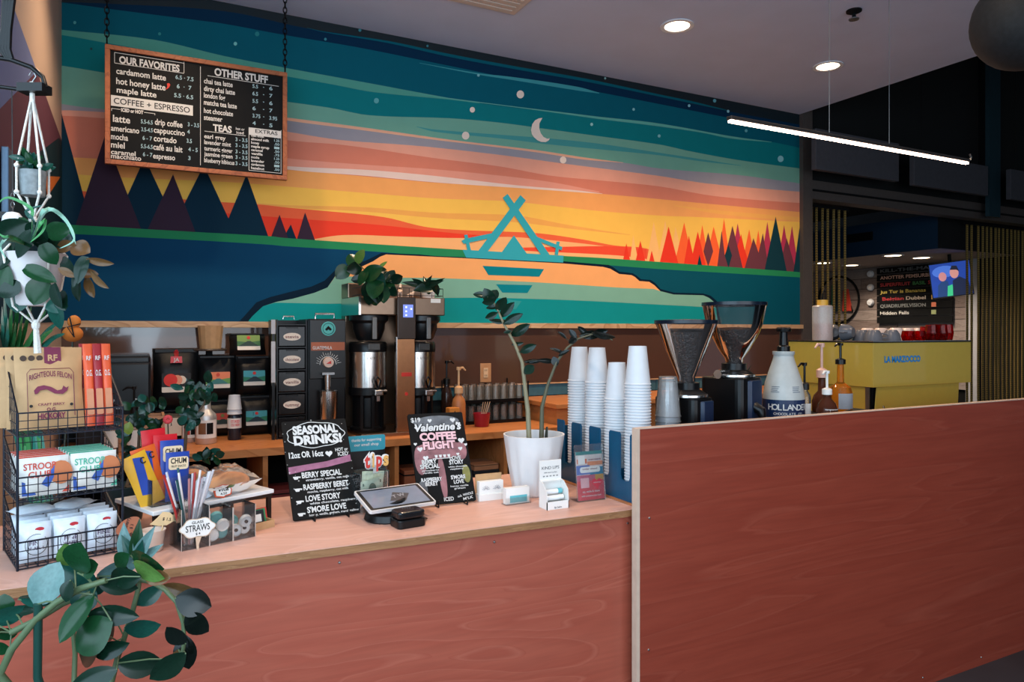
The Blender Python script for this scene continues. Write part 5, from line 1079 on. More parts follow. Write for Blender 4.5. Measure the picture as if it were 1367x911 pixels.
# small white cup with picks
q = on_z(204, 736, ZT)
t = thing('picks_cup', 'small white ceramic cup holding two wooden price picks', 'cup', (q.x, q.y, ZT))
MB().lathe([(0, 0), (0.020, 0), (0.024, 0.004), (0.030, 0.05), (0.033, 0.058), (0.031, 0.058), (0.027, 0.05), (0.02, 0.006), (0, 0.006)], 20).build('body', mat('cup_ceramic', (222, 196, 178), 0.3), t, 40)
t = thing('oval_price_pick', 'brown oval wooden pick with black writing', 'price sign', (q.x - 0.02, q.y, ZT + 0.0065), 0.2)
M = Matrix.Rotation(-0.5, 4, 'Y') @ upright(0.1)
MB().prism(circ(0, 0.078, 0.032, 24, 0.019), -0.002, 0, M).build('oval', mat('brown_wood_pick', (164, 96, 66), 0.6), t); MB().tube([M @ Vector((0, 0, -0.001)), M @ Vector((0, 0.065, -0.001))], 0.002, 5).build('stick', MATS['brown_wood_pick'], t)
M2 = M @ Matrix.Translation((0, 0.078, 0)) @ Matrix.Rotation(0.75, 4, 'Z')
words(t, [("blueberry", 0, 0.002, 0.046, 0.009, {}), ("$ 3", 0, -0.011, 0.012, 0.007, {})], M2, 0.0006, INK)
t = thing('bear_price_pick', 'pale wooden pick cut like an animal with a price', 'price sign', (q.x + 0.012, q.y + 0.004, ZT + 0.0065), 0.2)
M = Matrix.Rotation(0.25, 4, 'Y') @ upright(0.1)
MB().prism([(-0.034, 0.058), (-0.02, 0.075), (-0.008, 0.094), (0.010, 0.094), (0.022, 0.086), (0.034, 0.090), (0.036, 0.080), (0.022, 0.070), (0.010, 0.060), (-0.010, 0.056)], -0.002, 0, M).build('animal', mat('pale_wood_pick', (222, 186, 138), 0.6), t); MB().tube([M @ Vector((0, 0, -0.001)), M @ Vector((0, 0.06, -0.001))], 0.002, 5).build('stick', MATS['pale_wood_pick'], t)
words(t, [("$ 1.5", 0.006, 0.072, 0.022, 0.008, {})], M, 0.0006, INK)
# ------------------------------------------------------------------ lettered boards on small easels
def desk_board(name, label, bl, br, dy, zt):
    bl, br = Vector(bl), Vector(br); wd_ = (br - bl).length; up = Vector((0, dy, zt - bl.z)); r = (br - bl).normalized()
    up = up - r * up.dot(r); h = up.length
    M = frame_m(bl + Vector((0, 0, 0.006)), r, up)
    t = thing(name, label, 'sign board')
    MB().prism(rrect(0, wd_, 0, h, 0.006), -0.008, 0.0, M).build('panel', SLATE, t)
    n = M.to_3x3() @ Vector((0, 0, 1))
    for fx in (0.28, 0.78):
        p = M @ Vector((wd_ * fx, 0, 0)); f = Vector((p.x, p.y, ZT + 0.003))
        MB().tube([M @ Vector((wd_ * fx, h * .55, -0.012)), f + Vector((0, 0.004, 0.0)), f + Vector((0, -0.028, 0.0)), f + Vector((0, -0.028, 0.022))], 0.0024, 6).build('easel_leg', BLACK, t)
    p = M @ Vector((wd_ * .5, h * .55, -0.012)); MB().tube([p, Vector((p.x, p.y + 0.10, ZT + 0.003))], 0.0024, 6).build('easel_prop', BLACK, t)
    MB().tube([M @ Vector((wd_ * .28, h * .55, -0.012)), M @ Vector((wd_ * .78, h * .55, -0.012))], 0.0024, 6).build('easel_bar', BLACK, t)
    return t, M, wd_, h
def glowtext(t, items, M, m1=CHALK, m0=None):
    if m0 is not None: words(t, [(s, x, y, w_, h_, dict(k, bold=k.get('bold', .02) + .05)) for (s, x, y, w_, h_, k) in items], M, 0.0006, m0, 'letter_outline')
    words(t, items, M, 0.0012, m1)
def heart(x, y, r): return [(x + r * 0.062 * 16 * math.sin(a) ** 3, y + r * 0.062 * (13 * math.cos(a) - 5 * math.cos(2 * a) - 2 * math.cos(3 * a) - math.cos(4 * a))) for a in [2 * PI * i / 20 for i in range(20)]]
GREYC = mat('grey_chalk', (120, 126, 132), 0.8); PINKC = mat('pink_chalk', (150, 96, 122), 0.8, var=0.2, scale=40)
t, M, W_, H_ = desk_board('seasonal_board', 'small black board lettered SEASONAL DRINKS in white', (0.417, 2.29, ZT), (0.632, 2.30, ZT), 0.175, 1.192)
U = lambda x: x * W_
Vv = lambda y: y * H_
bub = [(U(.5) + U(.44) * math.cos(a) * (1 + .04 * math.cos(9 * a)), Vv(.84) + Vv(.135) * math.sin(a) * (1 + .05 * math.cos(7 * a))) for a in [2 * PI * i / 48 for i in range(48)]]
MB().tube([M @ Vector((x, y, 0.0004)) for x, y in bub + bub[:1]], 0.0016, 4).build('bubble_outline', CHALK, t)
glowtext(t, [("SEASONAL", U(.5), Vv(.855), U(.70), Vv(.085), dict(bold=.05)), ("DRINKS!", U(.52), Vv(.745), U(.74), Vv(.09), dict(bold=.05))], M, CHALK)
MB().prism([(U(.02), Vv(.52)), (U(.3), Vv(.535)), (U(.6), Vv(.55)), (U(.98), Vv(.60)), (U(.98), Vv(.53)), (U(.6), Vv(.49)), (U(.3), Vv(.475)), (U(.02), Vv(.45))], 0.0001, 0.0004, M).build('pink_swash', PINKC, t)
words(t, [("12oz OR 16oz", U(.31), Vv(.61), U(.52), Vv(.06), dict(bold=.03)), ("HOT or", U(.86), Vv(.645), U(.20), Vv(.035), dict(bold=.02)), ("ICED", U(.87), Vv(.595), U(.16), Vv(.04), dict(bold=.02)),
          ("BERRY SPECIAL", U(.50), Vv(.40), U(.60), Vv(.055), dict(bold=.03)), ("RASPBERRY BERET", U(.54), Vv(.28), U(.68), Vv(.055), dict(bold=.03)), ("LOVE STORY", U(.47), Vv(.165), U(.52), Vv(.055), dict(bold=.03)), ("S'MORE LOVE", U(.50), Vv(.055), U(.58), Vv(.055), dict(bold=.03)),
          ("strawberry, vanilla, oat milk", U(.58), Vv(.365), U(.66), Vv(.022), {}), ("mocha, raspberry, oat milk", U(.56), Vv(.245), U(.62), Vv(.022), {}), ("white chocolate, raspberry", U(.62), Vv(.13), U(.72), Vv(.022), {}), ("honey, vanilla, graham, marshmallow", U(.60), Vv(.02), U(.74), Vv(.022), {})], M, 0.0008, CHALK)
for i in range(4): MB().prism([(U(.07) + x, Vv(.415 - .12 * i) + y) for x, y in ((0, 0), (0.004, -0.008), (0.014, -0.008), (0.018, 0), (0.024, 0.001), (0.023, -0.004), (0.019, -0.003), (0.018, 0.002), (0, 0.002))], 0.0002, 0.0008, M).build('cup_doodle', CHALK, t)
MB().prism(heart(U(.655), Vv(.628), 0.012), 0.0002, 0.0008, M).build('heart_doodle', CHALK, t)
rs_ = random.Random(5)
mb = MB()
for k in range(70):
    x, y = rs_.random(), rs_.random()
    if 0.15 < x < 0.86 and 0.02 < y < 0.99: continue
    r = 0.0006 + 0.0012 * rs_.random(); mb.prism([(U(x) + r * a, Vv(y) + r * b) for a, b in ((2, 0), (.4, .4), (0, 2), (-.4, .4), (-2, 0), (-.4, -.4), (0, -2), (.4, -.4))], 0.0002, 0.0007, M)
mb.build('star_doodles', CHALK, t)['kind'] = 'stuff'
t, M, W_, H_ = desk_board('coffee_flight_board', "pink-smudged black board lettered Valentine's coffee flight", (0.826, 2.285, ZT), (1.03, 2.272, ZT), 0.15, 1.198)
SMD = (mat('smudge_rose', (138, 94, 98), 0.8, var=0.35, scale=25), mat('smudge_grey', (96, 98, 102), 0.8, var=0.35, scale=25), mat('smudge_olive', (120, 118, 66), 0.8, var=0.3, scale=25))
for k, (x, y, rx, ry) in enumerate(((.5, .58, .46, .10), (.5, .9, .42, .07), (.9, .30, .07, .10), (.47, .28, .06, .24), (.12, .48, .10, .16), (.88, .56, .09, .1), (.10, .16, .08, .10))):
    MB().prism(circ(U(x), Vv(y), U(rx), 18, Vv(ry)), 0.0001, 0.0002 + 0.00005 * k, M).build('smudge', SMD[(0, 1, 2, 0, 0, 0, 1)[k]], t)
words(t, [("$19", U(.13), Vv(.905), U(.17), Vv(.05), dict(bold=.02))], M, 0.0012, CHALK)
glowtext(t, [("Valentine's", U(.52), Vv(.80), U(.84), Vv(.08), dict(bold=.035, shear=.25))], M, CHALK, SLATE)
glowtext(t, [("COFFEE", U(.49), Vv(.695), U(.66), Vv(.08), dict(bold=.05)), ("FLIGHT", U(.49), Vv(.595), U(.58), Vv(.08), dict(bold=.05))], M, mat('pink_white_chalk', (222, 178, 184), 0.8), SLATE)
glowtext(t, [("BERRY", U(.27), Vv(.435), U(.26), Vv(.045), dict(bold=.03)), ("SPECIAL", U(.27), Vv(.385), U(.34), Vv(.045), dict(bold=.03)), ("LOVE", U(.74), Vv(.46), U(.20), Vv(.04), dict(bold=.03)), ("STORY", U(.75), Vv(.41), U(.26), Vv(.045), dict(bold=.03)), ("RASPBERRY", U(.27), Vv(.245), U(.36), Vv(.04), dict(bold=.03)), ("BERET", U(.26), Vv(.20), U(.22), Vv(.04), dict(bold=.03)), ("S'MORE", U(.74), Vv(.25), U(.26), Vv(.04), dict(bold=.03)), ("LOVE", U(.74), Vv(.20), U(.18), Vv(.04), dict(bold=.03)), ("ICED", U(.52), Vv(.025), U(.17), Vv(.04), dict(bold=.02))], M, CHALK, SLATE)
words(t, [("strawberry", U(.27), Vv(.355), U(.30), Vv(.018), {}), ("vanilla oat", U(.27), Vv(.33), U(.28), Vv(.018), {}), ("white chocolate", U(.76), Vv(.375), U(.34), Vv(.018), {}), ("raspberry", U(.74), Vv(.35), U(.24), Vv(.018), {}), ("honey vanilla", U(.74), Vv(.165), U(.32), Vv(.018), {}), ("graham", U(.74), Vv(.14), U(.2), Vv(.018), {}), ("sub. WHOLE", U(.82), Vv(.05), U(.28), Vv(.025), dict(tilt=.15)), ("MILK", U(.86), Vv(.015), U(.18), Vv(.028), dict(tilt=.15))], M, 0.0012, CHALK)
for (x, y, r) in ((.38, .915, .008), (.80, .91, .010), (.90, .865, .007), (.12, .84, .006), (.14, .60, .010), (.22, .50, .010), (.07, .66, .006), (.90, .67, .012), (.97, .62, .006), (.86, .58, .008), (.80, .52, .006), (.30, .47, .006)): MB().prism(heart(U(x), Vv(y), r), 0.0002, 0.0010, M).build('heart_doodle', CHALK, t)
mb = MB()
for k in range(4): mb.prism([(U(.38 + .075 * k) + x, Vv(.525) + y) for x, y in ((0, 0), (0.002, -0.010), (0.009, -0.010), (0.011, 0))], 0.0002, 0.0010, M)
mb.tube([M @ Vector((U(.34), Vv(.485), 0.0006)), M @ Vector((U(.69), Vv(.485), 0.0006))], 0.0016, 4); mb.build('cup_row_doodle', CHALK, t)['kind'] = 'stuff'
# ------------------------------------------------------------------ tip jar, card box, tablet, card reader
JX = Vector((0.672, 2.345, ZT))
t = thing('tip_jar', 'square glass tip jar with coloured tips lettering', 'tip jar', JX, 0.25)
MB().prism(rrect(-0.056, 0.056, -0.045, 0.045, 0.012), 0, 0.004).build('base', GLASS, t)
mb = MB(); o_ = rrect(-0.056, 0.056, -0.045, 0.045, 0.012); i_ = rrect(-0.053, 0.053, -0.042, 0.042, 0.010); n = len(o_)
mb.add([(p[0], p[1], z) for z in (0.004, 0.128) for p in o_] + [(p[0], p[1], z) for z in (0.004, 0.128) for p in i_], [(i, (i + 1) % n, n + (i + 1) % n, n + i) for i in range(n)] + [(2 * n + (i + 1) % n, 2 * n + i, 3 * n + i, 3 * n + (i + 1) % n) for i in range(n)] + [(n + i, n + (i + 1) % n, 3 * n + (i + 1) % n, 3 * n + i) for i in range(n)])
mb.build('wall', ACRYL, t, 40)
words(t, [("tips", 0, 0.150, 0.095, 0.045, dict(bold=.11))], upright(0.0) @ Matrix.Translation((0, 0, 0.045)), 0.0, CARD, 'letter_edge')
o = words(t, [("t", -0.034, 0.150, 0.02, 0.045, dict(bold=.04)), ("p", 0.010, 0.150, 0.022, 0.045, dict(bold=.04))], upright(0.0) @ Matrix.Translation((0, 0, 0.045)), 0.0016, mat('tips_red', (200, 62, 56), 0.5))
o = words(t, [("i", -0.012, 0.150, 0.007, 0.045, dict(bold=.04)), ("s", 0.036, 0.150, 0.02, 0.045, dict(bold=.04))], upright(0.0) @ Matrix.Translation((0, 0, 0.045)), 0.0016, mat('tips_gold', (222, 170, 96), 0.5))
MB().box(-0.04, 0.04, -0.046, -0.044, 0.126, 0.155).build('letter_stem', ACRYL, t)
BILL = mat('bank_note', (190, 204, 182), 0.7, var=0.15, scale=60)
for k, (x, z, a) in enumerate(((-0.002, 0.040, 0.10), (0.004, 0.062, -0.1), (0.0, 0.02, 0.4))):
    s = thing('bank_note', ('green bank note pressed upright against the front of the jar', 'crumpled pale bank note at the top of the jar', 'folded bank note deeper inside the jar')[k], 'bank note', JX + Vector((x * .5, 0, 0.005)), 0.25, 'notes in the tip jar')
    M = upright(0.02) @ Matrix.Translation((x, z, 0.030 - 0.022 * k)) @ Matrix.Rotation(a, 4, 'Z')
    mb = MB(); g = 8; mb.add([(-0.042 + 0.084 * i / g, 0.06 * j / 3, 0.002 * math.sin(i * 1.3 + j)) for j in range(4) for i in range(g + 1)], [(j * (g + 1) + i, j * (g + 1) + i + 1, (j + 1) * (g + 1) + i + 1, (j + 1) * (g + 1) + i) for j in range(3) for i in range(g)], M); mb.build('paper', BILL, s, solid=0.0006)
    if k == 0:
        MB().prism(circ(0, 0.03, 0.014, 18, 0.018), 0.0030, 0.0034, M).build('portrait_oval', mat('note_ink', (70, 96, 76), 0.7, var=0.3, scale=80), s); words(s, [("1", -0.032, 0.044, 0.005, 0.009, {}), ("1", 0.032, 0.044, 0.005, 0.009, {}), ("ONE DOLLAR", 0, 0.006, 0.05, 0.005, {})], M, 0.0034, MATS['note_ink'])
t = thing('card_display', 'black upright card display with a teal printed header', 'display', (on_y(489, 600, 2.56).x, 2.56, ZT), 0.0)
MB().box(-0.07, 0.07, 0, 0.03, 0, 0.16).build('body', BLACK, t); hb = MB().prism(rrect(-0.07, 0.07, 0.16, 0.215, 0.008), -0.002, 0.002, upright(0)).build('header', mat('teal_header', (44, 140, 158), 0.5), t)
words(t, [("thanks for supporting", 0.0, 0.195, 0.11, 0.010, {}), ("our small shop", 0.0, 0.178, 0.09, 0.010, {})], upright(0), 0.0026, CHALK)
A_, B_, C_, D_ = Vector((0.615, 2.135, 0.952)), Vector((0.84, 2.16, 0.952)), None, None
r = (B_ - A_); up = Vector((-0.004, 0.137, 0.036)); TB = thing('tablet_till', 'white-edged tablet till lying tilted on a black stand', 'tablet')
M = frame_m(A_, r, up - r.normalized() * up.dot(r.normalized())); tw, th_ = r.length, up.length
MB().prism(rrect(0, tw, 0, th_, 0.008), -0.010, 0, M).build('case', mat('tablet_silver', (206, 202, 200), 0.3), TB)
MB().prism(rrect(0.005, tw - 0.005, 0.005, th_ - 0.005, 0.005), 0.0, 0.0006, M).build('bezel', BLACK, TB)
MB().prism(rrect(0.016, tw - 0.016, 0.014, th_ - 0.014, 0.001), 0.0006, 0.0010, M).build('screen', mat('tablet_screen', (120, 126, 140), 0.12, emit=0.10), TB)
MB().prism([(0.085, 0.045), (0.135, 0.035), (0.165, 0.080), (0.115, 0.100)], 0.0010, 0.0013, M).build('screen_emblem', mat('emblem_grey', (56, 58, 66), 0.3), TB)
words(TB, [("T W", 0.125, 0.060, 0.045, 0.018, dict(tilt=.2))], M, 0.0016, mat('emblem_light', (150, 152, 160), 0.3))
MB().tube([M @ Vector((tw * .42, th_ * .5, -0.010)), Vector((0.705, 2.215, ZT + 0.03))], [0.05, 0.06], 20).build('stand_neck', BLACK, TB, 40)
MB().lathe([(0, 0), (0.075, 0), (0.078, 0.004), (0.072, 0.022), (0.055, 0.032), (0, 0.032)], 28, Matrix.Translation((0.695, 2.205, ZT))).build('stand_base', BLACK, TB, 40)
q = on_z(546, 703, ZT)
t = thing('card_reader', 'small rounded black card reader in front of the tablet', 'card reader', (q.x, q.y + 0.01, ZT), 0.12)
MB().prism(rrect(-0.047, 0.047, -0.035, 0.035, 0.014), 0, 0.026).build('dock', BLACK, t, bevel=0.004); MB().prism(rrect(-0.045, 0.045, -0.033, 0.033, 0.014), 0.028, 0.050).build('reader', mat('reader_black', (16, 17, 20), 0.2), t, bevel=0.006)
for k in range(4): MB().lathe([(0, 0.0502), (0.002, 0.0502), (0.002, 0.0508), (0, 0.0508)], 8, Matrix.Translation((-0.012 + 0.008 * k, 0.012, 0))).build('status_light', mat('dim_led', (90, 96, 100), 0.4), t)
MB().tube([(0.05, 0.0, 0.008), (0.075, 0.02, 0.006), (0.07, 0.05, 0.005), (0.04, 0.07, 0.005)], 0.003).build('cable', BLACK, t)
# business cards, lip balm carton, flyer stand
q = on_z(657, 668, ZT)
t = thing('card_holder', 'kraft and white holder of white business cards', 'card holder', (q.x, q.y + 0.01, ZT), -0.03)
MB().box(-0.050, 0.050, 0.02, 0.024, 0, 0.088).build('kraft_back', PAPERK, t); MB().box(-0.050, 0.050, -0.012, 0.02, 0, 0.022).build('tray', CARD, t)
c_ = MB().box(-0.046, 0.046, -0.004, 0.018, 0.022, 0.066).build('card_stack', CARD, t); mb = MB()
for s in (-1, 1):
    for k in range(7):
        a = PI * (k + .5) / 7; mb.tube([Vector((s * 0.021 + 0.004 * math.cos(a), -0.0046, 0.036 + 0.004 * math.sin(a))), Vector((s * 0.021 + 0.015 * math.cos(a), -0.0046, 0.036 + 0.015 * math.sin(a)))], 0.0008, 4)
mb.build('fan_print', mat('print_grey', (130, 132, 140), 0.7), c_)['kind'] = 'stuff'
q = on_z(691, 673, ZT)
t = thing('card_holder', 'low clear acrylic holder of teal and white cards', 'card holder', (q.x, q.y + 0.005, ZT), 0.0)
for (y0, y1, z1) in ((-0.012, -0.010, 0.024), (0.02, 0.022, 0.05)): MB().box(-0.049, 0.049, y0, y1, 0, z1).build('acrylic_wall', ACRYL, t)
MB().box(-0.049, 0.049, -0.01, 0.02, 0, 0.002).build('acrylic_floor', ACRYL, t)
c_ = MB().box(-0.045, 0.045, -0.006, 0.016, 0.002, 0.056).build('card_stack', CARD, t); MB().box(-0.030, 0.036, -0.0066, -0.006, 0.006, 0.030).build('teal_print', mat('card_teal', (96, 176, 186), 0.6), c_)
q = on_z(745, 680, ZT)
t = thing('lip_balm_carton', 'white countertop carton lettered for lip balm with raised header', 'carton', (q.x, q.y, ZT), 0.0)
MB().box(-0.042, 0.042, 0, 0.004, 0, 0.026).build('front_lip', CARD, t); MB().box(-0.042, 0.042, 0.050, 0.054, 0, 0.155).build('header', CARD, t)
for s in (-1, 1): MB().prism([(0, 0.0), (0.05, 0.0), (0.05, 0.09), (0.03, 0.085), (0.004, 0.062), (0.0, 0.03)], -0.001, 0.001, frame_m((s * 0.041, 0, 0), (0, 1, 0), (0, 0, 1))).build('side', CARD, t)
MB().box(-0.04, 0.04, 0.004, 0.05, 0, 0.004).build('floor', CARD, t); MB().box(-0.04, 0.04, 0.040, 0.050, 0.085, 0.088).build('shelf_lip', CARD, t)
words(t, [("KIND LIPS", 0, 0.125, 0.068, 0.010, dict(bold=.005)), ("100% Natural Lip Balm", 0, 0.112, 0.05, 0.004, {}), ("* * * * *", 0, 0.096, 0.06, 0.008, {})], frame_m((0, 0.0496, 0), (1, 0, 0), (0, 0, 1)), 0, mat('print_dark', (70, 70, 74), 0.7))
words(t, [("lip balm", 0, 0.004, 0.028, 0.006, {})], frame_m((0, -0.0004, 0), (1, 0, 0), (0, 0, 1)), 0, MATS['print_dark'])
for k in range(3):
    s = thing('lip_balm_tube', ('lowest', 'middle', 'upper')[k] + ' white lip balm tube lying in the carton', 'lip balm', (q.x, q.y + 0.016 + 0.010 * k, ZT + 0.014 + 0.019 * k), 0.0, 'lip balm tubes')
    MB().tube([(-0.034, 0, 0), (0.018, 0, 0)], 0.0085, 12).build('tube', WHITE, s, 40); MB().tube([(0.018, 0, 0), (0.034, 0, 0)], 0.0088, 12).build('cap', (BLACK, CARD, MATS['card_teal'])[k], s, 40)
q = on_z(790, 669, ZT)
t = thing('flyer_stand', 'clear acrylic stand with a bright pink and orange flyer', 'flyer stand', (q.x, q.y, ZT), -0.03)
M = upright(0.12)
MB().prism(rrect(-0.057, 0.057, 0, 0.196, 0.004), 0.0, 0.002, M).build('front_pane', ACRYL, t); MB().prism(rrect(-0.057, 0.057, 0, 0.196, 0.004), -0.006, -0.004, M).build('back_pane', ACRYL, t)
MB().box(-0.057, 0.057, 0.0, 0.05, 0, 0.002).build('foot', ACRYL, t)
fl = MB().prism(rrect(-0.054, 0.054, 0.004, 0.172, 0.001), -0.003, -0.001, M).build('flyer', mat('flyer_white', (226, 214, 210), 0.6), t)
for k, (y0, y1, x0, x1, c) in enumerate(((0.160, 0.172, -0.054, 0.054, (52, 140, 140)), (0.130, 0.146, -0.05, -0.01, (222, 120, 84)), (0.122, 0.136, -0.008, 0.054, (230, 150, 110)), (0.092, 0.124, -0.054, 0.0, (96, 126, 190)), (0.086, 0.116, 0.0, 0.054, (44, 136, 170)), (0.070, 0.090, -0.054, 0.054, (196, 104, 130)), (0.040, 0.090, 0.02, 0.054, (206, 160, 80)), (0.004, 0.070, -0.054, 0.054, (214, 84, 96)))):
    MB().prism([(x0, y0), (x1, y0), (x1, y1), (x0, y1)], -0.001, -0.0008 + 0.00008 * k, M).build('print', mat('flyer_%d' % k, c, 0.6, var=0.12, scale=60), fl)
MB().prism(rrect(-0.040, -0.006, 0.046, 0.080, 0.002), -0.001, 0.0000, M).build('blank_panel', mat('flyer_pale_pink', (236, 190, 196), 0.6), fl)
MB().prism(heart(0.026, 0.060, 0.021), -0.001, 0.0001, M).build('heart_print', mat('flyer_heart', (222, 62, 84), 0.6), fl)
MB().prism(rrect(-0.04, 0.042, 0.098, 0.118, 0.008), -0.001, 0.0001, M).build('cloud_print', CARD, fl); MB().prism(rrect(-0.046, -0.018, 0.128, 0.158, 0.002), -0.001, 0.0001, M).build('card_print', CARD, fl)
words(fl, [("valentines", 0.026, 0.060, 0.03, 0.005, {}), ("sip, smile & share", 0.0, 0.030, 0.07, 0.007, {}), ("with someone you love", 0.0, 0.016, 0.08, 0.006, {})], M, 0.0003, CHALK)
words(fl, [("order ahead", 0.0, 0.108, 0.06, 0.006, {}), ("e-card rewards", 0.022, 0.140, 0.05, 0.006, {})], M, 0.0003, PLUM)
# ================================================================== CUPS, GRINDERS, ESPRESSO MACHINE
BLU = mat('blue_acrylic', (8, 76, 110), 0.25)
CH = thing('cup_dispenser', 'blue acrylic four-slot cup dispenser holding white paper cups', 'cup dispenser', (1.5, 1.985, ZT))
slots = (2.055, 2.18, 2.31, 2.435)
def side_panel(x):
    pl = [(0.0, 0.0)]; L_ = 0.53; top = 0.236; cut = 0.068
    edges = [0.0]
    pts = [(0, 0), (0, top - 0.03)]
    pts = [(0, 0), (L_, 0), (L_, top)]
    y_hi = L_
    for sy in reversed(slots):
        c = sy - 1.985; a, b = c + 0.029, c - 0.029
        pts += [(a + 0.006, top), (a, top - 0.008), (a, cut + 0.016), (a - 0.006, cut + 0.004), (c, cut), (b + 0.006, cut + 0.004), (b, cut + 0.016), (b, top - 0.008), (b - 0.006, top)]
    pts += [(0, top)]
    MB().prism(pts, -0.003, 0.003, frame_m((x, 0, 0), (0, 1, 0), (0, 0, 1))).build('side_panel', BLU, CH)
side_panel(0.003); side_panel(0.109)
MB().box(0.006, 0.106, 0, 0.53, 0, 0.006).build('floor', BLU, CH)
for y in (0.0, 0.132, 0.259, 0.386, 0.524): MB().box(0.006, 0.106, y, y + 0.005, 0.006, 0.10).build('divider', BLU, CH)
for y in (0.0, 0.524): MB().box(0.006, 0.106, y, y + 0.006, 0.10, 0.21).build('end_panel', BLU, CH)
R_ = 0.0455; HC = 0.135; PT = 0.0105
cup0 = MB().lathe([(R_ - 0.003, 0.001), (R_ + 0.0014, 0.0), (R_ + 0.0022, 0.0022), (R_ + 0.001, 0.0044), (R_ - 0.001, 0.005), (0.031, HC), (0.029, HC), (0.028, HC - 0.008), (0.0, HC - 0.008)], 22).build('paper_cup', CUPM, None, 40)
first = True
for k, (sy, top) in enumerate(zip(slots, (1.447, 1.387, 1.437, 1.437))):
    n = int((top - HC - (ZT + 0.0065)) / PT) + 1
    for i in range(n):
        if first: o = cup0; first = False
        else: o = cup0.copy(); COL.objects.link(o)
        o.location = (1.556, sy, ZT + 0.0065 + i * PT)
        st = ('nearest', 'second nearest', 'third', 'farthest')[k]
        lab = 'upturned white paper cup nested within the %s stack of the blue dispenser' % st
        if i == n - 1: lab = 'topmost upturned white paper cup of the %s stack in the blue dispenser' % st
        tag(o, lab, 'cup', 'white paper cups, %s stack' % st)
# clear cups
CLR = thin_glass('clear_plastic_cup', (232, 236, 240), 0.16)
loc = Vector((1.72, 2.09, ZT)); st_ = thing('cup_riser', 'low dark block under the clear cups behind the bar front', 'riser', loc); MB().box(-0.055, 0.045, -0.05, 0.05, 0, 0.16).build('block', BLACKM, st_, bevel=0.004)
c0 = None
for i in range(7):
    if c0 is None: c0 = MB().lathe([(0.046, 0.001), (0.048, 0.0), (0.049, 0.002), (0.046, 0.005), (0.0335, 0.145), (0.030, 0.147), (0, 0.147)], 20).build('clear_cup', CLR, None, 40); o = c0
    else: o = c0.copy(); COL.objects.link(o)
    o.location = loc + Vector((0, 0, 0.1605 + 0.020 * i)); tag(o, 'upturned clear plastic cup, %s of the clear stack' % ('lowest', 'second', 'third', 'fourth', 'fifth', 'sixth', 'topmost')[i], 'cup', 'clear plastic cups')
# two espresso grinders with bean hoppers
HOP = thin_glass('hopper_clear', (226, 220, 216), 0.025); BEAN = mat('roast_beans', (30, 20, 20), 0.35, var=0.6, scale=120, bump=0.9); NAVY = mat('grinder_navy', (22, 40, 66), 0.3)
def grinder(label, px, d, ztop, rt, offset, body_w):
    p = at_d(px, 442, d); t = thing('espresso_grinder', label, 'coffee grinder', (p.x, p.y, ZT), 0.25, 'espresso grinders')
    zt = ztop - ZT; hh = 0.262 if not offset else 0.272; zn = zt - hh; kz = (hh - 0.0) / 0.302
    # body, doser fork, base
    MB().prism(rrect(-body_w, body_w, -0.085, 0.11, 0.03), 0.0, zn - 0.035).build('body', BLACK, t, bevel=0.006)
    MB().prism([(-body_w * .35, -0.098), (body_w * .55, -0.098), (body_w * .7, -0.083), (-body_w * .5, -0.083)], 0.02, zn - 0.045).build('front_cover', NAVY, t, bevel=0.004)
    MB().lathe([(0, zn - 0.035), (0.078, zn - 0.035), (0.080, zn - 0.025), (0.068, zn - 0.015), (0.05, zn - 0.005), (0.05, zn + 0.02), (0, zn + 0.02)], 28).build('burr_collar', BLACK, t, 40)
    MB().lathe([(0.079, zn - 0.034), (0.083, zn - 0.032), (0.083, zn - 0.024), (0.079, zn - 0.022)], 28).build('adjust_ring', CHROME, t, 40)
    MB().tube([(-0.0, -0.09, zn - 0.15), (-0.0, -0.12, zn - 0.165), (0.0, -0.125, zn - 0.19)], [0.022, 0.020, 0.014], 12).build('spout', BLACK, t, 40)
    MB().tube([(-body_w - 0.035, -0.0, zn - 0.02), (-0.05, -0.0, zn - 0.02)], 0.018, 14).build('dosing_knob', CHROME, t, 40)
    # hopper
    prof = [(0.032, zn + 0.02), (0.034, zn + 0.05), (rt * .66, zn + 0.165), (rt * .93, zn + 0.262), (rt, zn + 0.285)] if not offset else [(0.034, zn + 0.02), (0.036, zn + 0.045), (0.062, zn + 0.085), (rt * .80, zn + 0.165), (rt * .88, zn + 0.20), (rt, zn + 0.285)]
    prof = [(r, zn + (z - zn) * kz) for r, z in prof]
    MB().lathe(prof, 36).build('hopper', HOP, t, 40)
    fill = zn + (0.245 if not offset else 0.175) * kz; pr = [(0, zn + 0.021)] + [(max(0.001, r - 0.004), z) for r, z in prof if z < fill]
    r_f = next((prof[i][0] + (prof[i + 1][0] - prof[i][0]) * (fill - prof[i][1]) / (prof[i + 1][1] - prof[i][1])) for i in range(len(prof) - 1) if prof[i + 1][1] >= fill) - 0.004
    MB().lathe(pr + [(r_f, fill), (r_f * .6, fill + 0.008), (0, fill + 0.010)], 36).build('coffee_beans', BEAN, t, 40)
    MB().lathe([(rt + 0.001, zt - 0.019), (rt + 0.003, zt - 0.017), (rt + 0.003, zt - 0.004), (0, zt), (0, zt - 0.004), (rt + 0.001, zt - 0.006)], 36).build('lid', mat('lid_smoke', (16, 26, 40), 0.25), t, 40)
    return t
grinder('nearer espresso grinder with a straight cone hopper full of beans', 916, 2.75, 1.545, 0.117, False, 0.066)
grinder('taller espresso grinder with a wide half-filled hopper', 980, 2.93, 1.62, 0.126, True, 0.085)
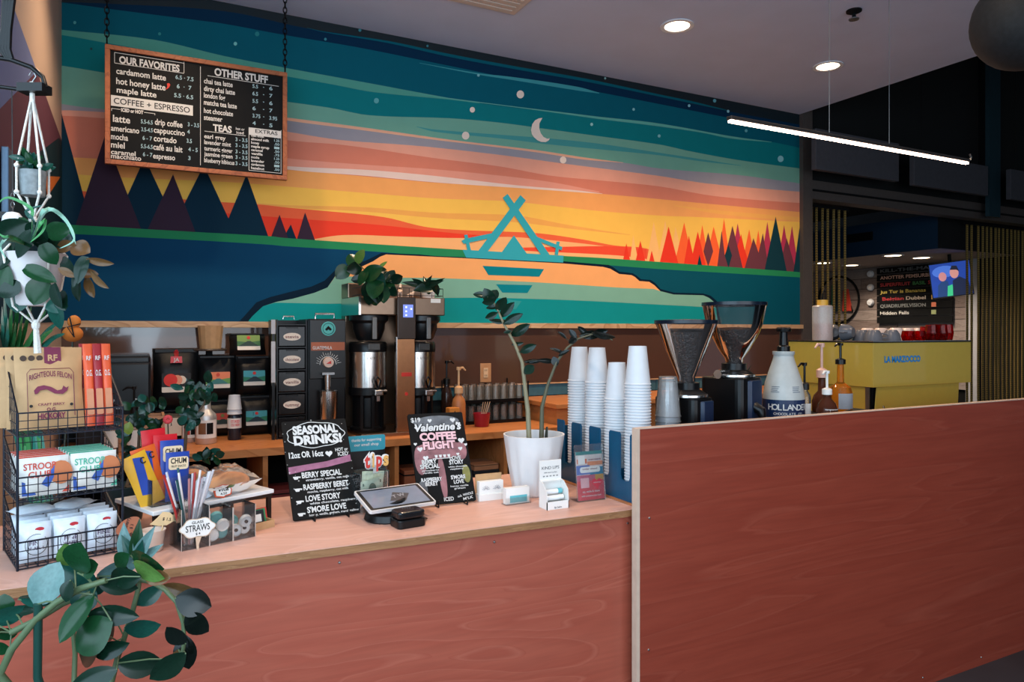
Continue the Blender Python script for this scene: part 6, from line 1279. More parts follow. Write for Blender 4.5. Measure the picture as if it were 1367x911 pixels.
# raised shelf for syrups, chocolate jug, pump bottles
SHF = thing('syrup_shelf', 'black raised shelf behind the bar front carrying syrups', 'shelf', (0, 0, 0)); ZS = 1.135
MB().box(2.28, 3.0, 1.94, 2.30, ZS - 0.02, ZS).build('board', BLACKM, SHF)
for x in (2.29, 2.97): MB().box(x, x + 0.02, 1.95, 2.29, ZT, ZS - 0.02).build('support', BLACKM, SHF)
JW = mat('jug_white', (176, 180, 178), 0.3); NAVL = mat('navy_label', (20, 42, 78), 0.4)
p = at_d(1046, 442, 3.0)
t = thing('sauce_jug', 'large white sauce jug with navy label and black pump', 'jug', (p.x, p.y, ZS), 0.0)
MB().lathe([(0, 0), (0.078, 0), (0.083, 0.008), (0.083, 0.085), (0.082, 0.10), (0.074, 0.15), (0.055, 0.21), (0.043, 0.245), (0.040, 0.262), (0.044, 0.268), (0.044, 0.28), (0, 0.28)], 32).build('body', JW, t, 40)
MB().lathe([(0.0838, 0.010), (0.0838, 0.083)], 36).build('label', NAVL, t)
mb = MB(); ang0 = math.atan2(-p.y, -p.x)
for s_, z_, h_, st in (("HOLLANDER", 0.042, 0.024, 0.235), ("CHOCOLATE CO.", 0.022, 0.010, 0.12)):
    for i, ch in enumerate(s_):
        a = ang0 + 0.30 + (i - (len(s_) - 1) / 2) * st; text(mb, ch, frame_m((0.0846 * math.cos(a), 0.0846 * math.sin(a), z_), (-math.sin(a), math.cos(a), 0), (0, 0, 1)), 0, 0, None, h_, 0.02, align='C')
mb.build('lettering', CHALK, t)['kind'] = 'stuff'
mb = MB()
for j in range(6): 
    for a0 in (-0.65, 0.45): mb.lathe([(0.0795, 0.100 + 0.007 * j), (0.0795, 0.1025 + 0.007 * j)], 4, Matrix.Translation((0, 0, 0)), ang0 + a0, ang0 + a0 + 0.35 + 0.05 * (j % 3)) if j < 2 else mb.lathe([(0.0832 - 0.0105 * (0.1 + 0.007 * j - .1) / .05 + 0.0008, 0.100 + 0.007 * j), (0.0832 - 0.0105 * (0.1025 + 0.007 * j - .1) / .05 + 0.0008, 0.1025 + 0.007 * j)], 4, None, ang0 + a0, ang0 + a0 + 0.35 + 0.05 * (j % 3))
mb.build('small_print', mat('print_grey_blue', (90, 100, 116), 0.6), t)['kind'] = 'stuff'
MB().lathe([(0, 0.28), (0.026, 0.28), (0.026, 0.30), (0.018, 0.306), (0.015, 0.36), (0.018, 0.362), (0, 0.362)], 18).build('pump_collar', BLACK, t, 40); MB().lathe([(0, 0.362), (0.03, 0.362), (0.032, 0.374), (0.026, 0.38), (0, 0.38)], 18).build('pump_head', BLACK, t, 40)
def at_shelf(px, d): p = at_d(px, 442, d); return (p.x, p.y, ZS)
WHP = mat('pump_white', (222, 220, 216), 0.4); RSP = mat('pump_rose', (206, 166, 150), 0.35); CLB = thin_glass('syrup_bottle_glass', (220, 212, 204), 0.12); AMG = mat('amber_syrup', (236, 160, 60), 0.05, trans=0.85, var=0, ior=1.2); BRG = mat('brown_syrup', (86, 48, 34), 0.1, trans=0.3, var=0, ior=1.2)
pump_bottle('clear_pump_bottle', 'small clear pump bottle with black spout next to the jug', at_shelf(1074, 3.06), 0.026, 0.115, 0.013, 0.115, CLB, BLACK, 'syrups on the shelf', rz=0.2, spout=0.05, lab=(.1, .5, CARD))
pump_bottle('brown_pump_bottle', 'round brown syrup bottle with a rose-coloured pump', at_shelf(1097, 3.24), 0.040, 0.155, 0.016, 0.155, BRG, RSP, 'syrups on the shelf', prof=[(0, 0), (0.038, 0), (0.042, 0.01), (0.042, 0.05), (0.034, 0.075), (0.017, 0.095), (0.015, 0.15), (0.02, 0.155), (0, 0.155)], rz=0.2, spout=0.06)
pump_bottle('squat_pump_bottle', 'squat brown syrup bottle with a white pump and pale label', at_shelf(1104, 3.02), 0.042, 0.098, 0.014, 0.10, BRG, WHP, 'syrups on the shelf', prof=[(0, 0), (0.040, 0), (0.043, 0.008), (0.043, 0.035), (0.034, 0.062), (0.016, 0.082), (0.014, 0.098), (0, 0.098)], rz=0.2, spout=0.035, lab=(.05, .40, CARD))
pump_bottle('amber_pump_bottle', 'tall amber syrup bottle with navy collar and black pump', at_shelf(1122, 3.24), 0.050, 0.215, 0.015, 0.095, AMG, BLACK, 'syrups on the shelf', prof=[(0, 0), (0.044, 0), (0.048, 0.008), (0.050, 0.085), (0.044, 0.112), (0.022, 0.128), (0.015, 0.135), (0.014, 0.215), (0, 0.215)], rz=0.2, spout=0.05, lab=(.08, .40, mat('grey_label', (150, 156, 164), 0.6)))
a_, b_ = at_shelf(1085, 2.98), at_shelf(1150, 3.25)
t = thing('bottle_tray', 'thin black wire tray around the syrup bottles', 'tray', (0, 0, ZS + 0.0))
MB().tube([(2.56, 2.03, 0.02), (2.62, 2.02, 0.035), (2.66, 2.03, 0.012), (2.90, 2.06, 0.016), (2.92, 2.08, 0.03)], 0.004).build('front_wire', BLACK, t); MB().box(2.66, 2.90, 2.045, 2.055, 0.0, 0.016).build('front_lip', BLACK, t)
# espresso machine
YEL = mat('mustard_enamel', (178, 158, 68), 0.3, var=0.02, coat=0.3)
MX, MY = 3.25, 2.37; EW, ED = 0.815, 0.53; z0, z1 = 1.2165 - ZT, 1.44 - ZT
E_ = thing('espresso_machine', 'boxy mustard yellow espresso machine with blue maker lettering', 'espresso machine', (MX, MY, ZT))
MB().box(0, EW, 0, 0.004, z0, z1).build('back_panel', YEL, E_, bevel=0.0015); MB().box(0, 0.004, 0.004, ED, z0, z1).build('side_panel', YEL, E_, bevel=0.0015); MB().box(EW - 0.004, EW, 0.004, ED, z0, z1).build('side_panel', YEL, E_, bevel=0.0015)
MB().box(0.004, EW - 0.004, 0.004, ED - 0.02, z0 + 0.02, z1 - 0.012).build('chassis', BLACKM, E_)
MB().box(-0.002, EW + 0.002, -0.002, ED, z1, z1 + 0.005).build('top_tray', BLACK, E_)
for (x0, x1, y0, y1) in ((0.0, EW, 0.0, 0.004), (0.0, 0.004, 0.004, ED), (EW - 0.004, EW, 0.004, ED)): MB().box(x0, x1, y0, y1, z1 + 0.005, z1 + 0.009).build('tray_rim', CHROME, E_)
MB().prism([(0.012, 0.06), (0.04, z0), (EW - 0.095, z0), (EW - 0.115, 0.06)], -0.014, -0.008, frame_m((0, 0, 0), (1, 0, 0), (0, 0, 1))).build('lower_back', YEL, E_)
MB().box(0.012, 0.018, 0.05, ED * .92, 0.06, z0).build('lower_side', YEL, E_); MB().box(0.03, EW - 0.10, 0.03, ED - 0.06, 0.05, z0).build('lower_chassis', BLACKM, E_); MB().box(0.006, 0.014, 0.03, 0.05, 0.06, z0).build('frame_leg', STEEL, E_)
for x in (0.07, EW - 0.16):
    for y in (0.07, ED - 0.1): MB().lathe([(0, 0), (0.022, 0), (0.018, 0.05), (0, 0.05)], 14, Matrix.Translation((x, y, 0))).build('foot', STEEL, E_, 40)
for k, gx in enumerate((0.24, 0.55)):
    g = MB().lathe([(0, z0 - 0.06), (0.035, z0 - 0.06), (0.035, z0 + 0.01), (0, z0 + 0.01)], 18, Matrix.Translation((gx, ED + 0.01, 0))).build('group_head', CHROME, E_, 40)
    MB().tube([(gx, ED + 0.03, z0 - 0.05), (gx, ED + 0.17, z0 - 0.06)], 0.014).build('portafilter', BLACK, g, 40)
mb = MB(); xl0 = on_y(1180.5, 480, MY).x - MX; xl1 = on_y(1228.5, 480, MY).x - MX; zl = on_y(1182, 484, MY).z - ZT
text(mb, "LA MARZOCCO", frame_m((0, -0.0012, 0), (1, 0, 0), (0, 0, 1)), xl0, zl, xl1 - xl0, 0.030, 0.05); mb.build('maker_lettering', mat('badge_blue', (36, 128, 196), 0.3), E_)['kind'] = 'stuff'
ZE = 1.4455 + 0.0015
def on_top(px, y): return (on_y(px, 450, y).x, y, ZE)
GRC = mat('grey_ceramic', (96, 98, 104), 0.25); WHC = mat('white_ceramic', (222, 204, 194), 0.25)
def cup_mesh(r, h): return [(r * .55, 0), (r * .60, 0.003), (r * .85, h * .35), (r, h), (r * .95, h), (r * .80, h * .38), (r * .5, 0.005), (0, 0.005)]
def coffee_cup(label, loc, r, h, m_, rz, group, tip=0.0):
    t = thing('coffee_cup', label, 'cup', loc, rz, group)
    F = Matrix.Translation((0, 0, h)) @ Matrix.Rotation(PI, 4, 'X')
    if tip: F = Matrix.Translation((0, 0, r * 0.96)) @ Matrix.Rotation(PI / 2, 4, 'X') @ Matrix.Translation((0, 0, -h / 2))
    b = MB().lathe([(0, 0.002), (r * .55, 0.0)] + cup_mesh(r, h)[1:], 20, F).build('bowl', m_, t, 40)
    MB().tube([F @ Vector((r * .9, 0, h * .75)), F @ Vector((r * 1.4, 0, h * .72)), F @ Vector((r * 1.42, 0, h * .42)), F @ Vector((r * .8, 0, h * .30))], r * .09, 6).build('handle', m_, t, 40)
    return t
for k, (px, y) in enumerate(((1112, 2.74), (1132, 2.62), (1150, 2.60), (1166, 2.48), (1190, 2.46), (1148, 2.74))):
    coffee_cup(('grey coffee cup at the left end of the machine top', 'grey cup second from the left on the machine', 'grey cup third from the left on the machine', 'grey cup at the near corner of the machine top', 'grey cup just left of the red glasses', 'grey cup behind the other grey cups')[k], on_top(px, y), 0.047, 0.058, GRC, 2.4 + k, 'grey cups on the machine', tip=(k in (0, 1)))
for k, (px, y) in enumerate(((1158, 2.86), (1176, 2.78), (1196, 2.76), (1212, 2.66), (1228, 2.62), (1196, 2.62))):
    coffee_cup(('white cup at the back left of the machine top', 'second white cup from the left, back row', 'third white cup from the left, back row', 'white cup left of the tall red glasses', 'white cup beside the tall red glasses', 'white cup between grey cups and red glasses')[k], on_top(px, y), 0.052, 0.070, WHC, 1 + k, 'white cups on the machine')
RGL = mat('ruby_glass', (206, 22, 12), 0.03, trans=0.96, var=0, ior=1.3)
rg = None
for k, (px, y, s) in enumerate(((1212, 2.47, .62), (1227, 2.49, .62), (1243, 2.50, 1), (1256, 2.48, 1), (1250, 2.62, 1.05), (1264, 2.56, 1.05), (1236, 2.58, .9))):
    t = thing('red_glass', ('short red glass nearest the grey cups', 'second short red glass', 'tall red glass at the front', 'tall red glass beside the front one', 'tall red glass in the rear', 'tall red glass at the right end', 'red glass tucked behind the short ones')[k], 'glass', on_top(px, y), 0, 'ruby red glasses on the machine')
    MB().lathe([(0, 0), (0.026 , 0), (0.030, 0.004), (0.036, 0.04 * s), (0.030, 0.085 * s), (0.028, 0.085 * s), (0.033, 0.04 * s), (0.027, 0.006), (0, 0.006)], 10).build('tumbler', RGL, t); MB().lathe([(0.0285, 0.085 * s), (0.0295, 0.087 * s), (0.0305, 0.085 * s)], 10).build('rim', RGL, t)
p = on_top(1098, 2.72)
t = thing('squeeze_bottle', 'tall clear squeeze bottle half full of red syrup with yellow cap', 'bottle', p)
MB().lathe([(0, 0), (0.050, 0), (0.052, 0.006), (0.052, 0.092), (0, 0.092)], 24).build('syrup', mat('red_syrup', (176, 74, 66), 0.2), t, 40); MB().lathe([(0.0525, 0.0), (0.0532, 0.185), (0.046, 0.192), (0, 0.192)], 24).build('bottle_wall', thin_glass('frosted_plastic', (230, 222, 214), 0.42, 0.3), t, 40)
MB().lathe([(0, 0.192), (0.028, 0.192), (0.028, 0.222), (0, 0.222)], 20).build('cap', mat('cap_yellow', (222, 168, 60), 0.4), t, 40); MB().tube([(0, 0, 0.22), (0.004, 0, 0.26), (0.02, 0, 0.29)], [0.006, 0.004, 0.002], 6).build('nozzle', BLACK, t)
for k, (px, d) in enumerate(((1300, 3.55), (1322, 3.75))):
    p = at_d(px, 442, d); t = thing('glass_jar', ('larger glass jar with a shiny lid right of the machine', 'smaller glass jar at the far right behind the bar')[k], 'jar', (p.x, p.y - 0.1, 1.06 if False else ZT), 0, 'jars beside the machine')
    MB().lathe([(0, 0), (0.045, 0), (0.05, 0.01), (0.05, 0.20 - 0.02 * k), (0.044, 0.215 - 0.02 * k), (0, 0.215 - 0.02 * k)], 20).build('body', thin_glass('jar_glass', (220, 216, 206), 0.15), t, 40); MB().lathe([(0, 0.215 - 0.02 * k), (0.05, 0.215 - 0.02 * k), (0.05, 0.235 - 0.02 * k), (0, 0.237 - 0.02 * k)], 20).build('lid', CHROME, t, 40)
# ================================================================== PLANTS
CR_ = Vector((_c, -_s, 0)); CF_ = Vector((_s, _c, 0)); UPV = Vector((0, 0, 1))
def leaf_mesh(kind, m_, key):
    nu, nv = 8, 4; vs = []; fs = []
    for i in range(nu + 1):
        t = i / nu
        if kind == 'heart': w_ = math.sin(PI * min(1, t * 0.86 + 0.14)) ** 0.7 * (1.0 if t > 0.1 else 0.85)
        elif kind == 'point': w_ = math.sin(PI * min(1, t * 0.9 + 0.1)) * (1 - t * 0.35)
        else: w_ = math.sin(PI * (t * 0.96 + 0.02)) ** 0.75 * (1.08 - 0.16 * t)
        if i == nu: w_ = 0.02
        for j in range(nv + 1):
            v = -1 + 2 * j / nv
            vs.append((t, v * 0.5 * w_, 0.16 * abs(v) * w_ * 0.5 - 0.22 * (t - 0.4) ** 2))
    for i in range(nu):
        for j in range(nv): a = i * (nv + 1) + j; fs.append((a, a + nv + 1, a + nv + 2, a + 1))
    me = bpy.data.meshes.new('leaf'); me.from_pydata(vs, [], fs); me.shade_smooth(); me.materials.append(m_); return me
_LM = {}
def leaf_at(parent, base, ln, wd, ang, m_, kind='oval', tilt=0.0, roll=0.0, yaw=0.0):
    """a leaf growing from base; ang is its heading seen from the shop floor, tilt swings it towards or away from the viewer"""
    k = (kind, m_.name)
    if k not in _LM: _LM[k] = leaf_mesh(kind, m_, k)
    o = bpy.data.objects.new('leaf', _LM[k]); COL.objects.link(o); o.parent = parent
    d = (CR_ * math.cos(ang) + UPV * math.sin(ang)) * math.cos(tilt) + CF_ * math.sin(tilt)
    n = -CF_ * math.cos(tilt) + (CR_ * math.cos(ang) + UPV * math.sin(ang)) * math.sin(tilt); s = n.cross(d)
    R = Matrix((d, s, n)).transposed() @ Matrix.Rotation(roll, 3, 'X')
    M = R.to_4x4() @ Matrix.Diagonal((ln, wd, ln * 0.7, 1)); M.translation = Vector(base)
    o.matrix_local = M
    return o
def leafmat(name, rgb, rough=0.28):
    m = mat(name, tuple(x * 0.82 for x in rgb), 0.2, var=0.13, scale=9, spec=0.35); m.node_tree.nodes['Principled BSDF'].inputs['Subsurface Weight'].default_value = 0.0; return m
LDK = leafmat('leaf_dark', (16, 46, 32)); LMD = leafmat('leaf_mid', (24, 70, 38)); LLT = leafmat('leaf_light', (92, 132, 62)); LTL = leafmat('leaf_teal', (28, 82, 70)); LPL = leafmat('leaf_pale', (120, 158, 156)); LBR = leafmat('leaf_brown', (120, 86, 52), 0.6); LBK = leafmat('leaf_black_green', (16, 24, 20), 0.22)
STM = mat('stem_green', (84, 100, 70), 0.5); STD = mat('stem_dark', (44, 50, 40), 0.5); SOIL = mat('potting_soil', (44, 34, 28), 0.95, var=0.4, scale=60); TRUNK = mat('bark_brown', (84, 68, 52), 0.8)
rp = random.Random(21)
def stem_leaf(plant, stem_pts, px, py, d, lpx, wpx, ang, m_, kind='oval', pet=None, tilt=None):
    """leaf centred near a sight line at depth d, tied to the nearest stem point by a petiole"""
    c = at_d(px, py, d); ln = 1.25 * lpx * d / F_PX; wd = 1.35 * wpx * d / F_PX; a = math.radians(ang)
    near = min(stem_pts, key=lambda p: (p - c).length) if stem_pts else c
    tl = rp.uniform(-0.45, 0.45) if tilt is None else tilt
    b = c - (CR_ * math.cos(a) + UPV * math.sin(a)) * ln * 0.5 * math.cos(tl)
    leaf_at(plant, b, ln, wd, a, m_, kind, tl, rp.uniform(-0.5, 0.5))
    if pet is not None and (near - b).length > 0.004: pet.tube([near, (near + b) / 2 + Vector((0, 0, 0.004)), b], 0.0016 if d < 3 else 0.0022, 5)
def dense(pts, k=6):
    out = []
    for i in range(len(pts) - 1):
        for j in range(k): out.append(pts[i].lerp(pts[i + 1], j / k))
    return out + [pts[-1]]
# ---- foreground plant in front of the counter, pot on a stand below the frame
def z6(x, y): return (x * .2536, 680 + y * .2536)
FP = at_d(92, 442, 1.47); ZR = 0.62
st = thing('plant_stand', 'dark round plant stand in front of the counter', 'stand', (FP.x, FP.y, 0))
MB().lathe([(0, 0.40), (0.13, 0.40), (0.13, 0.42), (0, 0.42)], 24).build('top', BLACKM, st)
for k in range(3): a = 2 * PI * k / 3; MB().tube([(0.10 * math.cos(a), 0.10 * math.sin(a), 0.40), (0.14 * math.cos(a), 0.14 * math.sin(a), 0)], 0.01).build('leg', BLACKM, st)
pt = thing('leafy_floor_plant', 'large glossy leafy plant drooping in front of the counter corner', 'potted plant', (0, 0, 0))
MB().lathe([(0, 0), (0.09, 0), (0.10, 0.01), (0.125, 0.19), (0.135, 0.20), (0.125, 0.205), (0.115, 0.19), (0, 0.185)], 28, Matrix.Translation((FP.x, FP.y, 0.4205))).build('pot', mat('pot_charcoal', (60, 62, 66), 0.6), pt, 40)
MB().lathe([(0, 0.187), (0.116, 0.187)], 20, Matrix.Translation((FP.x, FP.y, 0.4205))).build('soil', SOIL, pt)
root = Vector((FP.x, FP.y, 0.605))
stems = [([(0, 872), (60, 740), (190, 580), (300, 490), (420, 420), (560, 375)], 0.009, 1.42), ([(590, 900), (620, 780), (690, 570), (728, 420), (735, 370)], 0.007, 1.50), ([(735, 370), (800, 382), (870, 425), (930, 490), (965, 600), (970, 700), (955, 790)], 0.006, 1.48), ([(390, 905), (395, 760), (385, 640), (430, 500), (470, 420)], 0.006, 1.52), ([(60, 650), (190, 585), (330, 500), (480, 440)], 0.007, 1.46)]
allp = []; tub = []
for pts, r, d in stems:
    P = [at_d(*z6(*p), d) for p in pts]; allp += dense(P); tub.append((P, r))
for k, (P, r) in enumerate(tub):
    if k in (0, 1, 3): P = [root + Vector((0.02 * (k - 1), 0, 0)), (root + P[0]) / 2 + Vector((0, 0, 0.01))] + P
    MB().tube(P, [r * (1 - .4 * i / len(P)) for i in range(len(P))], 8).build('stem', STM, pt, 60)
MB().tube([root, at_d(50, 905, 1.44), at_d(51, 806, 1.42)], 0.008, 8).build('stake', mat('green_stake', (24, 62, 54), 0.4), pt, 60)
pet = MB()
for (x, y, l, w_, a, m_) in ((235, 400, 190, 130, 65, LPL), (215, 465, 200, 60, 5, LTL), (390, 345, 200, 120, 160, LTL), (440, 245, 170, 130, 70, LMD), (380, 235, 110, 90, 100, LLT), (480, 310, 90, 80, 30, LMD), (620, 315, 190, 70, 20, LPL), (655, 262, 110, 70, 40, LMD), (790, 270, 180, 120, -15, LMD), (795, 315, 170, 80, -20, LLT),
    (630, 375, 190, 90, 190, LDK), (450, 470, 130, 110, 250, LTL), (430, 555, 210, 100, 240, LMD), (580, 572, 200, 80, -10, LDK), (775, 465, 120, 70, 35, LTL), (745, 628, 150, 80, 5, LTL), (490, 668, 200, 150, 220, LMD), (440, 770, 240, 110, 230, LDK), (590, 735, 170, 70, 20, LDK), (712, 838, 180, 110, -15, LDK), (510, 882, 190, 90, 200, LDK),
    (960, 430, 170, 60, -15, LBR), (1010, 500, 150, 110, -20, LBK), (1035, 605, 120, 100, -40, LBK), (935, 660, 110, 80, 130, LBK), (985, 750, 140, 100, -80, LBK), (900, 815, 160, 100, 215, LDK), (930, 800, 100, 60, 260, LBR), (30, 565, 170, 80, 20, LTL), (30, 650, 120, 70, 10, LMD), (15, 500, 80, 80, 90, LMD), (10, 730, 70, 60, 170, LMD), (150, 525, 130, 40, 10, LDK), (440, 378, 170, 50, 175, LBR), (640, 385, 150, 60, 5, LBR), (830, 360, 110, 60, 0, LBR), (360, 430, 90, 80, 260, LDK), (500, 410, 120, 70, 210, LTL), (600, 420, 160, 70, -20, LDK), (700, 350, 120, 60, 100, LTL), (560, 640, 140, 80, 250, LDK)):
    px, py = z6(x, y); stem_leaf(pt, allp, px, py, 1.46 + rp.uniform(-.06, .05), l * .2536, w_ * .2536, a, m_, 'oval', pet)
pet.build('petioles', STM, pt)['kind'] = 'stuff'
q = on_z(192, 750, ZT) + Vector((0, 0.012, 0))
sv = thing('striped_leaf_plant', 'small plant of upright white-striped pointed leaves by the picks cup', 'potted plant', (0, 0, 0))
MB().lathe([(0, 0), (0.022, 0), (0.028, 0.03), (0.025, 0.03), (0, 0.026)], 16, Matrix.Translation(q + Vector((-0.028, -0.03, 0)))).build('pot', mat('pot_charcoal', (60, 62, 66)), sv, 40)
for (x, y, l, w_, a, m_) in ((660, 180, 170, 80, 100, LPL), (720, 170, 190, 60, 85, LMD), (760, 190, 190, 60, 60, LPL), (690, 215, 150, 60, 120, LTL), (740, 230, 120, 50, 75, LTL), (790, 235, 120, 50, 40, LPL)):
    px, py = z6(x, y); stem_leaf(sv, [], px, py, 1.80, l * .2536, w_ * .2536, a, m_, 'point', None, tilt=rp.uniform(-.15, .15))
# ---- plant in the fluted white pot
PC = Vector((1.273, 2.30, ZT)); wp = thing('white_pot_plant', 'tall bare-stemmed plant in a fluted white pot by the cups', 'potted plant', (0, 0, 0))
n = 48; prof = [(0.070, 0.0), (0.076, 0.006), (0.098, 0.12), (0.110, 0.208), (0.112, 0.218)]; vs = []; fs = []
for i in range(n):
    a = 2 * PI * i / n; fl = 1.0 if i % 4 in (0, 1) else 0.94
    for (r, z) in prof: vs.append((r * (fl if z < 0.2 else 1) * math.cos(a), r * (fl if z < 0.2 else 1) * math.sin(a), z))
    for (r, z) in ((0.106, 0.218), (0.100, 0.185)): vs.append((r * math.cos(a), r * math.sin(a), z))
kq = len(prof) + 2
for i in range(n):
    j = (i + 1) % n
    for q_ in range(kq - 1): fs.append((i * kq + q_, j * kq + q_, j * kq + q_ + 1, i * kq + q_ + 1))
MB().add(vs, fs, Matrix.Translation(PC)).build('pot', mat('fluted_white', (216, 214, 214), 0.5, var=0.02), wp, 30)
MB().lathe([(0, 0.002), (0.072, 0.002)], 20, Matrix.Translation(PC)).build('pot_base', MATS['fluted_white'], wp); MB().lathe([(0, 0.19), (0.1005, 0.186)], 24, Matrix.Translation(PC)).build('soil', SOIL, wp)
zw = lambda x, y: (540 + x * .2415, 380 + y * .2415)
dW = 2.62; A = [at_d(*zw(*p), dW) for p in ((690, 850), (682, 700), (670, 600), (650, 430), (610, 330), (545, 210), (510, 130), (485, 85), (440, 58))]; B = [at_d(*zw(*p), dW) for p in ((733, 850), (760, 680), (790, 560), (840, 430), (900, 350), (960, 300), (1060, 268), (1150, 308))]
A[0] = PC + Vector((-0.03, -0.02, 0.18)); B[0] = PC + Vector((0.02, -0.02, 0.18))
MB().tube(A, [0.010, 0.009, .008, .007, .006, .0045, .0036, .003, .002], 8).build('stem', mat('stem_pale', (128, 122, 96), 0.5), wp, 60); MB().tube(B, [0.010, 0.0075, .006, .005, .0042, .0034, .0028, .002], 8).build('stem', mat('stem_olive', (84, 82, 62), 0.5), wp, 60)
MB().tube([PC + Vector((0.05, 0, 0.18)), PC + Vector((0.055, 0, 0.24))], [0.008, 0.004], 6).build('shoot', STD, wp)
pet = MB(); sp_ = dense(A) + dense(B)
for (x, y, l, w_, a) in ((420, 58, 70, 30, 170), (465, 65, 80, 50, 120), (490, 60, 70, 50, 60), (470, 90, 70, 40, 200), (535, 108, 75, 45, 50), (567, 140, 95, 40, 45), (480, 172, 60, 30, 205), (600, 190, 100, 38, 28), (515, 202, 80, 24, 175), (488, 125, 70, 22, 185), (640, 252, 105, 42, 32), (572, 262, 40, 16, 10), (625, 328, 55, 18, 8), (682, 354, 85, 36, 25), (690, 470, 60, 42, 40),
    (872, 280, 50, 16, 140), (930, 272, 50, 24, 130), (990, 258, 70, 26, 140), (1035, 278, 110, 38, 5), (1105, 282, 120, 32, -12), (842, 366, 70, 16, 160), (880, 378, 60, 18, 30), (710, 425, 90, 20, 185), (780, 422, 90, 22, 175), (832, 425, 45, 32, 110), (930, 305, 50, 34, 220), (1080, 262, 70, 26, 10)):
    stem_leaf(wp, sp_, *zw(x, y), dW + rp.uniform(-.03, .03), l * .2415, w_ * .2415, a, LBK if x > 700 else LDK, 'oval', pet)
pet.build('petioles', STD, wp)['kind'] = 'stuff'
# ---- jade shrub behind the riser
JP = Vector((-0.045, 2.565, ZT)); jd = thing('jade_shrub', 'small woody jade shrub in a dark pot behind the riser', 'potted plant', (0, 0, 0))
MB().lathe([(0, 0), (0.045, 0), (0.060, 0.10), (0.062, 0.11), (0.056, 0.11), (0, 0.10)], 20, Matrix.Translation(JP)).build('pot', mat('pot_dark_teal', (22, 48, 52), 0.5), jd, 40)
dJ = 2.36
tr = [JP + Vector((0.0, 0, 0.10)), at_d(238, 640, dJ), at_d(247, 600, dJ), at_d(249, 570, dJ), at_d(256, 545, dJ), at_d(262, 520, dJ)]
tr2 = [JP + Vector((0, 0, 0.10)), at_d(185, 600, dJ), at_d(186, 570, dJ), at_d(192, 545, dJ)]; tr3 = [at_d(246, 610, dJ), at_d(262, 612, dJ), at_d(285, 606, dJ)]; tr4 = [at_d(249, 570, dJ), at_d(272, 540, dJ), at_d(280, 515, dJ)]
for P, r in ((tr, .007), (tr2, .006), (tr3, .004), (tr4, .004)): MB().tube(P, [r * (1 - .5 * i / len(P)) for i in range(len(P))], 7).build('branch', TRUNK, jd, 60)
for cx, cy, sx, sy, n_ in ((190, 552, 24, 24, 34), (258, 522, 18, 16, 30), (252, 555, 12, 16, 18), (275, 608, 16, 8, 16), (170, 600, 10, 22, 16), (276, 530, 10, 12, 12), (205, 570, 12, 12, 10)):
    for k in range(n_):
        stem_leaf(jd, [], cx + rp.gauss(0, .5) * sx, cy + rp.gauss(0, .5) * sy, dJ + rp.uniform(-.05, .05), rp.uniform(9, 15), rp.uniform(6, 9), rp.uniform(-20, 200), rp.choice((LMD, LDK, LDK, LTL)), 'oval')
stem_leaf(jd, [], 172, 572, dJ - .06, 14, 11, 80, leafmat('leaf_lime', (150, 170, 70)), 'oval')
rf = thing('red_flower_ornament', 'small round pinkish red bloom above the snack bars', 'flower', at_d(224, 556, 2.30)); rf.location.z -= 0.01
for k in range(9): a = 2 * PI * k / 9; MB().ball((0.008 * math.cos(a), -0.003, 0.008 * math.sin(a)), 0.007, 0.005, 0.007, 6).build('petal', mat('petal_red', (196, 60, 66), 0.6), rf, 60)
MB().tube([(0, 0, -0.006), at_d(226, 620, 2.32) - rf.location], 0.002, 5).build('stem', STD, rf)
# ---- plants and figurines on top of the coffee brewer
ZH = ZB + zq(397) + 0.0015
def z3(x, y): return (440 + x * .1427, 330 + y * .1427)
dP = 4.03
bx0 = on_y(506, 400, 4.10)
bp_ = thing('trailing_pothos', 'bushy trailing pothos in a glass jar on the brewer', 'potted plant', (0, 0, 0))
MB().lathe([(0, 0), (0.05, 0), (0.055, 0.01), (0.055, 0.09), (0.05, 0.09), (0.05, 0.012), (0, 0.01)], 18, Matrix.Translation((bx0.x, 4.10, ZH))).build('jar', thin_glass('planter_glass', (220, 216, 210), 0.2), bp_, 40)
MB().lathe([(0, 0.012), (0.048, 0.012), (0.048, 0.07), (0, 0.075)], 16, Matrix.Translation((bx0.x, 4.10, ZH))).build('soil', SOIL, bp_)
rt_ = Vector((bx0.x, 4.10, ZH + 0.07)); pet = MB()
for (x, y, l, w_, a, m_) in ((120, 240, 110, 90, 230, LMD), (205, 120, 110, 80, 120, LMD), (290, 85, 100, 70, 60, LLT), (235, 205, 100, 80, 200, LDK), (310, 290, 110, 70, 240, LMD), (410, 240, 150, 100, 30, LMD), (485, 220, 70, 50, 10, LDK), (400, 330, 140, 100, 250, LMD), (470, 310, 120, 90, 300, LTL), (430, 395, 140, 110, 260, LMD), (545, 385, 130, 100, 320, LMD), (505, 440, 130, 90, 280, LMD), (370, 465, 120, 80, 260, LDK), (415, 490, 90, 70, 285, LMD), (570, 265, 90, 60, 60, LDK), (630, 295, 80, 70, 20, LDK), (490, 170, 90, 30, 50, LLT), (350, 400, 100, 80, 240, LDK), (260, 300, 80, 60, 190, LDK), (530, 320, 90, 70, 0, LMD), (450, 460, 100, 80, 270, LDK), (600, 420, 70, 60, 310, LDK), (520, 270, 80, 60, 80, LDK)):
    stem_leaf(bp_, [rt_], *z3(x, y), dP + rp.uniform(-.06, .03), l * .165, w_ * .165, a, m_, 'heart', pet)
pet.build('vines', STM, bp_)['kind'] = 'stuff'
bx1 = on_y(572, 400, 4.10); ap = thing('aloe_plant', 'low plant with dark pointed leaves on the right of the brewer', 'potted plant', (0, 0, 0))
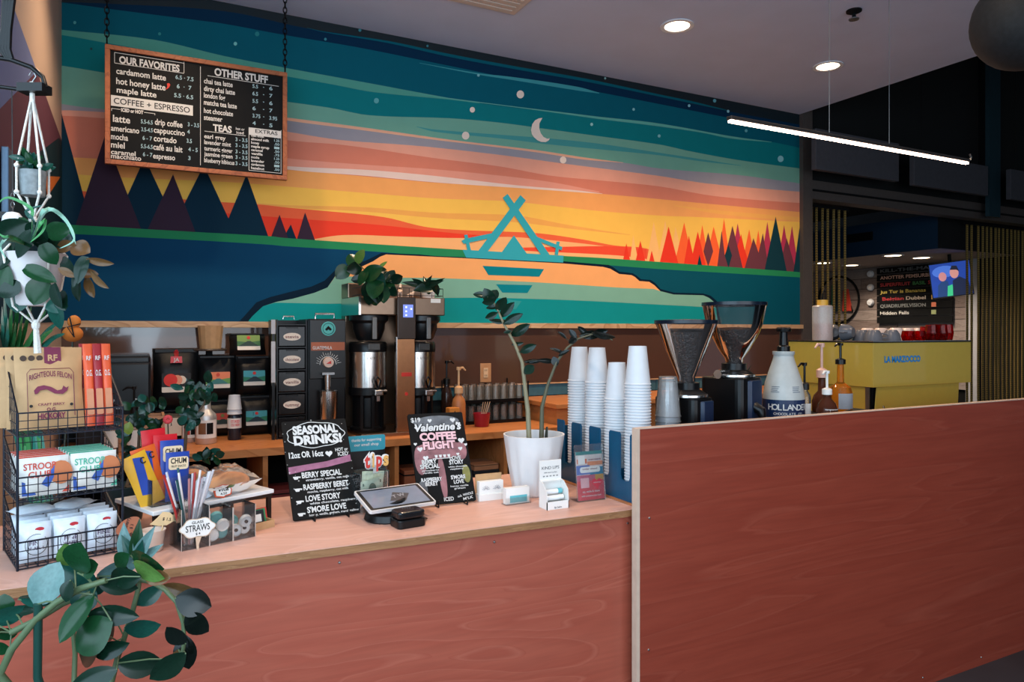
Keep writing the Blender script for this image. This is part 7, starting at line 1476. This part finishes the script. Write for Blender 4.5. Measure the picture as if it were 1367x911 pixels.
MB().lathe([(0, 0), (0.035, 0), (0.042, 0.04), (0.038, 0.04), (0, 0.034)], 16, Matrix.Translation((bx1.x, 4.10, ZH))).build('pot', WHITE, ap, 40)
for (x, y, l, w_, a) in ((790, 350, 170, 50, 170), (830, 330, 120, 45, 150), (900, 350, 160, 60, 110), (960, 345, 190, 60, 12), (1000, 335, 150, 40, 25), (890, 400, 160, 60, 185), (940, 385, 150, 60, 5), (995, 395, 110, 70, 280), (860, 380, 120, 60, 200), (930, 320, 100, 40, 60)):
    stem_leaf(ap, [], *z3(x, y), 4.14 + rp.uniform(-.05, .05), l * .15, w_ * .15, a, LDK, 'point')
def horse(label, px, sc, rz):
    p = on_y(px, 400, 4.05); t = thing('horse_figurine', label, 'figurine', (p.x, 4.05, ZH), rz, 'horse figurines'); k = sc; mb = MB()
    me = bpy.data.meshes.new('body'); V_ = [(0, 0, .5), (.32, 0, .52), (.5, 0, .72), (.58, 0, .95), (.75, 0, .86), (-.32, 0, .52), (-.5, 0, .3), (.34, .1, .25), (.36, .1, 0), (.34, -.1, .25), (.30, -.1, 0), (-.34, .1, .25), (-.38, .1, 0), (-.34, -.1, .25), (-.30, -.1, 0)]
    Ed = [(0, 1), (1, 2), (2, 3), (3, 4), (0, 5), (5, 6), (1, 7), (7, 8), (1, 9), (9, 10), (5, 11), (11, 12), (5, 13), (13, 14)]
    me.from_pydata([tuple(c_ * k for c_ in v) for v in V_], Ed, []); o = bpy.data.objects.new('body', me); COL.objects.link(o); o.parent = t; me.materials.append(mat('figurine_cream', (222, 196, 178), 0.5))
    o.modifiers.new('skin', 'SKIN'); R__ = (.17, .17, .10, .09, .05, .17, .04, .06, .04, .06, .04, .07, .04, .07, .04)
    for v, r in zip(me.skin_vertices[0].data, R__): v.radius = (r * k, r * k)
    me.skin_vertices[0].data[0].use_root = True; o.modifiers.new('sub', 'SUBSURF').levels = 1
    MB().add([(0.40 * k, 0, 0.68 * k), (0.5 * k, 0, 0.98 * k), (0.40 * k, 0.02 * k, 0.95 * k), (0.28 * k, 0.02 * k, 0.66 * k)], [(0, 1, 2, 3)]).build('mane', CARD, t, solid=0.006)
horse('taller white horse figurine beside the brewer display', 534, 0.085, 1.2); horse('small white animal figurine right of the brewer display', 548, 0.045, 0.2)
cd = thing('wire_caddy', 'thin wire rail caddy around the plants on the brewer', 'caddy', (0, 0, 0))
a_, b_ = on_y(482, 380, 4.03).x, on_y(590, 380, 4.03).x
for z in (0.012, 0.055): MB().tube([(a_, 4.22, ZH + z), (a_, 4.015, ZH + z), (b_, 4.015, ZH + z), (b_, 4.22, ZH + z)], 0.002, 5).build('rail', WIRE, cd)
for k in range(8): x = a_ + (b_ - a_) * k / 7; MB().tube([(x, 4.015, ZH), (x, 4.015, ZH + 0.055)], 0.0016, 5).build('post', WIRE, cd)
# ---- small grass plant behind the grinders
gp = Vector((2.38, 2.42, ZT)); gt = thing('grass_plant', 'little spiky grass plant in a tan pot behind the jug', 'potted plant', (0, 0, 0))
MB().box(2.32, 2.44, 2.36, 2.48, ZT, 1.18).build('pedestal', BLACKM, gt)
MB().lathe([(0, 0), (0.03, 0), (0.038, 0.07), (0.034, 0.07), (0, 0.06)], 16, Matrix.Translation((2.38, 2.42, 1.1805))).build('pot', mat('tan_pot', (176, 130, 96), 0.6), gt, 40)
for k in range(14): leaf_at(gt, Vector((2.38, 2.42, 1.24)), 0.10 + rp.random() * .03, 0.010, math.radians(90 + rp.uniform(-50, 50)), LMD, 'point', rp.uniform(-.5, .5))
# ---- hanging planters at the left edge
dH = 1.78
def hp(px, py, d=dH): return at_d(px, py, d)
BRK = thing('wall_bracket', 'black curved metal bracket arm with cables at upper left', 'bracket', (0, 0, 0))
MB().box(-0.025, 0.025, -0.02, 0.02, -0.008, 0.008, Matrix.Translation(hp(46, 119)) @ Matrix.Rotation(-TH, 4, 'Z') @ Matrix.Diagonal((1.25, 1, 1.3, 1))).build('plate', BLACK, BRK)
MB().tube([hp(-60, 70), hp(-10, 76), hp(15, 80), hp(42, 90), hp(57, 103), hp(61, 117)], 0.006, 8).build('arm', BLACK, BRK, 60); MB().tube([hp(-60, 110), hp(0, 116), hp(30, 120)], 0.005, 8).build('lower_arm', BLACK, BRK, 60)
MB().tube([hp(-60, 95), hp(-50, -200)], 0.012).build('mount_post', BLACK, BRK)
for k in range(4): MB().tube([hp(2 + 3 * k, -60), hp(6 + 4 * k, 0), hp(4 + 3 * k, 40), hp(0 + 4 * k, 66), hp(10 + 2 * k, 80)], 0.006, 6).build('cable', BLACK, BRK, 60)
pst = thing('window_mullion', 'narrow blue-grey upright at the left edge behind the planters', 'post', (0, 0, 0))
xm = on_x(8, 240, -0.36); xm.y = 2.69; MB().box(-0.38, -0.36, xm.y - 0.05, xm.y + 0.05, 1.72, 2.06).build('upright', MATS['blue_grey_aluminium'], pst, bevel=0.003); MB().box(-0.384, -0.352, xm.y - 0.06, xm.y + 0.06, 1.84, 1.86).build('clamp', BLACK, pst)
MC = thing('macrame_hanger', 'white cord macrame hanger with two tiers of pots', 'plant hanger', (0, 0, 0)); CRD = mat('cotton_cord', (214, 208, 200), 0.9, bump=0.4, scale=200)
S1 = hp(44, 243); S2 = hp(48, 372)
def ring(c, r, n_): return [c + Vector((r * math.cos(2 * PI * i / n_ + .5), r * math.sin(2 * PI * i / n_ + .5), 0)) for i in range(n_)]
hook = hp(43, 126)
MB().tube([hook + Vector((0, 0, 0.03)), hook + Vector((0.008, 0, 0.045)), hook + Vector((0, 0, 0.06)), hook + Vector((-0.006, 0, 0.045))], 0.002).build('hook', STEEL, MC)
MB().tube([hook + Vector((0, 0, 0.03)), hook + Vector((0, 0, -0.02))], 0.006).build('top_wrap', CRD, MC)
k1 = ring(S1 + Vector((0, 0, 0.035)), 0.036, 4); k2 = ring(S1 + Vector((0, 0, -0.03)), 0.036, 4); bt = S1 + Vector((0, 0, -0.095))
for i in range(4):
    MB().tube([hook, k1[i], k2[i], (k2[i] + bt) / 2 + (k2[i] - bt) * .1, bt], 0.003, 6).build('cord', CRD, MC, 60); MB().ball(k1[i], 0.006, n=6).build('knot', CRD, MC); MB().ball(k2[i], 0.006, n=6).build('knot', CRD, MC)
MB().ball(bt, 0.010, 0.010, 0.014, n=8).build('knot', CRD, MC)
k3 = ring(S2 + Vector((0, 0, 0.06)), 0.072, 4); k4 = ring(S2 + Vector((0, 0, -0.07)), 0.050, 4); b2 = S2 + Vector((0, 0, -0.115))
for i in range(4): MB().tube([bt, k3[i], k4[i], b2], 0.003, 6).build('cord', CRD, MC, 60)
MB().ball(b2, 0.010, 0.010, 0.014, n=8).build('knot', CRD, MC); MB().tube([b2, b2 + Vector((0.004, 0, -0.07))], [0.006, 0.009], 7).build('tassel', CRD, MC)
sp1 = thing('small_hanging_planter', 'small grey ribbed planter in the upper macrame tier', 'planter', S1 + Vector((0, 0, -0.035)))
MB().lathe([(0, 0), (0.026, 0), (0.030, 0.062), (0.027, 0.062), (0.024, 0.01), (0, 0.01)], 20).build('pot', mat('grey_ribbed_pot', (120, 126, 128), 0.7, var=0.2, scale=80), sp1, 30)
for k in range(34): o = leaf_at(sp1, Vector((rp.uniform(-.02, .02), rp.uniform(-.02, .02), 0.06 + rp.uniform(0, .03))), rp.uniform(.022, .036), rp.uniform(.012, .02), rp.uniform(0, PI), rp.choice((LMD, LDK, LTL)), 'oval', rp.uniform(-1, 1))
sp2 = thing('large_hanging_planter', 'white flared hanging pot overflowing with dark pothos and dry leaves', 'planter', S2 + Vector((0, 0, -0.068)))
MB().lathe([(0, 0), (0.040, 0), (0.046, 0.006), (0.064, 0.125), (0.066, 0.13), (0.061, 0.13), (0.043, 0.01), (0, 0.01)], 28).build('pot', mat('hanging_pot_white', (204, 196, 196), 0.45, var=0.03), sp2, 40)
MB().lathe([(0, 0.115), (0.059, 0.115)], 20).build('soil', SOIL, sp2)
L0 = sp2.location
def zl(x, y): return (x * .2635, 240 + y * .2635)
def hleaf(x, y, l, w_, a, m_, kind='heart', d=dH - 0.06): 
    px, py = zl(x, y); c = at_d(px, py, d + rp.uniform(-.03, .03)); ln = 1.3 * l * .2635 * d / F_PX; ar = math.radians(a); b = c - (CR_ * math.cos(ar) + UPV * math.sin(ar)) * ln * .5
    leaf_at(sp2, b - L0, ln, 1.35 * w_ * .2635 * d / F_PX, ar, m_, kind, rp.uniform(-.4, .4), rp.uniform(-.5, .5))
for a_ in ((60, 250, 120, 90, 30, LDK), (100, 240, 110, 80, 120, LMD), (160, 270, 110, 90, 200, LDK), (215, 300, 110, 80, 300, LDK), (260, 320, 110, 80, 260, LMD), (310, 260, 110, 70, 10, LMD), (330, 310, 90, 70, 330, LDK), (130, 330, 120, 90, 240, LDK), (200, 480, 130, 60, -25, LMD), (195, 570, 110, 90, 250, LMD), (30, 510, 120, 70, 80, LMD), (50, 560, 90, 80, 200, LDK), (290, 590, 100, 70, 290, LDK), (330, 620, 90, 60, 300, LDK), (390, 560, 90, 60, 270, LDK), (360, 450, 100, 70, 320, LDK), (420, 460, 110, 50, 260, LDK), (240, 380, 90, 70, 290, LMD),
           (415, 350, 90, 70, 340, LBR, 'oval'), (500, 415, 100, 30, -10, LBR, 'oval'), (435, 475, 80, 40, 0, LBR, 'oval'), (510, 510, 110, 36, -40, LBR, 'oval'), (455, 545, 90, 40, 290, LBR, 'oval'), (335, 470, 70, 30, 330, LBR, 'oval'), (340, 340, 90, 50, 10, LBR, 'oval'), (450, 420, 80, 24, 20, LDK, 'point'), (400, 500, 90, 40, 250, LDK, 'oval'), (30, 330, 130, 90, 60, LDK), (20, 420, 90, 70, 250, LDK), (290, 640, 80, 60, 200, LTL), (270, 690, 130, 80, 260, LTL), (90, 600, 120, 90, 260, LTL)): hleaf(*a_)
def strap(parent, pts, w0, m_, off=Vector((0, 0, 0)), name='leaf'):
    P = [Vector(p) - off for p in pts]; k = len(P); vs = []; fs = []
    Q = []
    for i in range(k - 1):
        p0, p1, p2, p3 = P[max(i - 1, 0)], P[i], P[i + 1], P[min(i + 2, k - 1)]
        for j in range(5): t = j / 5; Q.append(0.5 * ((2 * p1) + (p2 - p0) * t + (2 * p0 - 5 * p1 + 4 * p2 - p3) * t * t + (3 * p1 - p0 - 3 * p2 + p3) * t ** 3))
    Q.append(P[-1]); m_n = len(Q)
    for i, q in enumerate(Q):
        t = i / (m_n - 1); w_ = w0 * (1 - t) ** 0.6 * (0.6 + 0.4 * min(1, t * 4)); d_ = (Q[min(i + 1, m_n - 1)] - Q[max(i - 1, 0)]).normalized(); s = d_.cross(CF_)
        s = s.normalized() if s.length > 1e-4 else CR_
        vs += [q - s * w_ / 2 + CF_ * w_ * .15, q - CF_ * w_ * .1, q + s * w_ / 2 + CF_ * w_ * .15]
    for i in range(m_n - 1): fs += [(i * 3, i * 3 + 1, i * 3 + 4, i * 3 + 3), (i * 3 + 1, i * 3 + 2, i * 3 + 5, i * 3 + 4)]
    o = MB().add(vs, fs).build(name, m_, parent, 60); return o
SPL = leafmat('spider_pale', (150, 196, 172), 0.4); SPG = leafmat('spider_green', (70, 150, 84), 0.4)
dS = 1.5
for pts, w_, m_ in (([(165, 330), (200, 180), (260, 150), (340, 220), (385, 330)], .012, SPL), ([(150, 330), (230, 160), (320, 190), (375, 300), (300, 350)], .010, SPL), ([(160, 330), (160, 200), (150, 140), (40, 90), (-20, 130)], .011, SPG), ([(150, 330), (190, 240), (225, 200), (215, 260), (150, 320)], .012, SPG), ([(140, 330), (60, 290), (20, 290), (-10, 270)], .010, SPG), ([(150, 320), (170, 220), (130, 160), (215, 130)], .014, LTL), ([(140, 330), (40, 300), (0, 340), (30, 400)], .011, SPL)):
    strap(sp2, [at_d(*zl(*p), dS if i else dH - 0.03) for i, p in enumerate(pts)], w_, m_, L0)
# upright strap-leaved plant standing behind the rack
up_ = thing('strap_leaf_plant', 'teal green strap-leaved plant rising behind the jerky pouches', 'potted plant', (0, 0, 0)); UB = Vector((-0.265, 2.50, ZT))
MB().lathe([(0, 0), (0.05, 0), (0.06, 0.10), (0.055, 0.10), (0, 0.09)], 20, Matrix.Translation(UB)).build('pot', mat('pot_charcoal', (60, 62, 66)), up_, 40)
for k, (x, y, bx) in enumerate(((20, 560, 30), (60, 600, 40), (100, 540, 60), (10, 640, 10), (115, 680, 80), (235, 660, 120), (300, 720, 130), (215, 700, 110), (160, 640, 90), (40, 700, 30), (270, 760, 140), (80, 720, 60), (330, 780, 150))):
    strap(up_, [UB + Vector((0.004 * (k - 6), 0, 0.09)), at_d(*zl(bx, 980), 2.26), at_d(*zl((x + bx) / 2, (y + 830) / 2 + 20), 2.16), at_d(*zl(x, y), 2.02)], .034, (leafmat('strap_teal', (40, 130, 112)), SPG, leafmat('strap_green', (40, 112, 60)))[k % 3])
ob = thing('orange_bundle', 'small knotted orange cloth bundle with black string by the strap leaves', 'ornament', at_d(97, 446, 2.15))
MB().ball((0, 0, 0.0), 0.028, 0.024, 0.024, 10).build('pouch', mat('orange_cloth', (196, 110, 40), 0.8, bump=0.5, scale=30), ob, 60); MB().ball((0.004, 0, 0.036), 0.018, 0.015, 0.020, 8).build('ruffle', MATS['orange_cloth'], ob, 60); MB().tube([(0.02, -0.012, 0.03), (-0.012, -0.022, 0.02), (0.006, -0.026, -0.01), (-0.006, -0.02, 0.05)], 0.0022, 5).build('string', BLACK, ob)
MB().tube([(0, 0, -0.02), UB + Vector((0.05, 0, 0.09)) - ob.location], 0.003, 5).build('stick', STD, ob)
wb = thing('shell_chime', 'small white dome chime on a hook chain at the left edge', 'ornament', at_d(17, 296, 1.9))
MB().lathe([(0.024, 0), (0.022, 0.012), (0.014, 0.022), (0, 0.026)], 18).build('dome', WHITE, wb, 50, solid=0.002); mb = MB()
for k in range(5): z = 0.026 + k * 0.012; mb.tube([(0.004 * math.cos(a) * (k % 2), 0.004 * math.cos(a) * ((k + 1) % 2), z + 0.006 + 0.008 * math.sin(a)) for a in [2 * PI * i / 8 for i in range(9)]], 0.001, 4)
mb.build('chain', STEEL, wb)['kind'] = 'stuff'; MB().tube([(0, 0, 0.085), (-0.002, 0, 0.35)], 0.0015, 4).build('cord', BLACK, wb)
